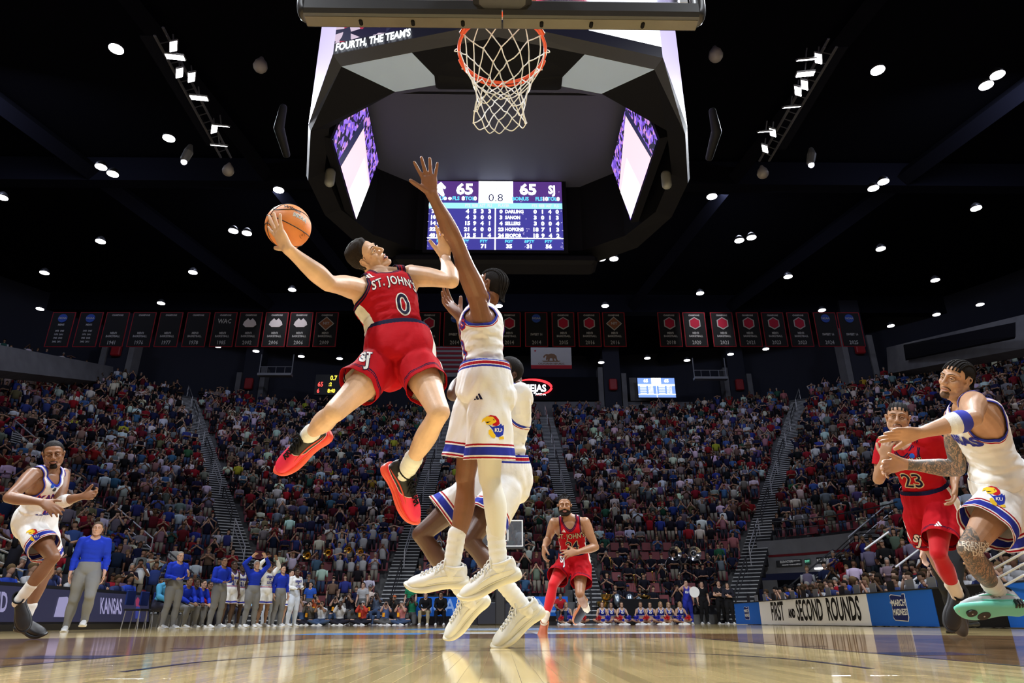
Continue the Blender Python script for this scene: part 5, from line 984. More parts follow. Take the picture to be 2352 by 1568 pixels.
# ======================= clothing =======================
def skin(name, c, r=.42):
    return mat('skin_'+name, c, r, noise=.10, nscale=14, bump=.12, bscale=260, spec=.45)
def imgdir(r, u, f):
    return unit(RT*r+UP*u+FW*f)
def fr_of(J):
    up = unit(J['N']-J['P']); rc = unit(J['SR']-J['SL']); rc = unit(rc-up*(rc@up)); return up, rc, np.cross(up, rc)
def jersey(root, J, s, spec, fem=False, voxel=.007, name='jersey'):
    """spec: base colour, side panel colour, trim list for armholes and neck [(inner limit, colour)], sleeves"""
    parts = torso_parts(J, s, .013*s, fem); sl = spec.get('sleeve', 0)
    if sl:
        for k in 'RL':
            S, e = J['S'+k], J['e'+k]; q = lerp(S, e, sl+.12); parts.append(tube([S, lerp(S, e, .3), q], [.072*s, .074*s, .072*s], n=16))
    if spec.get('long'):
        for k in 'RL': parts += arm_parts(J, s, k, .014*s)
    V, T = remesh(parts, voxel, 4); up, rc, f = fr_of(J); N, P = J['N'], J['P']
    rp = unit(J['hR']-J['hL']); NV = normals(V, T); tt = (V-P)@up/(np.linalg.norm(N-P))
    fold = wob(V@np.stack([rc*1.0, up*2.2, f], 1), 22/s, spec.get('seed', 3), 3); V = V+NV*((.35-abs(fold))*.0115*s*np.clip(1.25-tt, .25, 1))[:, None]
    V = V-NV*(.010*spec.get('tuck', 1)*s*np.clip((.30-tt)/.15, 0, 1))[:, None]
    fold2 = np.sin((V@up)*95+3*wob(V, 9, 5, 2)); V = V+NV*(fold2*.003*s*np.clip(1-abs(tt-.3)/.35, 0, 1))[:, None]
    uvw = lambda q: (((q-N)@rc)/s, ((q-N)@up)/s, ((q-N)@f)/s)
    def arm(q):
        u, v, w = uvw(q); du = np.minimum(abs(u)-.215, 0)/.088; dv = np.minimum(v+.075, 0)/.135; return 1-du**2-dv**2
    def neck(q):
        u, v, w = uvw(q); dep = .035+.058*(1+np.tanh(w*40))/2*spec.get('scoop', 1); return 1-(abs(u)/.078)**1.6-np.abs(np.minimum(v-.015, 0)/dep)**1.4
    def hem(q): return ((q-P)@up)/s-spec.get('hem', 0.02)
    pal = [spec['base']]; g = np.zeros(len(T), int); ms = []
    def cm(c): 
        if c not in pal: pal.append(c)
        return pal.index(c)
    if spec.get('side'):
        def side(q):
            u, v, w = uvw(q); wid = .03+.05*np.clip((-v-.2)/.4, 0, 1)+.0*v; return np.minimum(wid-abs(w+.005), abs(u)-.06)
        V, T, g = paint(V, T, g, side, cm(spec['side']))
    for lim, c in spec.get('arm_trim', []): V, T, g = paint(V, T, g, lambda q: arm(q)+lim, cm(c))
    for lim, c in spec.get('neck_trim', []): V, T, g = paint(V, T, g, lambda q: np.minimum(neck(q)+lim, 1), cm(c))
    for v0, v1, c in spec.get('hem_band', []): V, T, g = paint(V, T, g, lambda q: np.minimum(hem(q)-v0, v1-hem(q)), cm(c))
    if not spec.get('long') and not sl: V, T, g = keep(V, T, lambda q: -arm(q), g)
    elif sl:
        for k in 'RL':
            S, e = J['S'+k], J['e'+k]; d = unit(e-S); lim = np.linalg.norm(e-S)*sl
            V, T, g = keep(V, T, lambda q: np.where(((q-S)@unit(rc*(1 if k == 'R' else -1)+d*.6) > -.0), lim-(q-S)@d, 1.0)+0*q[:, 0] if False else np.where(np.linalg.norm((q-S)-((q-S)@d)[:, None]*d, axis=1) < .105*s, lim-(q-S)@d, 1.0), g)
    elif spec.get('long'):
        for k in 'RL':
            w_, e = J['w'+k], J['e'+k]; d = unit(w_-e); V, T, g = keep(V, T, lambda q: np.where(np.linalg.norm(q-w_, axis=1) < .12*s, -((q-w_)@d)+.0, 1.0), g)
    V, T, g = keep(V, T, lambda q: -neck(q), g); V, T, g = keep(V, T, hem, g)
    ms = [mat('cloth_%.2f_%.2f_%.2f' % c, c, .78, bump=.32, bscale=24) for c in pal]
    o = new_obj(name, mesh_np(name, V, T, ms, g), root); solidify(o, .003); return o, (V, T)
def shorts(root, J, s, spec, voxel=.008, name='shorts'):
    P = J['P']; up = unit(J['N']-P); rp = unit(J['hR']-J['hL']); up = unit(up-rp*(up@rp)*.6); f = np.cross(up, rp); hf = spec.get('hf', .7); loose = spec.get('loose', 1.0)
    C = [P+up*.15*s, P+up*.10*s, P+up*.03*s, P-up*.05*s, P-up*.10*s]
    parts = [loft(np.array(C), np.array([rp]*5), np.array([f]*5), [x*s+.004 for x in (.168, .18, .192, .19, .165)], [x*s+.004 for x in (.118, .130, .148, .15, .125)], n=24, e=2.3)]
    for k in 'RL':
        h, kn = J['h'+k], J['k'+k]; sg = 1 if k == 'R' else -1; o_ = rp*sg*.012*s+f*.012*s
        rr = [.105, .118-.006*(1-loose), .122-.016*(1-loose), .122+.012*loose-.022*(1-loose), .118+.02*loose-.025*(1-loose)]; rr = [min(r, .2) for r in rr]
        parts.append(tube([h+up*.02*s, lerp(h, kn, hf*.3)+o_, lerp(h, kn, hf*.6)+o_, lerp(h, kn, hf)+o_, lerp(h, kn, hf+.12)+o_], [((r*1.0)*s, (r*1.06)*s) for r in rr], n=24, side=rp, k=3))
    for k in 'RL': parts.append(ball(J['h'+k]-f*.052*s-up*.012*s, vec(.106, .100, .112)*s, 16, np.stack([rp, f, up], 1)))
    V, T = remesh(parts, voxel, 4); NV = normals(V, T)
    hv = (V-P)@up/s; V = V+NV*(wob(V@np.stack([rp*1.6, up*.8, f*1.6], 1), 20/s, spec.get('seed', 1), 3)*.0125*s*np.clip(.16-hv, 0.03, .16)/.16)[:, None]
    ang = np.arctan2((V-P)@f, (V-P)@rp); V = V+NV*(np.sin(ang*46)*.0014*s*np.exp(-((hv-.10)/.035)**2))[:, None]
    def leg(q):
        D = []
        for k in 'RL':
            h, kn = J['h'+k], J['k'+k]; d = kn-h; L = np.linalg.norm(d); t = np.clip(((q-h)@d)/L**2, 0, 1); D.append(np.linalg.norm(q-h-t[:, None]*d, axis=1))
        return D[0] < D[1]
    def hemd(q):
        a = leg(q); out = np.empty(len(q))
        for k, m_ in (('R', a), ('L', ~a)):
            h, kn = J['h'+k], J['k'+k]; d = unit(kn-h); out[m_] = hf*np.linalg.norm(kn-h)-((q[m_]-h)@d)
        return out/s
    wt = lambda q: spec.get('top', .135)-(q-P)@up/s
    pal = [spec['base']]; g = np.zeros(len(T), int)
    def cm(c):
        if c not in pal: pal.append(c)
        return pal.index(c)
    if spec.get('side'):
        def side(q):
            w = (q-P)@f/s; u = abs((q-P)@rp)/s; return np.minimum.reduce([.028+.22*np.clip(.02-(q-P)@up/s, -.05, .16)-abs(w-.01), u-.10, hemd(q)-.028])
        V, T, g = paint(V, T, g, side, cm(spec['side']))
    for a, b, c in spec.get('hem', []): V, T, g = paint(V, T, g, lambda q: np.minimum(hemd(q)-a, b-hemd(q)), cm(c))
    for a, b, c in spec.get('waist', []): V, T, g = paint(V, T, g, lambda q: np.minimum(wt(q)-a, b-wt(q)), cm(c))
    V, T, g = keep(V, T, hemd, g); V, T, g = keep(V, T, wt, g)
    ms = [mat('cloth_%.2f_%.2f_%.2f' % c, c, .78, bump=.32, bscale=24) for c in pal]
    o = new_obj(name, mesh_np(name, V, T, ms, g), root); solidify(o, .0035); return o, (V, T)
def legwear(root, J, s, k, color, a=0.2, b=1.0, name='leg_sleeve', arm=False, voxel=.008):
    """tight sleeve over a leg (or arm) between fractions a and b of its whole length"""
    p = (arm_parts if arm else leg_parts)(J, s, k, .004); V, T = remesh(p, voxel, 3); x, y, z = (J['S'+k], J['e'+k], J['w'+k]) if arm else (J['h'+k], J['k'+k], J['a'+k])
    d1, d2 = unit(y-x), unit(z-y); L1, L2 = np.linalg.norm(y-x), np.linalg.norm(z-y)
    def par(q):
        t1 = (q-x)@d1/L1; t2 = (q-y)@d2/L2; return np.where(np.linalg.norm(q-lerp(x, y, .4), axis=1)/L1 < np.linalg.norm(q-lerp(y, z, .6), axis=1)/L2, np.minimum(t1, 1)*.5, .5+np.maximum(t2, 0)*.5)
    V, T = keep(V, T, lambda q: par(q)-a); V, T = keep(V, T, lambda q: b-par(q))
    return new_obj(name, mesh_np(name, V, T, [mat('tight_%.2f_%.2f_%.2f' % color, color, .6, sheen=.3, bump=.1, bscale=400)]), root)
def band(root, a, b, r, color, name='wristband', stripe=None):
    m = MB(); a, b = np.asarray(a), np.asarray(b); m.tube([a, lerp(a, b, .08), lerp(a, b, .5), lerp(a, b, .92), b], [r*.93, r, r*1.03, r, r*.93], n=28, k=2)
    o = m.build(name, [mat('band_%.2f' % color[0], color, .9, bump=.4, bscale=200)], root, 'all')
    if stripe: m = MB(); m.tube([lerp(a, b, -.02), lerp(a, b, .22)], r*1.06, n=28, k=1); m.build('band_stripe', [mat('cloth_%.2f_%.2f_%.2f' % stripe, stripe, .8)], o, 'all')
    return o
def solve(spec, s):
    """spec gives joints as (px, py) plus depth hints; returns 3-D joints"""
    J = {}; J['P'] = at_y(*spec['P'][:2], spec['P'][2]); nz = lambda v: (len(v) < 3) or bool(v[2])
    J['N'] = reach(J['P'], *spec['N'][:2], .515*s, nz(spec['N']))
    for k in 'RL':
        J['S'+k] = reach(J['N'], *spec['S'+k][:2], .188*s*spec.get('sw', 1), nz(spec['S'+k])); J['h'+k] = reach(J['P']-unit(J['N']-J['P'])*.035*s, *spec['h'+k][:2], .09*s, nz(spec['h'+k]))
        J['e'+k] = reach(J['S'+k], *spec['e'+k][:2], .295*s, nz(spec['e'+k])); J['w'+k] = reach(J['e'+k], *spec['w'+k][:2], .265*s, nz(spec['w'+k]))
        J['k'+k] = reach(J['h'+k], *spec['k'+k][:2], .435*s, nz(spec['k'+k])); J['a'+k] = reach(J['k'+k], *spec['a'+k][:2], .425*s, nz(spec['a'+k]))
    J['H'] = reach(J['N'], *spec['H'][:2], .175*s, nz(spec['H'])); J['M'] = lerp(J['P'], J['N'], .5)+np.asarray(spec.get('bend', (0, 0, 0)))
    if spec.get('print'): print({k: np.round(v, 2).tolist() for k, v in J.items()})
    return J
def body(root, J, s, sk, hd, hands, voxel=.006, hvox=.004, fem=False, name='body', hcut=None):
    up, rc, f = fr_of(J); parts = torso_parts(J, s, 0, fem)
    for k in 'RL': parts += leg_parts(J, s, k, 0, fem)
    for k in 'RL': J['ws'+k] = np.cross(unit(hands[k]['d']), unit(hands[k]['n']))
    for k in 'RL': parts += arm_parts(J, s, k, 0, fem=fem)
    for k in 'RL':
        h = hands[k]; parts += hand_parts(J['w'+k], np.asarray(h['d']), np.asarray(h['n']), k, s, h.get('curl', (.2, .22, .25, .3, .15)), h.get('spread', .12), fem, h.get('thumb', (.75, .6, .15)))
    R = head_axes(hd['fwd'], hd['up']); H = J['H']
    parts.append(tube([J['N']-up*.05*s, J['N']+up*.02*s, H-R[:, 2]*.085*s-R[:, 1]*.036*s, H-R[:, 2]*.05*s-R[:, 1]*.034*s], [.066*s, .058*s, .052*s, .050*s], n=16))
    V, T = remesh(parts, voxel, 2)
    hs = s*hd.get('size', .97); kw = {k: v for k, v in hd.items() if k not in ('fwd', 'up', 'size')}
    HV, HT = put_head(root, H, R, hs, sk, hvox, fem=fem, **kw)
    # trim the head's neck stub inside the neck
    HV, HT = keep(HV, HT, lambda q: ((q-H)@R[:, 2])/hs+.135)
    V2 = np.vstack([V, HV]); T2 = np.vstack([T, HT+len(V)])
    ms = [sk]; g = None
    if hd.get('_x'): pass
    o = new_obj(name, mesh_np(name, V2, T2, ms), root); return o, (V2, T2)
RED, DKRED, NAVY, OFFW = (.44, .005, .012), (.24, .003, .015), (.007, .007, .035), (.80, .78, .72)
KWH, KBLUE, KRED, KNAVY = (.85, .85, .84), (.025, .035, .33), (.36, .006, .015), (.02, .02, .16)
RJ = dict(base=RED, side=OFFW, arm_trim=[(.42, NAVY), (.26, DKRED), (.18, NAVY)], neck_trim=[(.50, NAVY), (.34, DKRED), (.2, NAVY)], seed=3)
RS = dict(base=RED, side=OFFW, loose=.25, hem=[(.0, .026, (.44, .005, .012)), (.026, .032, NAVY), (.035, .043, NAVY)], waist=[(0, .03, NAVY)], hf=.52)
KJ = dict(base=KWH, arm_trim=[(.38, KRED), (.28, KWH), (.24, KBLUE)], neck_trim=[(.5, KRED), (.38, KWH), (.32, KBLUE)], seed=6)
KS = dict(base=KWH, hem=[(.004, .014, KRED), (.022, .064, KBLUE), (.072, .082, KRED)], waist=[(0, .012, KBLUE), (.016, .034, KRED), (.038, .05, KBLUE)], hf=.78)
mat('kansas_blue', (.025, .03, .27), .6); mat('kansas_red', (.45, .01, .02), .6); mat('pod_black', (.015, .015, .015), .4); mat('patch_blue', (.02, .1, .5), .6); mat('letter_white', (.85, .83, .80), .6); mat('letter_navy', NAVY, .6); mat('letter_gold', (.62, .52, .30), .6)
def vf(px, py, rot=0.0):
    """reading and up directions square to the line of sight of a pixel"""
    n = -unit(ray(px, py)); a = unit(RT-n*(RT@n)); b = np.cross(n, a); c, s_ = math.cos(rot), math.sin(rot); return a*c+b*s_, b*c-a*s_
def hit(surf, px, py):
    d = ray(px, py); h = BVHTree.FromPolygons(surf[0].tolist(), surf[1].tolist()).ray_cast(Vector(CAM), Vector(unit(d)))
    return np.array(h[0]) if h[0] is not None else CAM+unit(d)*4
ADI = poly_tris([[(-.5, -.3), (-.25, -.3), (-.36, -.08)], [(-.18, -.3), (.08, -.3), (-.16, .14), (-.30, 0)], [(.15, -.3), (.42, -.3), (.06, .34), (-.08, .26)]])
def scaled(VT, k, dx=0, dy=0, rot=0):
    V = VT[0]*k; c, s_ = math.cos(rot), math.sin(rot); return V@np.array([[c, s_], [-s_, c]])+vec(dx, dy), VT[1]
def jay(parent, surf, o3, U, W, k):
    """the bird crest: yellow beak, red head, blue body with two letters, yellow boots"""
    Y_, B_, R_, D_ = mat('logo_yellow', (.85, .55, .03), .6), mat('logo_blue', (.02, .04, .42), .6), mat('logo_red', (.50, .01, .02), .6), mat('logo_dark', (.02, .015, .02), .6); Wm = mat('logo_white', (.85, .85, .85), .6)
    P = lambda *a: scaled(poly_tris(list(a)), k)
    D = lambda n, vt, m, l: decal(n, vt, surf, o3, U, W, m, parent, l, grid=.02)
    D('crest_body', P([(-.22, .12), (-.05, .02), (.22, .08), (.32, .18), (.36, .08), (.42, .14), (.44, -.05), (.40, -.3), (.22, -.42), (.05, -.36), (-.02, -.12)]), B_, .0015)
    D('crest_head', P([(-.25, .46), (-.12, .52), (.1, .48), (.22, .34), (.26, .16), (.12, .06), (-.04, .08), (-.02, .3)]), R_, .0022)
    D('crest_beak', P([(-.02, .44), (-.28, .46), (-.46, .34), (-.5, .2), (-.36, .28), (-.3, .12), (-.1, .1), (.12, .24), (.1, .3)]), Y_, .0029)
    D('crest_mouth', P([(-.34, .22), (-.1, .25), (-.24, .17)], [(-.03, .36), (.04, .33), (.02, .27)]), D_, .0036)
    D('crest_boot', P([(-.2, -.12), (-.1, -.08), (.02, -.24), (.1, -.34), (.06, -.46), (-.08, -.42), (-.2, -.28)], [(.22, -.4), (.42, -.36), (.44, -.48), (.26, -.5)]), Y_, .0022)
    D('crest_letters', scaled(text_tris('KU', .22, .006), k, .19*k, -.12*k), Wm, .003)
def stj(parent, surf, o3, U, W, k):
    Wm, Nm = mat('letter_white', (.85, .83, .80), .6), mat('letter_navy', NAVY, .6)
    for b, m, l in ((.07, Nm, .0015), (.03, Wm, .0025)):
        decal('crest_letters', scaled(text_tris('S', .7, b), k, -.12*k, .06*k), surf, o3, U, W, m, parent, l); decal('crest_letters', scaled(text_tris('J', .75, b), k, .16*k, -.12*k), surf, o3, U, W, m, parent, l+.0004)
        decal('crest_letters', scaled(text_tris('T', .42, b*.6), k, .22*k, .2*k), surf, o3, U, W, m, parent, l+.0006)
# ----- the shooter in red -----
def shooter():
    s = 1.06; root = thing('person', 'leaping player in red jersey number 0 stretching the ball up in one hand', 'person')
    J = solve(dict(P=(918, 808, 3.62), N=(876, 640, 0), SR=(824, 664), SL=(944, 632, 0), eR=(754, 650), eL=(1037, 645), wR=(662, 572), wL=(1022, 592, 0), hR=(882, 838), hL=(952, 838), kR=(768, 946), kL=(1008, 948), aR=(708, 1000, 0), aL=(930, 1088, 0), H=(845, 591, 0)), s); J['lg'] = .95
    sk = skin('light', (.72, .46, .30))
    hands = {'R': dict(d=imgdir(-.50, .82, .10), n=imgdir(.55, .35, .75), curl=(.12, .10, .10, .14, .05), spread=.24, thumb=(.8, .45, .1)),
             'L': dict(d=imgdir(.02, 1, -.05), n=imgdir(-.25, .1, -.95), curl=(.12, .55, .75, .85, .1), spread=.14, thumb=(.7, .75, .1))}
    hd = dict(fwd=imgdir(.70, .58, -.42), up=imgdir(-.62, .70, -.35), mouth=.009, hair=dict(style='short', c=(.022, .016, .012), len=1.5), lip=(.42, .14, .11), lid=.25, size=.94)
    bo, bs = body(root, J, s, sk, hd, hands, .0055, .0035)
    jo, js = jersey(root, J, s, dict(RJ, scoop=.35)); so, ss = shorts(root, J, s, RS)
    up, rc, f = fr_of(J); N = J['N']; U = -rc
    wm, nm = mat('letter_white'), mat('letter_navy')
    c0 = N-up*.155*s+f*.12*s
    for b, m, l in ((.009, nm, .002), (.003, wm, .0032)):
        t = text_tris('ST. JOHN\'S', .084*s, b*.6, .58, 1.1); decal('lettering', (arc_text(t[0], .03*s), t[1]), js, c0+up*.0*s+U*.012, U, up, m, jo, l, .015)
    for b, m, l in ((.012, wm, .002), (.001, nm, .0035)): decal('number', text_tris('0', .185*s, b*.8, .80, 1, 'CENTER', 8), js, c0-up*.135*s+U*.03*s, U, up, m, jo, l, .015)
    decal('maker_mark', scaled(ADI, .06*s), js, N-up*.055*s-U*.105*s+f*.1, U, up, wm, jo, .002, .02)
    stj(so, ss, hit(ss, 838, 824), *vf(838, 824, -.12), .095*s)
    pk, bk, whs = (.95, .035, .085), (.012, .012, .014), (.9, .10, .06)
    shoe(root, J['aR'], imgdir(-.78, -.60, -.12), imgdir(-.28, .55, -.78), s*1.08, bk, whs, bk, accent=pk)
    shoe(root, J['aL'], imgdir(.46, -.88, -.05), imgdir(.78, .42, -.45), s*1.05, bk, whs, bk, accent=pk)
    sock(root, J['kR'], J['aR'], imgdir(-.8, -.5, 0), s, .085); sock(root, J['kL'], J['aL'], imgdir(.5, -.8, 0), s, .13)
    pc = J['wR']+unit(hands['R']['d'])*.12*s; return root, reach(pc, 662, 520, .150, False)
def ball_thing(c, R):
    root = thing('basketball', 'orange basketball balanced on the red shooter\'s raised hand', 'ball', c); r = .1205
    m = MB(); m.ball((0, 0, 0), r, 64); o = m.build('ball_cover', [mat('ball_orange', (.80, .27, .065), .5, noise=.06, nscale=18, bump=.2, bscale=420)], root, 'all')
    ch = MB(); a = np.linspace(0, 2*math.pi, 72, endpoint=False); rr = r*1.0005
    ax = lambda P: np.asarray(P)@R.T
    ch.tube(ax([(0, math.cos(t)*rr, math.sin(t)*rr) for t in a]), .0026, n=6, closed=True); ch.tube(ax([(math.cos(t)*rr, 0, math.sin(t)*rr) for t in a]), .0026, n=6, closed=True)
    for sx in (-1, 1):
        P = [unit(vec(sx*(.62+.30*math.cos(2*t)*1.0), .74*math.cos(t)*1.0, math.sin(t)*.9))*rr for t in a]; ch.tube(ax(P), .0026, n=6, closed=True)
    ch.build('ball_channel', [mat('rubber_black', (.012, .01, .01), .5)], root, 'all')
    bv = BVHTree.FromPolygons(*[x.tolist() if hasattr(x, 'tolist') else x for x in (m.V[0], m.F)])
    def on(name, txt, px, py, size, mt, rot, bold=0, sx=1):
        n = unit(ray(px, py)); cc = c-CAM; b = n@cc; q = b*b-(cc@cc-r*r); p = n*(b-math.sqrt(max(q, 0)))-cc; nn = unit(p); U = unit(RT*math.cos(rot)+UP*math.sin(rot)); U = unit(U-nn*(U@nn)); W = np.cross(nn, U)
        decal(name, text_tris(txt, size, bold, sx), bv, p, U, W, mt, root, .0012, .01)
    on('lettering', 'NCAA', 690, 499, .030, mat('ball_white', (.7, .68, .62), .5), -.05, .0035, .9); on('lettering', 'NCAA', 690, 499, .030, mat('ball_grey', (.12, .14, .16), .5), -.05, .0008, .9); on('lettering', 'Wilson', 672, 478, .032, mat('rubber_black'), -.12, .001)
    on('round_mark', '(+)', 694, 540, .03, mat('ball_brown', (.25, .06, .02), .5), .2)
    return root
# ----- the blocker in white -----
def blocker():
    s = 1.12; root = thing('person', 'leaping defender in white uniform seen from the side, arm straight up', 'person')
    J = solve(dict(P=(1112, 888, 4.12), N=(1103, 700, 0), SR=(1104, 700, 0), SL=(1096, 678), eR=(1080, 790, 0), eL=(1048, 556), wR=(1056, 728), wL=(992, 446), hR=(1100, 905, 0), hL=(1128, 905), kR=(1070, 1098, 1), kL=(1126, 1100), aR=(1037, 1304, 0), aL=(1146, 1296), H=(1126, 656, 0)), s)
    sk = skin('brown', (.24, .105, .055), .36)
    hands = {'L': dict(d=imgdir(-.18, 1, 0), n=imgdir(.1, 0, -1), curl=(.08, .05, .05, .08, .05), spread=.22, thumb=(.75, .6, .1)), 'R': dict(d=imgdir(-.62, .75, -.1), n=imgdir(.5, .5, -.6), curl=(.15, .2, .25, .3, .1), spread=.16)}
    hd = dict(fwd=imgdir(-.80, .35, .35), up=imgdir(.3, .92, .1), size=.92, hair=dict(style='braids', c=(.012, .01, .01), n=8, tail=-.04), lip=(.2, .06, .05))
    body(root, J, s, sk, hd, hands, .0055, .0045)
    jo, js = jersey(root, J, s, dict(KJ, seed=8)); so, ss = shorts(root, J, s, KS)
    up, rc, f = fr_of(J); N = J['N']; nv = mat('kansas_blue', (.03, .035, .3), .6); rd = mat('kansas_red', (.45, .01, .02), .6)
    for sg, txt in ((1, 'KANSAS'), (-1, '')):
        if txt:
            for b, m, l in ((.007, rd, .002), (.001, nv, .003)): decal('lettering', text_tris(txt, .09*s, b, .85), js, N-up*.17*s+f*.12, -rc, up, m, jo, l, .02)
        for b, m, l in ((.010, rd, .002), (.001, nv, .003)): decal('number', text_tris('13', .2*s, b, .8), js, N-up*(.32 if sg > 0 else .25)*s+f*.12*sg, -rc*sg, up, m, jo, l, .02)
    h, kn = J['hL'], J['kL']; td = unit(h-kn); F_ = imgdir(-1, 0, 0)
    jay(so, ss, lerp(h, kn, .38)+imgdir(0, 0, -1)*.1+RT*.02, unit(RT), td, .125*s)
    decal('maker_mark', scaled(ADI, .055*s), ss, lerp(h, kn, .02)-RT*.07-FW*.1, RT, td, nm_(), so, .002)
    legwear(root, J, s, 'L', (.80, .78, .70), .2, .96, 'white_tights')
    wh = (.80, .79, .75); shoe(root, J['aL'], imgdir(-.93, -.37, -.08), imgdir(-.37, .93, -.05), s*1.06, wh, (.78, .75, .62)); shoe(root, J['aR'], imgdir(-1, -.06, -.03), imgdir(-.03, 1, -.08), s*1.06, wh, (.78, .75, .62))
    sock(root, J['kL'], J['aL'], imgdir(-1, -.3, 0), s*1.05, .19); sock(root, J['kR'], J['aR'], imgdir(-1, 0, 0), s*1.05, .19)
def nm_(): return mat('letter_navy')
# ----- the teammate behind -----
def helper_defender():
    s = 1.10; root = thing('person', 'crouching player in white uniform half hidden behind the leaping defender', 'person')
    J = solve(dict(P=(1150, 1092, 4.75), N=(1158, 905, 0), SR=(1098, 895, 0), SL=(1196, 903), eR=(1042, 905), eL=(1204, 936, 0), wR=(1075, 850, 0), wL=(1196, 900, 0), hR=(1118, 1112, 0), hL=(1168, 1116), kR=(968, 1228), kL=(1080, 1242), aR=(1076, 1376, 0), aL=(1202, 1394, 0), H=(1164, 856, 0)), s)
    sk = skin('deep', (.115, .055, .035), .34)
    hands = {'R': dict(d=imgdir(.3, 1, 0), n=imgdir(.5, 0, .5)), 'L': dict(d=imgdir(-.6, .8, -.1), n=imgdir(-.5, 0, .5))}
    hd = dict(fwd=imgdir(-.72, .40, -.55), up=imgdir(.42, .88, .1), hair=dict(style='buzz', c=(.01, .009, .008)), lip=(.12, .05, .05))
    body(root, J, s, sk, hd, hands, .006, .0045)
    jo, js = jersey(root, J, s, dict(KJ, seed=12)); tee = jersey(root, J, s*.985, dict(base=(.82, .81, .78), sleeve=.42, scoop=.5, seed=4, hem=.3), name='undershirt'); so, ss = shorts(root, J, s, dict(KS, hf=.66))
    wh = (.78, .78, .74); shoe(root, J['aR'], imgdir(-.72, -.68, -.12), imgdir(-.62, .72, -.3), s*1.08, wh, (.80, .78, .66)); shoe(root, J['aL'], imgdir(-.80, -.52, -.28), imgdir(-.45, .85, -.2), s*1.08, wh, (.80, .78, .66))
    sock(root, J['kR'], J['aR'], imgdir(-.7, -.6, 0), s*1.05, .16); sock(root, J['kL'], J['aL'], imgdir(-.8, -.5, 0), s*1.05, .17)
# ----- the near defender on the right, tattooed -----
def tattoo(name, root, V, T, fn, H, scale=38, seed=0.0):
    """inked skin: dark line work over the region of the body where fn > 0"""
    N = normals(V, T); v, t = keep(V+N*.0006, T, fn)
    m = mat('tattoo_ink', (.4, .23, .14), .45)
    nt = m.node_tree
    if not nt.nodes.get('ink'):
        tc = nt.nodes.new('ShaderNodeTexCoord'); b = nt.nodes['Principled BSDF']
        w_ = nt.nodes.new('ShaderNodeTexNoise'); w_.name = 'ink'; w_.inputs['Scale'].default_value = 9; w_.inputs['Detail'].default_value = 3; w_.inputs['Distortion'].default_value = 2.5
        vo = nt.nodes.new('ShaderNodeTexVoronoi'); vo.feature = 'DISTANCE_TO_EDGE'; vo.inputs['Scale'].default_value = scale
        wv = nt.nodes.new('ShaderNodeTexWave'); wv.inputs['Scale'].default_value = 16; wv.inputs['Distortion'].default_value = 9; wv.inputs['Detail'].default_value = 2
        nt.links.new(tc.outputs['Object'], w_.inputs['Vector']); mxv = nt.nodes.new('ShaderNodeMix'); mxv.data_type = 'VECTOR'; mxv.inputs[0].default_value = .08
        nt.links.new(tc.outputs['Object'], mxv.inputs[4]); nt.links.new(w_.outputs['Color'], mxv.inputs[5]); nt.links.new(mxv.outputs[1], vo.inputs['Vector']); nt.links.new(mxv.outputs[1], wv.inputs['Vector'])
        r1 = nt.nodes.new('ShaderNodeMapRange'); r1.inputs['From Min'].default_value = .02; r1.inputs['From Max'].default_value = .07; nt.links.new(vo.outputs['Distance'], r1.inputs['Value'])
        r2 = nt.nodes.new('ShaderNodeMapRange'); r2.inputs['From Min'].default_value = .18; r2.inputs['From Max'].default_value = .5; nt.links.new(wv.outputs['Fac'], r2.inputs['Value'])
        r3 = nt.nodes.new('ShaderNodeMapRange'); r3.inputs['From Min'].default_value = .36; r3.inputs['From Max'].default_value = .56; nt.links.new(w_.outputs['Fac'], r3.inputs['Value'])
        a = nt.nodes.new('ShaderNodeMath'); a.operation = 'MULTIPLY'; nt.links.new(r1.outputs[0], a.inputs[0]); nt.links.new(r2.outputs[0], a.inputs[1])
        c = nt.nodes.new('ShaderNodeMath'); c.operation = 'MULTIPLY_ADD'; nt.links.new(a.outputs[0], c.inputs[0]); nt.links.new(r3.outputs[0], c.inputs[1]); c.inputs[2].default_value = .12; c.use_clamp = True
        mx = nt.nodes.new('ShaderNodeMix'); mx.data_type = 'RGBA'; nt.links.new(c.outputs[0], mx.inputs[0]); mx.inputs[6].default_value = (.07, .075, .07, 1); mx.inputs[7].default_value = (.42, .25, .15, 1)
        nt.links.new(mx.outputs[2], b.inputs['Base Color'])
    return new_obj(name, mesh_np(name, v, t, [m]), root)
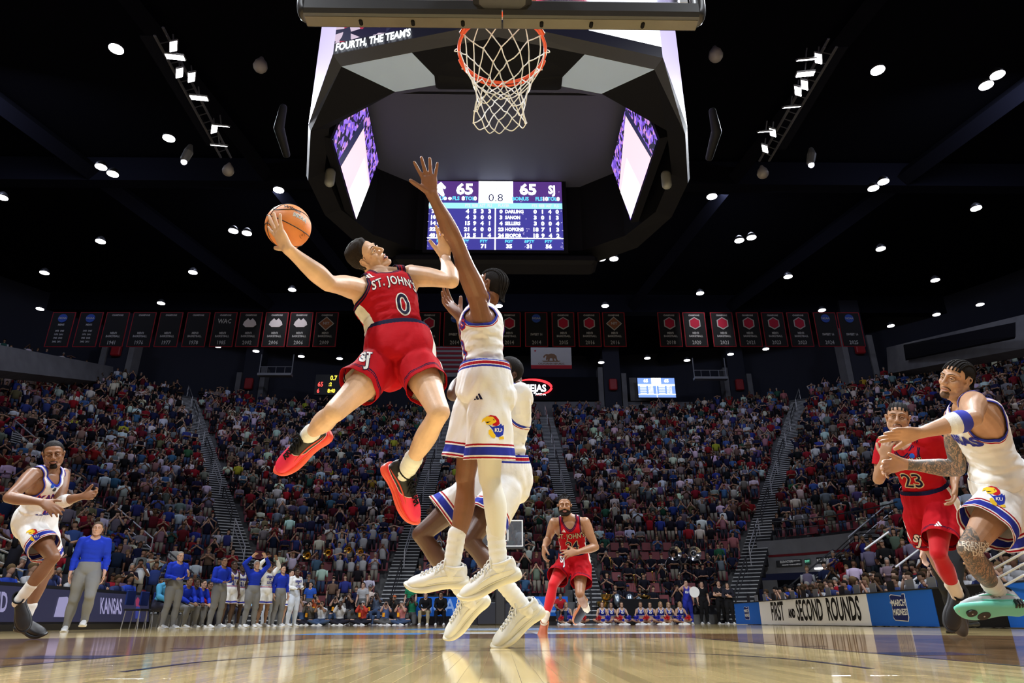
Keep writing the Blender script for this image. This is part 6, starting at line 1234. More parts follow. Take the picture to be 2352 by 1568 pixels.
def near_defender():
    s = 1.10; root = thing('person', 'large player in white uniform at the right edge, tattooed arm and leg, arms reaching out', 'person')
    J = solve(dict(P=(2306, 1112, 4.15), N=(2226, 926, 1), SR=(2196, 958, 0), SL=(2236, 925), eR=(2198, 1076, 0), eL=(2234, 960), wR=(2080, 1066), wL=(2112, 994), hR=(2292, 1138, 0), hL=(2318, 1142), kR=(2420, 1290, 0), kL=(2226, 1262), aR=(2520, 1400, 0), aL=(2294, 1366, 0), H=(2196, 870, 1)), s)
    sk = skin('tan', (.50, .28, .165), .38)
    hands = {'L': dict(d=imgdir(-1, -.02, -.1), n=imgdir(.1, -.62, -.75), curl=(.04, .05, .08, .12, .05), spread=.10, thumb=(.7, .75, .1)), 'R': dict(d=imgdir(-1, -.12, -.05), n=imgdir(-.1, -.2, -.95), curl=(.38, .42, .45, .5, .05), spread=.13, thumb=(.6, .85, .0))}
    hd = dict(fwd=imgdir(-.93, .06, -.36), up=imgdir(.10, .98, -.1), hair=dict(style='braids', c=(.012, .01, .01), n=9, tail=.02), lip=(.38, .18, .12), mouth=.004, beard=dict(style='goatee', c=(.13, .075, .045), th=.0006), lid=.8, size=.87)
    bo, bs = body(root, J, s, sk, hd, hands, .0055, .0035)
    e, w_, S = J['eR'], J['wR'], J['SR']
    def armf(q):
        d = unit(w_-e); t = (q-e)@d; L = np.linalg.norm(w_-e); r = np.linalg.norm(q-e-np.clip(t, 0, L)[:, None]*d, axis=1); d2 = unit(e-S); t2 = (q-S)@d2; L2 = np.linalg.norm(e-S); r2 = np.linalg.norm(q-S-np.clip(t2, 0, L2)[:, None]*d2, axis=1)
        return np.maximum(np.minimum(.085-r, L*.97-t), np.minimum(.09-r2, t2-.08))
    tattoo('forearm_tattoo', root, *bs, armf, .3)['label'] = 'grey ink sleeve tattoo'
    kn, an, h = J['kL'], J['aL'], J['hL']
    def legf(q):
        d = unit(an-kn); t = (q-kn)@d; L = np.linalg.norm(an-kn); r = np.linalg.norm(q-kn-np.clip(t, 0, L)[:, None]*d, axis=1); d2 = unit(kn-h); t2 = (q-h)@d2; L2 = np.linalg.norm(kn-h); r2 = np.linalg.norm(q-h-np.clip(t2, 0, L2)[:, None]*d2, axis=1); side = (q-kn)@RT
        return np.maximum(np.minimum.reduce([.10-r, L*.93-t, t+.02]), np.minimum.reduce([.13-r2, t2-L2*.45, .035-side]))
    tattoo('leg_tattoo', root, *bs, legf, .3)['label'] = 'grey ink tattoos over knee and shin'
    tm = mat('tattoo_letter', (.75, .66, .52), .5)
    for i, (t, px, py) in enumerate((('LEGENDS', 2236, 1250), ('NEVER', 2240, 1261), ('DIE', 2246, 1272))): decal('tattoo_lettering', text_tris(t, .036, .001, .9, 1.1), bs, hit(bs, px, py), *vf(px, py, -.06), tm, root, .002, .01)
    jo, js = jersey(root, J, s, dict(KJ, seed=21, tuck=-2.2, hem=.0)); so, ss = shorts(root, J, s, dict(KS, hf=.62, loose=1.25, waist=[], top=.075))
    nv = mat('kansas_blue'); decal('lettering', text_tris('KANSAS', .085*s, .004, .85), js, J['N']-fr_of(J)[0]*.16*s+fr_of(J)[2]*.12*s, -fr_of(J)[1], fr_of(J)[0], nv, jo, .007, .012)
    jay(so, ss, hit(ss, 2284, 1140), *vf(2284, 1140, -.1), .105*s)
    mt, sl = (.55, .56, .56), (.16, .68, .50)
    sh = shoe(root, J['aL'], imgdir(-1, -.06, .05), imgdir(.03, .52, .85), s*1.10, mt, (.22, .80, .60), (.03, .03, .03), collar=(.02, .02, .02), sole_pattern=True)
    m = MB(); R = head_axes(imgdir(-1, -.06, .05), imgdir(.03, .52, .85)); A = J['aL']-R[:, 2]*.095*s*1.1
    for i in range(6):
        y = .03+i*.03
        for sx in (-1, 1): m.tube(A+(np.array([(sx*.012, y+.03, .100-.28*max(y-.0, 0)), (sx*.030, y+.014, .082-.24*y), (sx*.044, y, .048)])*s*1.1)@R.T, [.0016, .0034, .0014], n=6, k=3)
    m.build('shoe_stripe', [mat('pod_black')], sh, 'all')
    sock(root, kn, an, imgdir(-1, 0, 0), s*1.05, .13); m = MB(); wv = lerp(J['eL'], J['wL'], .42)
    bd = band(root, lerp(J['eL'], J['wL'], .22), lerp(J['eL'], J['wL'], .42), .053*s, (.85, .84, .82), 'elbow_band', (.05, .06, .4))
    shoe(root, J['aR'], imgdir(-.6, -.3, .5), imgdir(-.2, .9, .1), s*1.05, mt, (.22, .80, .60), fine=False); sock(root, J['kR'], J['aR'], imgdir(-1, 0, 0), s*1.05, .13)
# ----- number 23 in red -----
def red_23():
    s = 1.10; root = thing('person', 'running player in red jersey number 23 with one red leg sleeve', 'person')
    J = solve(dict(P=(2134, 1150, 6.0), N=(2083, 1012, 1), SR=(2034, 1018, 0), SL=(2138, 1008, 1), eR=(2018, 1100), eL=(2196, 1056, 0), wR=(2032, 1052), wL=(2192, 1108), hR=(2112, 1170, 0), hL=(2160, 1166, 1), kR=(2136, 1258, 0), kL=(2156, 1272), aR=(2208, 1382, 0), aL=(2200, 1368, 0), H=(2062, 958, 1)), s)
    sk = skin('tan2', (.42, .235, .14), .4)
    hands = {'R': dict(d=imgdir(.1, 1, -.1), n=imgdir(.7, 0, .5), curl=(.5, .5, .5, .5, .2)), 'L': dict(d=imgdir(-.1, -.9, -.2), n=imgdir(-.8, 0, .3), curl=(.5, .5, .5, .5, .2))}
    hd = dict(fwd=imgdir(-.52, .1, -.85), up=imgdir(.06, .98, .1), hair=dict(style='braids', c=(.012, .01, .01), n=7, tail=-.02), lip=(.34, .16, .11), beard=dict(style='goatee', th=.006), mouth=.003, size=1.02)
    bo, bs = body(root, J, s, sk, hd, hands, .0075, .0042)
    jo, js = jersey(root, J, s, dict(RJ, seed=31, side=None), voxel=.008); tee = jersey(root, J, s*.992, dict(base=(.40, .005, .012), sleeve=.62, scoop=.3, seed=4, hem=.3), voxel=.009, name='undershirt'); so, ss = shorts(root, J, s, dict(RS, hf=.72, loose=.8))
    up, rc, f = fr_of(J); wm, nm, gd = mat('letter_white'), mat('letter_navy'), mat('letter_gold'); c0 = J['N']-up*.165*s+f*.12*s
    for b, m, l in ((.006, nm, .003), (.0015, gd, .0042)): decal('lettering', text_tris('ST. JOHN\'S', .09*s, b, .68, 1.05), js, c0+up*.035*s, -rc, up, m, jo, l, .02)
    for b, m, l in ((.010, gd, .003), (.001, nm, .0045)): decal('number', text_tris('23', .17*s, b, .95, 1, 'CENTER', 5), js, c0-up*.13*s, -rc, up, m, jo, l, .02)
    decal('maker_mark', scaled(ADI, .055*s), js, c0+up*.075*s+rc*.08*s, -rc, up, wm, jo, .003, .02); decal('round_patch', poly_tris([[(math.cos(a)*.022, math.sin(a)*.022) for a in np.linspace(0, 6.28, 14)[:-1]]]), js, c0+up*.085*s-rc*.075*s, -rc, up, mat('patch_blue', (.02, .1, .5), .6), jo, .003, .02)
    decal('maker_mark', scaled(ADI, .055*s), ss, hit(ss, 2155, 1203), *vf(2155, 1203), wm, so, .002); stj(so, ss, hit(ss, 2108, 1240), *vf(2108, 1240, -.3), .11*s)
    legwear(root, J, s, 'L', (.56, .006, .012), .2, .93, 'red_leg_sleeve', voxel=.01); bk = (.012, .012, .014)
    shoe(root, J['aL'], imgdir(-.35, -.85, -.35), imgdir(-.2, .55, -.75), s*1.08, bk, (.03, .03, .03), fine=False, high=.02); shoe(root, J['aR'], imgdir(.2, -.88, .1), imgdir(.6, .4, .4), s*1.06, bk, (.05, .05, .05), fine=False)
    sock(root, J['kL'], J['aL'], imgdir(-.5, -.8, 0), s*1.05, .15, (.80, .74, .60), False); sock(root, J['kR'], J['aR'], imgdir(-.5, -.8, 0), s*1.05, .15, (.80, .74, .60), False)
# ----- number 24 in red, farther up the court -----
def red_24():
    s = 1.09; root = thing('person', 'bearded player in red jersey number 24 running in from midcourt', 'person')
    J = solve(dict(P=(1319, 1284, 9.5), N=(1308, 1192, 1), SR=(1273, 1200), SL=(1344, 1199), eR=(1259, 1238, 0), eL=(1368, 1256), wR=(1250, 1254), wL=(1325, 1268), hR=(1301, 1294), hL=(1335, 1294), kR=(1270, 1344), kL=(1332, 1364), aR=(1250, 1428), aL=(1347, 1398, 0), H=(1297, 1161, 1)), s)
    sk = skin('brown2', (.36, .185, .10), .38)
    hands = {'R': dict(d=imgdir(-.1, -.9, -.3), n=imgdir(.8, 0, .3), curl=(.5, .5, .5, .5, .2)), 'L': dict(d=imgdir(-.95, -.1, -.1), n=imgdir(.1, -.5, .7), curl=(.25, .3, .35, .4, .1), spread=.18)}
    hd = dict(fwd=imgdir(-.08, .28, -.95), up=imgdir(0, .97, .2), hair=dict(style='twists', c=(.012, .01, .01)), lip=(.3, .12, .10), beard=dict(style='full', th=.004), mouth=.004, size=1.0)
    body(root, J, s, sk, hd, hands, .009, .0052)
    jo, js = jersey(root, J, s, dict(RJ, seed=41), voxel=.010); so, ss = shorts(root, J, s, dict(RS, hf=.66, loose=.9), voxel=.011)
    up, rc, f = fr_of(J); wm, nm, gd = mat('letter_white'), mat('letter_navy'), mat('letter_gold'); c0 = J['N']-up*.165*s+f*.12*s
    for b, m, l in ((.006, nm, .004), (.001, gd, .006)): decal('lettering', text_tris('ST. JOHN\'S', .09*s, b, .72, 1.05), js, c0, -rc, up, m, jo, l, .02)
    for b, m, l in ((.010, gd, .004), (.001, nm, .006)): decal('number', text_tris('24', .16*s, b, .95), js, c0-up*.13*s, -rc, up, m, jo, l, .02)
    decal('maker_mark', scaled(ADI, .055*s), js, c0+up*.075*s+rc*.08*s, -rc, up, wm, jo, .004, .03); decal('maker_mark', scaled(ADI, .055*s), ss, hit(ss, 1343, 1346), RT, UP, wm, so, .003); stj(so, ss, hit(ss, 1292, 1286), RT, UP, .10*s)
    legwear(root, J, s, 'R', (.60, .008, .014), .1, .93, 'red_leg_sleeve', voxel=.012)
    shoe(root, J['aR'], imgdir(-.2, -.5, -.85), imgdir(0, .85, -.5), s*1.05, (.45, .10, .03), (.75, .25, .08), fine=False); shoe(root, J['aL'], imgdir(-.35, -.9, .1), imgdir(.6, .3, -.7), s*1.06, (.02, .02, .03), (.75, .28, .12), fine=False)
    sock(root, J['kR'], J['aR'], imgdir(0, -.5, -.8), s, .11, (.85, .76, .60), False); sock(root, J['kL'], J['aL'], imgdir(0, -.9, 0), s, .12, (.85, .80, .68), False)
# ----- number 20 in white on the left -----
def white_20():
    s = 1.08; root = thing('person', 'running player in white uniform with black shoes at the left edge', 'person')
    J = solve(dict(P=(80, 1196, 7.0), N=(112, 1082, 1), SR=(74, 1090), SL=(144, 1090, 0), eR=(20, 1143), eL=(135, 1154), wR=(96, 1153), wL=(190, 1139), hR=(68, 1214), hL=(98, 1212, 0), kR=(122, 1280), kL=(108, 1312, 0), aR=(44, 1378, 0), aL=(56, 1424, 0), H=(123, 1042, 1)), s)
    sk = skin('brown3', (.25, .12, .065), .36)
    hands = {'R': dict(d=imgdir(.9, -.45, -.1), n=imgdir(-.3, -.6, .6), curl=(.4, .45, .5, .5, .15)), 'L': dict(d=imgdir(.95, .1, -.1), n=imgdir(0, .5, -.8), curl=(.5, .55, .6, .6, .3))}
    hd = dict(fwd=imgdir(.55, .02, -.85), up=imgdir(-.03, .99, .05), hair=dict(style='buzz', c=(.012, .01, .01)), lip=(.25, .10, .08), beard=dict(style='goatee', th=.003), size=1.0)
    body(root, J, s, sk, hd, hands, .0085, .0048)
    jo, js = jersey(root, J, s, dict(KJ, seed=51, neck_trim=[(.5, KBLUE), (.42, KWH), (.36, KBLUE)]), voxel=.009); so, ss = shorts(root, J, s, dict(KS, hf=.66, loose=.9, waist=[(0, .010, KNAVY)]), voxel=.010)
    up, rc, f = fr_of(J); nv, rd = mat('kansas_blue'), mat('kansas_red'); c0 = J['N']-up*.2*s+f*.12*s
    for b, m, l in ((.006, rd, .003), (.001, nv, .0045)): decal('lettering', text_tris('KANSAS', .09*s, b, .82), js, c0, -rc, up, m, jo, l, .02); decal('number', text_tris('20', .16*s, b, .95), js, c0-up*.13*s, -rc, up, m, jo, l, .02)
    for nm2, dx, dy, c in (('round_patch', .03, .085, 'pod_black'), ('round_patch', .055, .125, 'patch_blue')): decal(nm2, poly_tris([[(math.cos(a)*.02, math.sin(a)*.02) for a in np.linspace(0, 6.28, 14)[:-1]]]), js, c0+up*dy*s+rc*dx*s, -rc, up, mat(c), jo, .003, .02)
    jay(so, ss, hit(ss, 77, 1229), *vf(77, 1229, .1), .11*s)
    bk = (.01, .01, .012); shoe(root, J['aR'], imgdir(.35, -.72, -.3), imgdir(.3, .6, -.6), s*1.08, bk, bk, fine=False, high=.02); shoe(root, J['aL'], imgdir(.92, -.1, -.3), imgdir(0, 1, -.05), s*1.08, bk, bk, fine=False, high=.02)
    sock(root, J['kR'], J['aR'], imgdir(1, -.5, 0), s, .17, (.82, .79, .68), False); sock(root, J['kL'], J['aL'], imgdir(1, 0, 0), s, .15, (.82, .79, .68), False)
    band(root, lerp(J['eL'], J['wL'], .12), lerp(J['eL'], J['wL'], .38), .056*s, (.85, .84, .82), 'elbow_band')
# ======================= spectators =======================
# parts: 0 skin, 1 shirt, 2 trousers, 3 hair, 4 second shirt colour (sleeves), 5 cap, 6 shoes
def ctpl(pose, seed=0, lod=0):
    rs = random.Random(seed); V = []; Fc = []; Pt = []; n = 0
    def add(vf, part):
        nonlocal n
        v, f = vf; v = np.asarray(v); V.append(v); Fc.extend([tuple(i+n for i in q) for q in f]); Pt.append(np.full(len(v), part)); n += len(v)
    sit = pose.startswith('sit'); hz = .44 if sit else .90; lean = rs.uniform(-.04, .10) if not sit else rs.uniform(-.05, .14)
    P = vec(0, -.02, hz+.06); N = vec(rs.uniform(-.03, .03), lean, hz+.55); up = unit(N-P); S = lambda k: N+vec(k*.19, -.01, -.05)
    ns = 8 if lod == 0 else 6
    add(loft(np.array([P, lerp(P, N, .35), lerp(P, N, .75), lerp(P, N, .95), N]), np.array([(1, 0, 0)]*5, float), np.array([(0, 1, 0)]*5, float), [.17, .155, .20, .17, .06], [.12, .11, .12, .09, .06], n=ns+2, e=2.3, k=1), 1)
    H = N+vec(rs.uniform(-.03, .03), .02, .165); add(tube([N-up*.02, H-vec(0, 0, .06)], [.055, .05], n=6, k=1, cap=False), 0)
    yaw = rs.uniform(-.5, .5); add(ball(H, (.073, .090, .112), 10 if lod == 0 else 8), 0)
    hair = seed % 5
    hb = ball(H+vec(0, -.012, .030), (.083, .104, .108), 10); hv = hb[0]; k_ = (hv[:, 1] > H[1]+.03) & (hv[:, 2] < H[2]+.035); hv[k_] = H+(hv[k_]-H)*.72; low = hv[:, 2] < H[2]-.045; hv[low] = H+(hv[low]-H)*.7 if hair != 1 else hv[low]; add((hv, hb[1]), 3)
    if hair == 1: add(tube([H+vec(0, -.05, .0), N+vec(0, -.06, -.05)], [(.085, .05), (.075, .04)], n=6, k=1), 3)
    if hair == 2:
        hb = ball(H+vec(0, -.008, .045), (.084, .104, .075), 8); hb[0][:, 2] = np.maximum(hb[0][:, 2], H[2]+.04); add(hb, 5); add(loft(np.array([H+vec(0, .07, .05), H+vec(0, .155, .04)]), np.array([(1, 0, 0)]*2, float), np.array([(0, 0, 1)]*2, float), [.07, .05], [.008, .005], n=6, k=1), 5)
    def arm(k, e, w, sl=.55):
        s = S(k); e, w = np.asarray(e), np.asarray(w); add(tube([s, lerp(s, e, .5), e], [.062, .056, .047], n=6, k=1, cap=False), 4); add(tube([lerp(s, e, .9), e, w], [.043, .042, .030], n=6 if lod == 0 else 5, k=1, cap=False), 0 if pose[-1] != 'L' else 4)
        d = unit(w-e); add(ball(w+d*.06, (.035, .035, .055), 6) if lod == 0 else tube([w, w+d*.1], [.035, .03], n=5, k=1, cap=True), 0)
    b = pose.rstrip('L')
    for k in (-1, 1):
        s = S(k)
        if b.endswith('head'): arm(k, H+vec(k*.30, .02, .06), H+vec(k*.08, .02, .13))
        elif b.endswith('up'): arm(k, s+vec(k*.14, .06, .26), s+vec(k*.10, .08, .54))
        elif b.endswith('mouth'): arm(k, s+vec(k*.10, .12, -.20), H+vec(k*.04, .13, -.06))
        elif b.endswith('fold'): arm(k, s+vec(k*.05, .06, -.27), N+vec(-k*.08, .20, -.30))
        elif b.endswith('phone'): arm(k, s+vec(k*.07, .10, -.22) if k < 0 else s+vec(.12, .12, .0), s+vec(-.02, .25, -.05) if k < 0 else H+vec(.08, .28, .06))
        elif b.endswith('knee'): arm(k, s+vec(k*.06, .12, -.22), vec(k*.12, .42, hz+.14))
        elif b.endswith('clap'): arm(k, s+vec(k*.08, .10, -.22), N+vec(k*.02, .28, -.12))
        else: arm(k, s+vec(k*.05, -.01, -.28), s+vec(k*.06, .06, -.52))
    for k in (-1, 1):
        if sit:
            add(tube([vec(k*.09, 0, hz+.05), vec(k*.12, .42, hz+.07)], [.088, .062], n=6, k=1, cap=lod == 0), 2)
            if lod == 0: add(tube([vec(k*.12, .42, hz+.07), vec(k*.12, .40, .07)], [.058, .04], n=6, k=1), 2); add(ball((k*.12, .46, .045), (.045, .13, .045), 6), 6)
        else:
            add(tube([vec(k*.09, 0, hz+.03), vec(k*.10, .02, .48)], [.098, .065], n=6, k=1, cap=False), 2)
            if lod == 0: add(tube([vec(k*.10, .02, .48), vec(k*.11, -.01, .06)], [.062, .045], n=6, k=1), 2); add(ball((k*.11, .05, .04), (.045, .13, .04), 6), 6)
    V = np.concatenate(V); Pt = np.concatenate(Pt); T = []
    for q in Fc:
        for i in range(1, len(q)-1): T.append((q[0], q[i], q[i+1]))
    return V, np.array(T), Pt
SIT = ['sit_knee', 'sit_mouth', 'sit_clap', 'sit_fold', 'sit_knee', 'sit_side', 'sit_kneeL', 'sit_phone', 'sit_side', 'sit_kneeL']; STD = ['std_side', 'std_fold', 'std_clap', 'std_side', 'std_phone', 'std_mouth', 'std_head', 'std_foldL', 'std_side', 'std_side', 'std_clap', 'std_side']
PT = {0: {}, 1: {}}
for l in (0, 1):
    for i, p in enumerate(SIT+STD+['std_up']):
        for s_ in range(3): PT[l][(p, s_)] = ctpl(p, i*3+s_+s_*7, l)
SKINS = [(.44, .26, .18), (.48, .29, .21), (.38, .22, .15), (.50, .32, .24), (.18, .09, .06), (.09, .05, .03), (.25, .14, .09), (.36, .20, .14)]
SHIRTS = [((.62, .62, .66), 21, 'white'), ((.17, .17, .20), 11, 'grey'), ((.010, .010, .014), 16, 'black'), ((.014, .018, .05), 15, 'navy'), ((.24, .014, .022), 12, 'red'), ((.03, .045, .22), 7, 'blue'), ((.06, .12, .28), 6, 'light blue'), ((.10, .012, .02), 5, 'maroon'), ((.32, .16, .18), 3, 'pink'), ((.03, .10, .07), 2, 'green'), ((.16, .12, .08), 3, 'tan'), ((.40, .32, .04), 1, 'yellow'), ((.12, .09, .20), 2, 'purple')]
SW_ = [s[1] for s in SHIRTS]
HAIRS = [(.012, .009, .007), (.03, .018, .01), (.05, .03, .015), (.14, .09, .045), (.22, .21, .2), (.008, .007, .007)]
CMAT = bpy.data.materials.new('crowd_cloth'); CMAT.use_nodes = True; _b = CMAT.node_tree.nodes['Principled BSDF']; _a = CMAT.node_tree.nodes.new('ShaderNodeAttribute'); _a.attribute_name = 'Col'; CMAT.node_tree.links.new(_a.outputs['Color'], _b.inputs['Base Color']); _b.inputs['Roughness'].default_value = .85; _b.inputs['Specular IOR Level'].default_value = .1
rs = random.Random(77); people = []; seats = []
DEN = {}
for i in range(NROW):
    t = TREAD*i+.50; z = Z0+RISE*i; L = ring_len(t); sp = .56; a = sp*rs.random(); seat = 0
    while a < L:
        (x, y), nrm, seg = ring(t, a); a += sp; seat += 1
        if aisle_gap((x, y), t, seg) < .78: continue
        ang = math.degrees(math.atan2(y-CEN_Y-KY, x-KX)) if seg in (3, 4) else 0
        if seg == 3 and i < 6 and 0 < ang < 54: continue
        hx, hy, d = proj((x, y, z+.9))
        if d < 3 or hx < -60 or hx > 2412 or y < 8: continue
        empt = .03+(.16 if i < 8 else .0)*(1 if seg in (2, 3) else .3)
        band6 = seg == 2 and -8.6 < x < -5.4 and i in (2, 3, 4, 5); bandk = seg in (2, 3) and 5 < x < 10.5 and i < 5
        if seg == 2 and -3.9 < x < 3.3 and i < 1: continue
        if bandk and i == 4 or (seg == 2 and 5 < x < 9 and i == 5): empt = .55
        nr = nrm if seg != 3 else nrm
        yaw = math.atan2(-(0-x)*.75+nr[0]*.0+x*0.0, 0) if False else math.atan2(-(0-x*.3-x*.4), -(y-CEN_Y+6)) if False else math.atan2((x-0)*1.0, -(y-12.0))
        seats.append((x, y, z, nrm, d, hx, hy, i, seg))
        if rs.random() < empt: seats[-1] = seats[-1]+(True,); continue
        seats[-1] = seats[-1]+(False,)
        stand = rs.random() < (.55 if i > 3 else .45) or band6; pose = rs.choice(STD if stand else SIT)
        if band6: pose = rs.choice(['std_head', 'std_mouth', 'std_up', 'std_head', 'std_side', 'std_clap'])
        sh = rs.choices(SHIRTS, SW_)[0]; c1 = tuple(min(.68, v*rs.uniform(.7, 1.15)) for v in sh[0]); nm = sh[2]; c4 = c1 if rs.random() < .92 else (.4, .4, .42)
        if band6: c1, c4, nm = (.40, .40, .43), (.04, .06, .32), 'number 6'
        if bandk: c1 = c4 = (.010, .010, .018); nm = 'black'; pose = rs.choice(SIT[:5]+['std_fold'])
        sk = rs.choice(SKINS); hr = rs.choice(HAIRS); tr = rs.choice([(.02, .02, .03), (.04, .06, .12), (.12, .10, .08), (.015, .015, .02), (.2, .18, .15)])
        people.append(dict(x=x, y=y, z=z, yaw=yaw+rs.uniform(-.25, .25), pose=pose, var=rs.randrange(3), s=rs.uniform(.90, 1.06), C=[sk, c1, tr, hr, c4, rs.choice([(.45, .45, .47), (.01, .01, .02), (.25, .01, .02), (.03, .04, .2)]), (.3, .3, .3)], d=d, row=i, seat=seat, nm=nm, band6=band6, seg=seg, hx=hx))
print('spectators', len(people))
def place(p, lod):
    V, T, Pt = PT[lod][(p['pose'], p['var'])]; c, s = math.cos(p['yaw']+math.pi), math.sin(p['yaw']+math.pi); c, s = math.cos(p['yaw']), math.sin(p['yaw'])
    # local +y is forwards; yaw = 0 faces -y world
    X = V*p['s']; X = np.stack([-(X[:, 0]*c-X[:, 1]*(-s))*1.0, -(X[:, 0]*s*1.0+X[:, 1]*c), X[:, 2]], 1) if False else np.stack([X[:, 0]*-c+X[:, 1]*-s, X[:, 0]*s*-1*-1*-1+X[:, 1]*-c, X[:, 2]], 1) if False else (X@np.array([[math.cos(p['th']), math.sin(p['th']), 0], [-math.sin(p['th']), math.cos(p['th']), 0], [0, 0, 1]]))
    C = np.array(p['C'])[Pt]; return X, T, C
for p in people: dirx, diry = (0-p['x']*.75)+0, 11.0-p['y']; p['th'] = math.atan2(-(dirx), diry)+(p['yaw']*0)+rs.uniform(-.2, .2)
for p in people: p['near'] = proj((p['x'], p['y'], p['z']+.7))[2]
people.sort(key=lambda p: p['near']); IND, REST = people[:300], people[300:]
POSE_W = {'knee': 'hands on knees', 'mouth': 'hands at mouth', 'clap': 'clapping', 'fold': 'arms folded', 'head': 'hands on head', 'phone': 'holding up a phone', 'side': 'arms down', 'up': 'arms raised'}
ORD_ = ['front', 'second', 'third', 'fourth', 'fifth', 'sixth', 'seventh', 'eighth', 'ninth', 'tenth', 'eleventh', 'twelfth', 'thirteenth', 'fourteenth', 'fifteenth', 'sixteenth', 'seventeenth', 'eighteenth', 'nineteenth', 'twentieth']
ORD = ['front']+NTH[1:]
def posword(hx): return ['far left', 'left', 'mid left', 'centre left', 'centre', 'centre right', 'mid right', 'right', 'far right'][max(0, min(8, int(hx/261.4)))]
six = text_tris('6', .26, .01)
labs = {}
for p in IND:
    X, T, C = place(p, 0); o = new_obj('spectator', mesh_np('spectator', X, T, [CMAT], colors=C), None, (p['x'], p['y'], p['z']))
    pw = POSE_W[p['pose'].rstrip('L').split('_')[1]]; lab = '%s %s in %s shirt, %s, %s row, %s of frame' % ('standing' if p['pose'][:3] == 'std' else 'seated', 'spectator', p['nm'], pw, ORD[min(p['row'], 19)], posword(p['hx'])); labs.setdefault(lab, []).append((p, o)); tag(o, lab, 'spectator', 'spectators in the stands')
    if p['band6']:
        cc, ss_ = math.cos(p['th']), math.sin(p['th']); V2, T2 = six; Z = (.90 if p['pose'][:3] == 'std' else .44)*p['s']; loc = np.stack([-V2[:, 0], np.full(len(V2), .155), V2[:, 1]+Z+.33], 1); R3 = np.array([[cc, ss_, 0], [-ss_, cc, 0], [0, 0, 1]]); new_obj('shirt_number', mesh_np('six', loc@R3, T2, [mat('crowd_navy', (.02, .03, .14), .8)], smooth=False), o)
for lab, lst in labs.items():
    if len(lst) > 1:
        lst.sort(key=lambda q: q[0]['hx'])
        for k, (p, o) in enumerate(lst): o['label'] = lab.replace(', %s of frame' % posword(p['hx']), ', %s from left, %s' % (ORD[k] if k else 'first', posword(p['hx'])))
Vs, Ts, Cs, n = [], [], [], 0
for p in REST:
    X, T, C = place(p, 1); Vs.append(X+vec(p['x'], p['y'], p['z'])); Ts.append(T+n); Cs.append(C); n += len(X)
o = new_obj('spectator_crowd', mesh_np('spectator_crowd', np.concatenate(Vs), np.concatenate(Ts), [CMAT], colors=np.concatenate(Cs))); tag(o, 'crowd of spectators filling the upper rows of the stands', 'crowd', None, 'stuff')
print('crowd tris', sum(len(t) for t in Ts))
# seats
SEAT = mat('seat_maroon', (.16, .012, .022), .5)
m = MB(); m.box((0, 0, .43), (.46, .42, .05), bev=.015); m.box((0, -.20, .64), (.46, .05, .42), rot=np.array(Matrix.Rotation(math.radians(8), 3, 'X')), bev=.015); m.box((0, -.02, .21), (.06, .1, .42)); sm_ = mesh_np('seat', np.concatenate(m.V), m.F, [SEAT], smooth=False); SV_ = np.concatenate(m.V); 
ST = []
for q in m.F:
    for i in range(1, len(q)-1): ST.append((q[0], q[i], q[i+1]))
ST = np.array(ST); emp = sorted([s for s in seats if s[-1]], key=lambda s: s[4]); ind = emp[:90]; ids = set(id(s) for s in ind)
for s in ind:
    x, y, z, nr = s[:4]; o = new_obj('stadium_seat', sm_, None, (x-nr[0]*-.10, y-nr[1]*-.10, z)); o.rotation_euler = (0, 0, math.atan2(nr[0], -nr[1])); rw = sorted([q for q in ind if q[7] == s[7]], key=lambda q: q[5]); tag(o, 'empty maroon seat, %s from the left of the empty seats in the %s row' % (nth(rw.index(s)+1), ORD[s[7]]), 'seat', 'empty stadium seats')
Vs, n = [], 0; Ts = []
box_v = np.array([(-.23, -.24, .42), (.23, -.24, .42), (.23, -.20, .42), (-.23, -.20, .42), (-.23, -.28, .82), (.23, -.28, .82), (.23, -.24, .82), (-.23, -.24, .82)]); box_t = np.array([(4, 5, 6), (4, 6, 7), (0, 1, 5), (0, 5, 4), (3, 7, 6), (3, 6, 2), (0, 4, 7), (0, 7, 3), (1, 2, 6), (1, 6, 5)])
for s in seats:
    if id(s) in ids: continue
    x, y, z, nr = s[:4]; th = math.atan2(nr[0], -nr[1]); c, s2 = math.cos(th), math.sin(th); Vs.append(box_v@np.array([[c, s2, 0], [-s2, c, 0], [0, 0, 1]])+vec(x, y, z)); Ts.append(box_t+n); n += 8
o = new_obj('seat_rows', mesh_np('seat_rows', np.concatenate(Vs), np.concatenate(Ts), [SEAT], smooth=False)); tag(o, 'rows of maroon stadium seats under the crowd', 'seats', None, 'stuff')
# press row behind the tables and people behind the left board (seated, shown from the chest up)
def row_people(n_, fx, label, group, shirts, poses, seed, grp_name='person', zoff=0.0):
    r2 = random.Random(seed); lst = []
    for k in range(n_):
        x, y, th = fx(k); sh = r2.choice(shirts); p = dict(pose=r2.choice(poses), var=r2.randrange(3), s=r2.uniform(.95, 1.05), th=th+r2.uniform(-.3, .3), C=[r2.choice(SKINS), sh[0], (.03, .03, .04), r2.choice(HAIRS), sh[0], (.02, .02, .03), (.02, .02, .02)])
        X, T, C = place(dict(p, yaw=0), 0); o = new_obj(grp_name, mesh_np(grp_name, X, T, [CMAT], colors=C), None, (x, y, zoff)); tag(o, '%s, %s from near end' % (label % sh[1], nth(k+1)), 'person', group)
SUIT = [((.02, .02, .03), 'dark jacket'), ((.03, .04, .12), 'navy jacket'), ((.25, .25, .27), 'grey top'), ((.02, .05, .35), 'blue shirt'), ((.40, .40, .42), 'white shirt')]
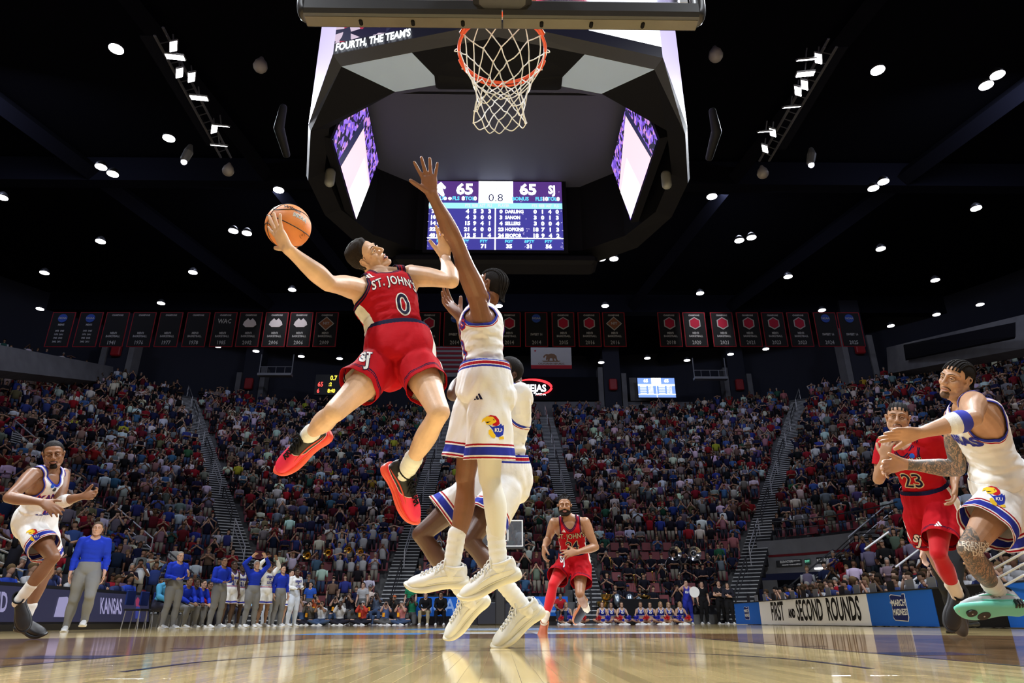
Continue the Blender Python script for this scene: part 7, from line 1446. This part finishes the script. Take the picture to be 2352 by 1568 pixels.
row_people(20, lambda k: (10.35+.0*k, 14.6+k*.70, math.pi/2), 'press row person in %s seated at the long table', 'people at the courtside table', SUIT, ['sit_kneeL', 'sit_claspL' if False else 'sit_kneeL', 'sit_mouth', 'sit_clap'], 5)
row_people(20, lambda k: (11.4, 14.9+k*.72, math.pi/2), 'second row person in %s behind the press table', 'people behind the courtside table', SUIT+[((.3, .01, .02), 'red shirt')], ['sit_knee', 'sit_mouth', 'sit_clap', 'sit_fold'], 6, zoff=.18)
row_people(14, lambda k: (12.6, 15.2+k*.8, math.pi/2), 'third row person in %s behind the press table', 'people behind the courtside table', SUIT+[((.3, .01, .02), 'red shirt')], ['sit_knee', 'sit_side', 'sit_clap', 'sit_fold'], 16, zoff=.42)
row_people(13, lambda k: (-10.5, 12.0+k*.72, -math.pi/2), 'person in %s seated behind the left display', 'people behind the left display', SUIT, ['sit_kneeL', 'sit_fold', 'sit_knee'], 8, zoff=.10)
row_people(12, lambda k: (-11.4, 12.2+k*.78, -math.pi/2), 'second row person in %s behind the left display', 'people behind the left display', SUIT[:4], ['sit_knee', 'sit_fold', 'std_fold', 'std_head'], 9, zoff=.35)
# laptops and monitors on the tables
for k in range(16):
    y = 14.8+k*.85; o_ = thing('laptop', 'open laptop on the press table, %s from the near end' % nth(k+1), 'laptop', (9.42, y, .785), 'laptops on the press table'); m = MB(); m.box((.12, 0, .008), (.24, .32, .015)); m.build('keyboard_base', [mat('laptop_grey', (.25, .25, .26), .4)], o_); m = MB(); m.box((.0, 0, .12), (.012, .32, .22)); m.build('lid', [mat('laptop_grey' if k % 3 else 'case_black')], o_)
# ======================= people around the floor =======================
def LJ(s, **k):
    """joints from local coordinates (x right, y front, z up) of a 1.8 m person"""
    return {a: np.asarray(b, float)*s for a, b in k.items()}
def base_pose(kind):
    A = dict(P=(0, 0, .98), N=(0, .01, 1.49), SR=(.185, 0, 1.445), SL=(-.185, 0, 1.445), hR=(.09, 0, .93), hL=(-.09, 0, .93), kR=(.11, .02, .50), kL=(-.11, .03, .50), aR=(.13, -.03, .09), aL=(-.13, -.02, .09), eR=(.24, -.03, 1.16), eL=(-.24, -.03, 1.16), wR=(.25, .08, .92), wL=(-.25, .08, .92), H=(0, .03, 1.655)); hd = {'R': ((0, .1, -1), (-1, .2, 0)), 'L': ((0, .1, -1), (1, .2, 0))}
    if kind == 'hands_up':
        A.update(eR=(.36, .02, 1.66), eL=(-.36, .02, 1.66), wR=(.20, .10, 1.86), wL=(-.22, .08, 1.86)); hd = {'R': ((-.7, 0, .7), (0, .8, -.5)), 'L': ((.6, 0, .8), (0, .8, -.5))}
    if kind == 'fold': A.update(eR=(.25, .06, 1.18), eL=(-.25, .06, 1.18), wR=(-.0, .22, 1.15), wL=(.0, .25, 1.22)); hd = {'R': ((-1, 0, 0), (0, -1, 0)), 'L': ((1, 0, 0), (0, -1, 0))}
    if kind == 'hold': A.update(eR=(.24, .02, 1.17), eL=(-.24, .02, 1.17), wR=(.10, .26, 1.12), wL=(-.16, .28, 1.20)); hd = {'R': ((-.6, .8, 0), (0, 0, 1)), 'L': ((.3, .6, .6), (1, 0, 0))}
    if kind == 'step': A.update(kL=(-.12, .22, .55), aL=(-.10, .02, .18), kR=(.12, -.02, .49), aR=(.16, -.16, .09))
    if kind in ('sit', 'sitphoto'):
        dz = -.42; A.update(P=(0, 0, .56), N=(0, .12, 1.05), SR=(.185, .12, 1.0), SL=(-.185, .12, 1.0), hR=(.09, .02, .51), hL=(-.09, .02, .51), kR=(.17, .45, .52), kL=(-.17, .45, .52), aR=(.17, .42, .09), aL=(-.17, .42, .09), eR=(.24, .22, .76), eL=(-.24, .22, .76), wR=(.10, .42, .64), wL=(-.10, .42, .64), H=(0, .18, 1.20)); hd = {'R': ((-.5, .8, -.2), (0, 0, -1)), 'L': ((.5, .8, -.2), (0, 0, -1))}
    if kind in ('cross', 'crossphoto'):
        A.update(P=(0, 0, .17), N=(0, .10, .66), SR=(.18, .10, .61), SL=(-.18, .10, .61), hR=(.09, .02, .13), hL=(-.09, .02, .13), kR=(.40, .30, .20), kL=(-.40, .30, .20), aR=(-.02, .42, .08), aL=(.04, .34, .08), eR=(.26, .20, .38), eL=(-.26, .20, .38), wR=(.20, .36, .26), wL=(-.20, .36, .26), H=(0, .13, .83)); hd = {'R': ((-.3, .8, -.3), (0, 0, -1)), 'L': ((.3, .8, -.3), (0, 0, -1))}
    if kind == 'kneelphoto':
        A.update(P=(0, 0, .42), N=(0, .10, .92), SR=(.185, .08, .87), SL=(-.185, .08, .87), hR=(.09, 0, .37), hL=(-.09, 0, .37), kR=(.16, .40, .45), kL=(-.14, .22, .06), aR=(.16, .34, .09), aL=(-.14, -.20, .06), H=(0, .13, 1.08)); hd = {'R': ((-.3, .8, -.3), (0, 0, -1)), 'L': ((.3, .8, -.3), (0, 0, -1))}
    if kind.endswith('photo'):
        H = np.array(A['H']); A.update(wR=tuple(H+vec(.09, .17, -.05)), wL=tuple(H+vec(-.09, .20, -.07)), eR=tuple(H+vec(.20, .16, -.28)), eL=tuple(H+vec(-.20, .16, -.28))); hd = {'R': ((-.6, .3, .5), (-.5, 0, 0)), 'L': ((.6, .5, .4), (.5, 0, 0))}
    if kind == 'megaphone': A.update(eR=(.30, .16, 1.38), wR=(.12, .26, 1.55)); hd['R'] = ((-.7, .5, .3), (-.2, .5, .4))
    return A, hd
def trousers(root, J, s, c, name='trousers', short=False):
    P = J['P']; rp = unit(J['hR']-J['hL']); up = unit(J['N']-P); up = unit(up-rp*(up@rp)); f = np.cross(up, rp); C = [P+up*.13*s, P+up*.03*s, P-up*.05*s, P-up*.09*s]
    parts = [loft(np.array(C), np.array([rp]*4), np.array([f]*4), [x*s for x in (.165, .182, .18, .15)], [x*s for x in (.118, .138, .14, .11)], n=18, e=2.3, k=2)]
    for k in 'RL':
        q = leg_parts(dict(J, lg=1.10), s, k, .020); parts += q[:2]
    V, T = remesh(parts, .014, 3); V = V+normals(V, T)*(wob(V, 26, 2, 2)*.006)[:, None]
    V, T = keep(V, T, lambda q: np.minimum(np.linalg.norm(q-J['aR'], axis=1), np.linalg.norm(q-J['aL'], axis=1))-.045*s); V, T = keep(V, T, lambda q: .125*s-(q-P)@up)
    o = new_obj(name, mesh_np(name, V, T, [mat('cloth_%.2f_%.2f_%.2f' % c, c, .8)]), root); return o
TPL = {}
def person_tpl(kind, top, fem=False, hair='short', shorts_=False):
    key = (kind, top, fem, hair, shorts_)
    if key in TPL: return TPL[key]
    s = .93 if fem else 1.0; A, hdd = base_pose(kind); J = LJ(s, **A); J['M'] = lerp(J['P'], J['N'], .5)
    root = bpy.data.objects.new('person', None); sk = mat('skin_tpl', (.45, .25, .16), .5)
    hands = {k: dict(d=vec(*hdd[k][0]), n=vec(*hdd[k][1]), curl=(.3, .35, .4, .4, .2)) for k in 'RL'}
    hst = dict(style={'short': 'short', 'long': 'long', 'cap': 'cap', 'buzz': 'buzz'}[hair], c=(.03, .02, .012)); hst.update(dict(cap=(.02, .02, .03)) if hair == 'cap' else {}); hst['len'] = .22 if hair == 'long' else .8
    body(root, J, s, sk, dict(fwd=(0, 1, .02), up=(0, 0, 1), hair=hst, size=.98), hands, .014, .0085, fem=fem)
    if top == 'pull': jersey(root, J, s, dict(base=(.02, .04, .40), long=True, seed=5, hem=-.02, scoop=.2), fem, .013, 'shirt')
    elif top == 'tee': jersey(root, J, s, dict(base=(.02, .04, .41), sleeve=.6, seed=5, hem=-.02, scoop=.3), fem, .013, 'shirt')
    elif top == 'tank': jersey(root, J, s, dict(KJ, base=(.80, .81, .81)), fem, .013, 'shirt')
    elif top == 'cheer': jersey(root, J, s, dict(base=(.02, .03, .26), seed=5, hem=.20, scoop=.9, hem_band=[(0, .03, (.7, .7, .72))], arm_trim=[(.35, (.7, .7, .72))], neck_trim=[(.4, (.7, .7, .72))]), fem, .012, 'uniform_top')
    if top == 'cheer': shorts(root, J, s, dict(base=(.02, .03, .27), hf=.30, hem=[(0, .02, (.7, .7, .72))], top=.10), .013, 'uniform_skirt')
    elif shorts_: shorts(root, J, s, dict(KS, hf=.72), .013)
    else: trousers(root, J, s, (.20, .20, .21))
    for k in 'RL':
        f = vec(0, 1, 0) if kind not in ('cross', 'crossphoto') else vec(-.9 if k == 'R' else .9, .3, 0); shoe(root, J['a'+k], f, (0, 0, 1), s, (.7, .7, .7), (.72, .72, .72), fine=False)
    TPL[key] = root; return root
def slot_mat(o, i, m):
    if i < len(o.material_slots): o.material_slots[i].link = 'OBJECT'; o.material_slots[i].material = m
USED = set()
def put(kind, top, label, px, py_or_y, Y, face, cols=None, fem=False, hair='short', shorts_=False, group=None, s=1.0, z=0.0):
    """stand a copy of a template at the image column px on the floor at depth Y, facing the direction 'face' (degrees, 0 = towards +y)"""
    t = person_tpl(kind, top, fem, hair, shorts_); p = at_y(px, 1434, Y); root = t.copy(); COL.objects.link(root); root.location = (p[0], Y, z); root.rotation_euler = (0, 0, math.radians(face)); root.scale = (s, s, s); tag(root, label, 'person', group)
    cols = cols or {}
    for ch in t.children:
        c = ch.copy(); COL.objects.link(c); c.parent = root
        key = {'shirt': 'top', 'uniform_top': 'top', 'trousers': 'legs', 'body': 'skin', 'hair': 'hair', 'hair_lock': 'hair', 'eyelid': 'skin', 'cap': 'cap', 'shorts': 'shorts', 'shoe': 'shoe'}.get(c.name.split('.')[0])
        if key in cols and key not in ('shorts',): cc = cols[key]; slot_mat(c, 0, mat(('skin_' if key == 'skin' else 'cl_')+'%.2f_%.2f_%.2f' % tuple(cc), tuple(cc), .5 if key == 'skin' else .8))
        for g in ch.children:
            d = g.copy(); COL.objects.link(d); d.parent = c
            if key == 'shoe' and 'shoe' in cols: slot_mat(d, 0, mat('cl_%.2f_%.2f_%.2f' % tuple(cols['shoe']), tuple(cols['shoe']), .6))
    return root
BL, GY, WHc = (.015, .04, .46), (.20, .20, .205), (.72, .72, .74); DK_, LT, MD = (.09, .045, .028), (.52, .31, .22), (.26, .14, .085)
def chest_text(root, t, z, sz, m, y=.155, sx=.8): flat_text('shirt_lettering', text_tris(t, sz, .006, sx, 1, 'CENTER', 2), (0, y, z), (-1, 0, 0), (0, 0, 1), m, root, .001)
# coaches
put('step', 'pull', 'head coach in blue quarter zip and grey trousers walking before the left display', 176, 0, 12.9, -155, dict(top=BL, legs=GY, skin=(.55, .32, .24), hair=(.10, .07, .05)), s=1.04)
cs = [(386, 18.4, 'hold', 'coach in blue pullover holding a dark tablet beside the display', LT, (.25, .24, .22), 'short', -130), (492, 20.0, 'hold', 'bald coach in blue pullover standing second in the bench line', MD, (.02, .02, .02), 'buzz', -125), (571, 21.2, 'hands_up', 'grey haired coach in blue pullover with both hands raised to his head', LT, (.35, .34, .33), 'short', -140), (634, 23.0, 'side', 'bearded coach in blue pullover standing behind the bench line end', LT, (.02, .015, .012), 'short', -130)]
for px, Y, kd, lab, sk, hr, hs, fc in cs: put(kd, 'pull', lab, px, 0, Y, fc, dict(top=BL, legs=GY, skin=sk, hair=hr), hair=hs, s=1.03)
tb = thing('tablet', 'dark tablet held by the coach beside the display', 'tablet', tuple(at_y(382, 1330, 18.1)), rz=.4); m = MB(); m.box((0, 0, 0), (.28, .20, .02), bev=.005); m.build('tablet_body', [mat('case_black')], tb)
# bench players standing and seated
for px, Y, kd, tp, sh, lab, sk, cols in [(517, 22.0, 'side', 'tank', True, 'bench player in white uniform standing behind the bald coach', DK_, {}), (537, 22.8, 'side', 'tank', True, 'bench player in white uniform with arms down, right of the bald coach', DK_, {}), (600, 22.6, 'hands_up', 'pull', True, 'bench player in white warm up top, hands on head', MD, dict(top=(.78, .78, .76))), (612, 23.6, 'side', 'pull', False, 'bench player in white warm up suit behind the bearded coach', MD, dict(top=(.72, .74, .76), legs=(.55, .62, .75))), (668, 25.2, 'hold', 'pull', False, 'bench player in full white warm up suit stepping onto the court', DK_, dict(top=(.80, .80, .80), legs=(.62, .68, .80))), (655, 26.0, 'side', 'tank', True, 'light haired bench player in white uniform behind the warm up suit', LT, {})]:
    c = dict(cols, skin=sk, hair=(.02, .015, .012)); r = put(kd, tp, lab, px, 0, Y, -125, c, shorts_=sh, s=1.06)
    if tp == 'pull':
        for t, z in (('LEGACY', 1.36), ('OF', 1.29), ('LOCK', 1.20)): chest_text(r, t, z, .09 if t != 'OF' else .05, mat('kansas_blue'))
    else: chest_text(r, 'KANSAS', 1.30, .085, mat('kansas_blue'), .14); chest_text(r, '21', 1.17, .15, mat('kansas_blue'), .14)
for k, (px, Y, sk, sh) in enumerate(((408, 20.3, MD, BL), (426, 21.0, DK_, BL), (443, 21.7, LT, BL), (459, 22.4, MD, (.4, .02, .03)), (478, 23.1, DK_, WHc), (529, 24.6, DK_, WHc), (548, 25.2, DK_, (.3, .5, .7)), (357, 18.9, DK_, (.08, .35, .6)))):
    put('sit', 'pull', 'seated bench member, %s from the display, leaning forward' % ORD[k+1], px, 0, Y, -115, dict(top=sh, legs=GY if sh == BL else (.03, .03, .05), skin=sk), group='people seated on the bench')
for k in range(10):
    x, y = -8.95-.0*k, 18.4+k*.72; ch = thing('bench_chair', 'dark folding bench chair, %s from the left display' % nth(k+1), 'chair', (x-.10, y, 0), 'bench chairs', -math.pi/2)
    m = MB(); m.box((0, 0, .44), (.44, .42, .05), bev=.01); m.build('seat', [mat('chair_black', (.02, .02, .025), .6)], ch); m = MB(); m.box((0, -.21, .72), (.42, .04, .34), bev=.01); m.build('backrest', [mat('chair_blue', (.02, .04, .2), .6)], ch)
    for sx in (-1, 1):
        for sy in (-1, 1): m = MB(); m.tube([(sx*.19, sy*.17, .42), (sx*.20, sy*.2, 0)], .012, n=6); m.build('leg', [mat('rail_grey')], ch)
# photographers at the far end
ph = [(712, 30.9, 'crossphoto', (.10, .09, .08), 'short'), (738, 30.6, 'crossphoto', (.60, .62, .66), 'short'), (705, 32.0, 'side', (.03, .10, .5), 'buzz'), (779, 30.8, 'crossphoto', (.6, .6, .6), 'short'), (766, 31.8, 'kneelphoto', (.01, .01, .012), 'short'), (801, 31.6, 'sitphoto', (.02, .02, .03), 'long'), (832, 30.6, 'crossphoto', (.55, .06, .04), 'cap'), (862, 31.5, 'sitphoto', (.12, .16, .25), 'buzz'), (884, 30.6, 'crossphoto', (.10, .16, .36), 'buzz'), (905, 31.6, 'kneelphoto', (.03, .03, .03), 'cap'), (921, 30.6, 'crossphoto', (.60, .22, .20), 'cap'), (945, 31.8, 'kneelphoto', (.02, .20, .10), 'short'), (722, 31.6, 'kneelphoto', (.55, .12, .05), 'short'), (690, 31.0, 'kneelphoto', (.4, .3, .32), 'long'), (828, 32.3, 'side', (.4, .4, .42), 'short'), (790, 32.6, 'sitphoto', (.5, .5, .5), 'long'), (850, 32.6, 'kneelphoto', (.02, .02, .03), 'short')]
CN = {0: 'olive', 1: 'white', 2: 'blue', 3: 'white', 4: 'black', 5: 'dark', 6: 'red', 7: 'slate', 8: 'light blue', 9: 'black', 10: 'salmon', 11: 'green', 12: 'orange', 13: 'pink', 14: 'grey', 15: 'white', 16: 'black'}
for k, (px, Y, kd, col, hs) in enumerate(ph):
    r = put(kd, 'tee' if k % 3 else 'pull', '%s in %s top, %s of the photographers from the left' % ({'c': 'cross legged photographer', 'k': 'kneeling photographer', 's': 'photographer'}[kd[0]], CN[k], ORD[k+1]), px, 0, Y, 178+(k*37 % 30)-15, dict(top=col, legs=[(.02, .02, .03), (.05, .08, .16), (.10, .10, .10)][k % 3], skin=[LT, MD, LT, DK_][k % 4], cap=(.5, .12, .04) if k == 9 else (.3, .3, .3)), hair=hs, group='photographers on the far baseline')
    if kd.endswith('photo'):
        A = base_pose(kd)[0]; H = vec(*A['H']); R = np.array(Matrix.Rotation(r.rotation_euler[2], 3, 'Z')); c = np.array(r.location)+R@(H+vec(0, .19, .0)); cm = thing('camera', 'black long lens camera held by the %s photographer from the left' % ORD[k+1], 'camera', tuple(c), 'photographers cameras', r.rotation_euler[2]); m = MB(); m.box((0, 0, 0), (.15, .08, .11), bev=.015); m.build('camera_body', [mat('case_black')], cm); m = MB(); m.tube([(0, .03, 0), (0, .12, 0), (0, .24, 0)], [.04, .042, .05], n=12, k=1); m.build('lens', [mat('lens_black', (.01, .01, .012), .25)], cm)
        if k % 2 == 0: c2 = np.array(r.location)+R@(vec(.10, .24, H[2]-.45)); m = MB(); m.box((0, 0, 0), (.10, .02, .16)); o = m.build('vest_tag', [mat('tag_orange', (.85, .35, .02), .6)], r); o.location = (.08, .22, H[2]-.42)
# officials seated right of the stairs and staff by the mascot's corner
put('sit', 'pull', 'man in black sweater and khaki trousers seated with a stick at the far end', 977, 0, 31.3, 175, dict(top=(.012, .012, .014), legs=(.32, .28, .18), skin=LT), hair='buzz'); put('sit', 'pull', 'man in black jacket with hands behind his head at the far end', 1011, 0, 31.3, 182, dict(top=(.012, .012, .014), legs=(.012, .012, .014), skin=MD))
put('side', 'tee', 'camera operator in green shirt standing left of the far signs', 940, 0, 32.0, 170, dict(top=(.02, .22, .10), legs=(.02, .02, .03), skin=LT), hair='short')
put('sit', 'tee', 'man in red shirt crouching right of the far basket', 1287, 0, 31.2, 185, dict(top=(.45, .02, .03), legs=(.03, .05, .1), skin=MD), s=.95)
put('side', 'tee', 'bystander in black standing behind the right cheerleaders', 1620, 0, 32.2, 180, dict(top=(.01, .01, .012), legs=(.01, .01, .012), skin=LT)); put('fold', 'pull', 'woman in dark jacket with folded arms by the blue table', 1680, 0, 30.8, 170, dict(top=(.02, .02, .03), legs=(.01, .01, .012), skin=LT), fem=True, hair='long'); put('fold', 'tee', 'man in black shirt standing left of the blue table', 1660, 0, 31.6, 175, dict(top=(.015, .015, .02), legs=(.01, .01, .012), skin=LT))
r = put('megaphone', 'tank', 'cheer man in blue uniform holding up a white megaphone', 1584, 0, 31.2, 170, dict(top=(.02, .03, .34), legs=(.02, .03, .3), skin=LT)); chest_text(r, 'KU', 1.28, .13, mat('sign_text_white'), .14)
mg = thing('megaphone', 'white cheer megaphone pointed at the court', 'megaphone', tuple(at_y(1590, 1360, 30.9))); m = MB(); V_, F_ = loft(np.array([(0, .35, 0), (0, -.05, .0), (0, -.35, 0)], float)+vec(.0, 0, 0), np.array([(1, 0, 0)]*3, float), np.array([(0, 0, 1)]*3, float), [.05, .12, .22], [.05, .12, .22], n=20, e=2, k=3); m.add(V_, F_); m.build('cone', [mat('cone_white', (.75, .75, .75), .5)], mg, True)
# cheerleaders
POM = [mat('pompom_blue', (.02, .03, .45), .35), mat('pompom_red', (.50, .015, .02), .35)]
rp_ = random.Random(9); pm = []
for q in range(2):
    m = MB()
    for i in range(70): d = unit(vec(rp_.gauss(0, 1), rp_.gauss(0, 1), rp_.gauss(0, 1))); e_ = unit(d+vec(rp_.uniform(-.5, .5), rp_.uniform(-.5, .5), rp_.uniform(-.5, .5))); m.tube([d*.02, (d+e_)*.05, e_*rp_.uniform(.11, .15)], [.012, .010, .005], n=3)
    pm.append(mesh_np('pompom', np.concatenate(m.V), m.F, [POM[q]], smooth=False))
ch = [(1302, 31.0, 0), (1331, 30.7, 0), (1384, 31.0, 0), (1404, 31.7, 1), (1428, 31.0, 0), (1474, 30.8, 2), (1495, 31.7, 1), (1519, 30.9, 2), (1537, 31.7, 1), (1563, 31.0, 0)]
for k, (px, Y, v) in enumerate(ch):
    r = put('cross', 'cheer', 'seated cheerleader in blue uniform, %s from the left' % (ORD[k] if k else 'first'), px, 0, Y, 180+((k*53) % 24)-12, dict(skin=[(.50, .30, .2), (.4, .23, .15)][k % 2], hair=[(.30, .19, .09), (.05, .03, .02), (.12, .06, .03)][(k+v) % 3]), fem=True, hair='long', group='cheerleaders sitting on the far baseline', s=1.02)
    chest_text(r, 'KU', .46, .10, mat('sign_text_white'), .20)
    for sx in (-1, 1):
        A = base_pose('cross')[0]; w_ = vec(*A['wR'])*.93*vec(sx, 1, 1)+vec(0, .07, .02); R = np.array(Matrix.Rotation(r.rotation_euler[2], 3, 'Z')); o = new_obj('pompom', pm[(k+(sx > 0)) % 2], None, tuple(np.array(r.location)+R@w_)); tag(o, '%s pompom in the %s hand of the %s cheerleader from the left' % (('blue', 'red')[(k+(sx > 0)) % 2], 'right' if sx > 0 else 'left', ORD[k] if k else 'first'), 'pompom', 'cheerleaders pompoms')
# referee behind the two players on the right
r = put('step', 'tee', 'referee in black and white striped shirt half hidden behind the red player', 2216, 0, 8.6, 120, dict(top=(.75, .75, .75), legs=(.012, .012, .014), skin=LT, shoe=(.02, .02, .02)), s=1.02)
for ch_ in r.children:
    if ch_.name.startswith('shirt'):
        me = ch_.data.copy(); ch_.data = me; m_ = bpy.data.materials.new('referee_stripes'); m_.use_nodes = True; nt = m_.node_tree; b = nt.nodes['Principled BSDF']; tc = nt.nodes.new('ShaderNodeTexCoord'); sp = nt.nodes.new('ShaderNodeSeparateXYZ'); nt.links.new(tc.outputs['Object'], sp.inputs[0]); a1 = nt.nodes.new('ShaderNodeMath'); a1.operation = 'MULTIPLY'; a1.inputs[1].default_value = 70; nt.links.new(sp.outputs[0], a1.inputs[0]); a2 = nt.nodes.new('ShaderNodeMath'); a2.operation = 'SINE'; nt.links.new(a1.outputs[0], a2.inputs[0]); a3 = nt.nodes.new('ShaderNodeMath'); a3.operation = 'GREATER_THAN'; a3.inputs[1].default_value = 0; nt.links.new(a2.outputs[0], a3.inputs[0]); mx = nt.nodes.new('ShaderNodeMix'); mx.data_type = 'RGBA'; nt.links.new(a3.outputs[0], mx.inputs[0]); mx.inputs[6].default_value = (.01, .01, .012, 1); mx.inputs[7].default_value = (.75, .75, .75, 1); nt.links.new(mx.outputs[2], b.inputs['Base Color']); slot_mat(ch_, 0, m_)
# band instruments in the right lower rows
SILV, BRS = mat('silver_metal', (.75, .76, .80), .18, 1.0), mat('brass_metal', (.75, .50, .15), .22, 1.0)
for i, (px, py) in enumerate(((1549, 1271), (1594, 1271))):
    c = at_y(px, py, 34.8); g = thing('sousaphone', 'silver sousaphone bell above the black shirted band, %s of two' % ('left', 'right')[i], 'instrument', tuple(c)); V_, F_ = loft(np.array([(0, .3, -.1), (0, .1, 0), (0, -.02, 0), (0, -.10, 0)], float), np.array([(1, 0, 0)]*4, float), np.array([(0, 0, 1)]*4, float), [.07, .10, .19, .34], [.07, .10, .19, .34], n=22, e=2, k=3); m = MB(); m.add(V_, F_[:-1]); m.build('bell', [SILV], g, True); a = np.linspace(0, 6.283, 30, endpoint=False); m = MB(); m.tube([(math.cos(t)*.40, .35, -.55+math.sin(t)*.42) for t in a], .05, n=8, closed=True); m.build('tube_ring', [SILV], g, True)
for i, (px, py, br) in enumerate(((1457, 1332, 1), (1476, 1330, 1), (1499, 1325, 1), (1529, 1318, 0), (1402, 1292, 1), (1562, 1328, 0), (484, 0, 0))):
    if not py: continue
    c = at_y(px, py, 33.8); g = thing('trumpet' if br else 'trombone', '%s held in the right band, %s from the left' % ('brass trumpet' if br else 'silver trombone', ORD[i+1]), 'instrument', tuple(c)); m = MB(); m.tube([(0, 0, .22), (0, 0, .10), (0, 0, -.2), (.04, 0, -.24), (.08, 0, -.2), (.08, 0, .12)], [.06, .016, .012, .012, .012, .012], n=8, k=2); m.build('horn_tube', [BRS if br else SILV], g, True)
for i, (px, py) in enumerate(((753, 1268), (800, 1262), (706, 1275), (827, 1268))): c = at_y(px, py, 35.2); g = thing('brass_horn', 'brass horn raised in the number six band, %s from the left' % ORD[i+1], 'instrument', tuple(c)); m = MB(); V_, F_ = loft(np.array([(0, .3, -.05), (0, .05, 0), (0, -.06, 0)], float), np.array([(1, 0, 0)]*3, float), np.array([(0, 0, 1)]*3, float), [.03, .08, .20], [.03, .08, .20], n=16, e=2, k=3); m.add(V_, F_[:-1]); m.build('bell', [BRS], g, True)
g = thing('drum_kit', 'silver drum kit with cymbals at the front of the right band', 'drums', tuple(at_y(1432, 1375, 32.6)*vec(1, 1, 0))); SH_ = mat('drum_shell', (.25, .30, .36), .25, .8); HD = mat('drum_head', (.12, .12, .13), .5)
for nm, c, r_, d_ in (('bass_drum', (0, 0, .42), .30, (0, .4, 0)), ('tom_drum', (-.28, -.05, .92), .17, (0, .06, .2)), ('tom_drum', (.28, -.05, .92), .17, (0, .06, .2)), ('floor_tom', (.75, 0, .62), .22, (0, .02, .35))):
    m = MB(); m.tube([vec(*c), vec(*c)+vec(*d_)], r_, n=20, k=1); b = m.build(nm, [SH_], g, True); m = MB(); dd = unit(vec(*d_)); m.tube([vec(*c)-dd*(r_*1.0+.005), vec(*c)-dd*(r_*1.0-.01)], r_*.3, n=16); m.build('drum_head', [HD], b)
for x, z in ((-.75, 1.25), (.95, 1.2), (-.95, .95)): m = MB(); m.tube([(x, 0, z), (x, 0, z+.012)], [.28, .05], n=18); m.tube([(x, 0, 0), (x, 0, z)], .012, n=6); m.build('cymbal', [BRS], g, True)
for r in TPL.values():
    for c in list(r.children):
        for d in list(c.children): bpy.data.objects.remove(d)
        bpy.data.objects.remove(c)
    bpy.data.objects.remove(r)
_r, _bc = shooter(); ball_thing(_bc, head_axes(unit(np.cross(imgdir(-.55, .35, -.75), imgdir(.3, .9, 0))), imgdir(-.55, .35, -.75)))
blocker(); helper_defender(); near_defender(); red_23(); red_24(); white_20()
SCOL.children.link(COL)
bpy.context.view_layer.update()
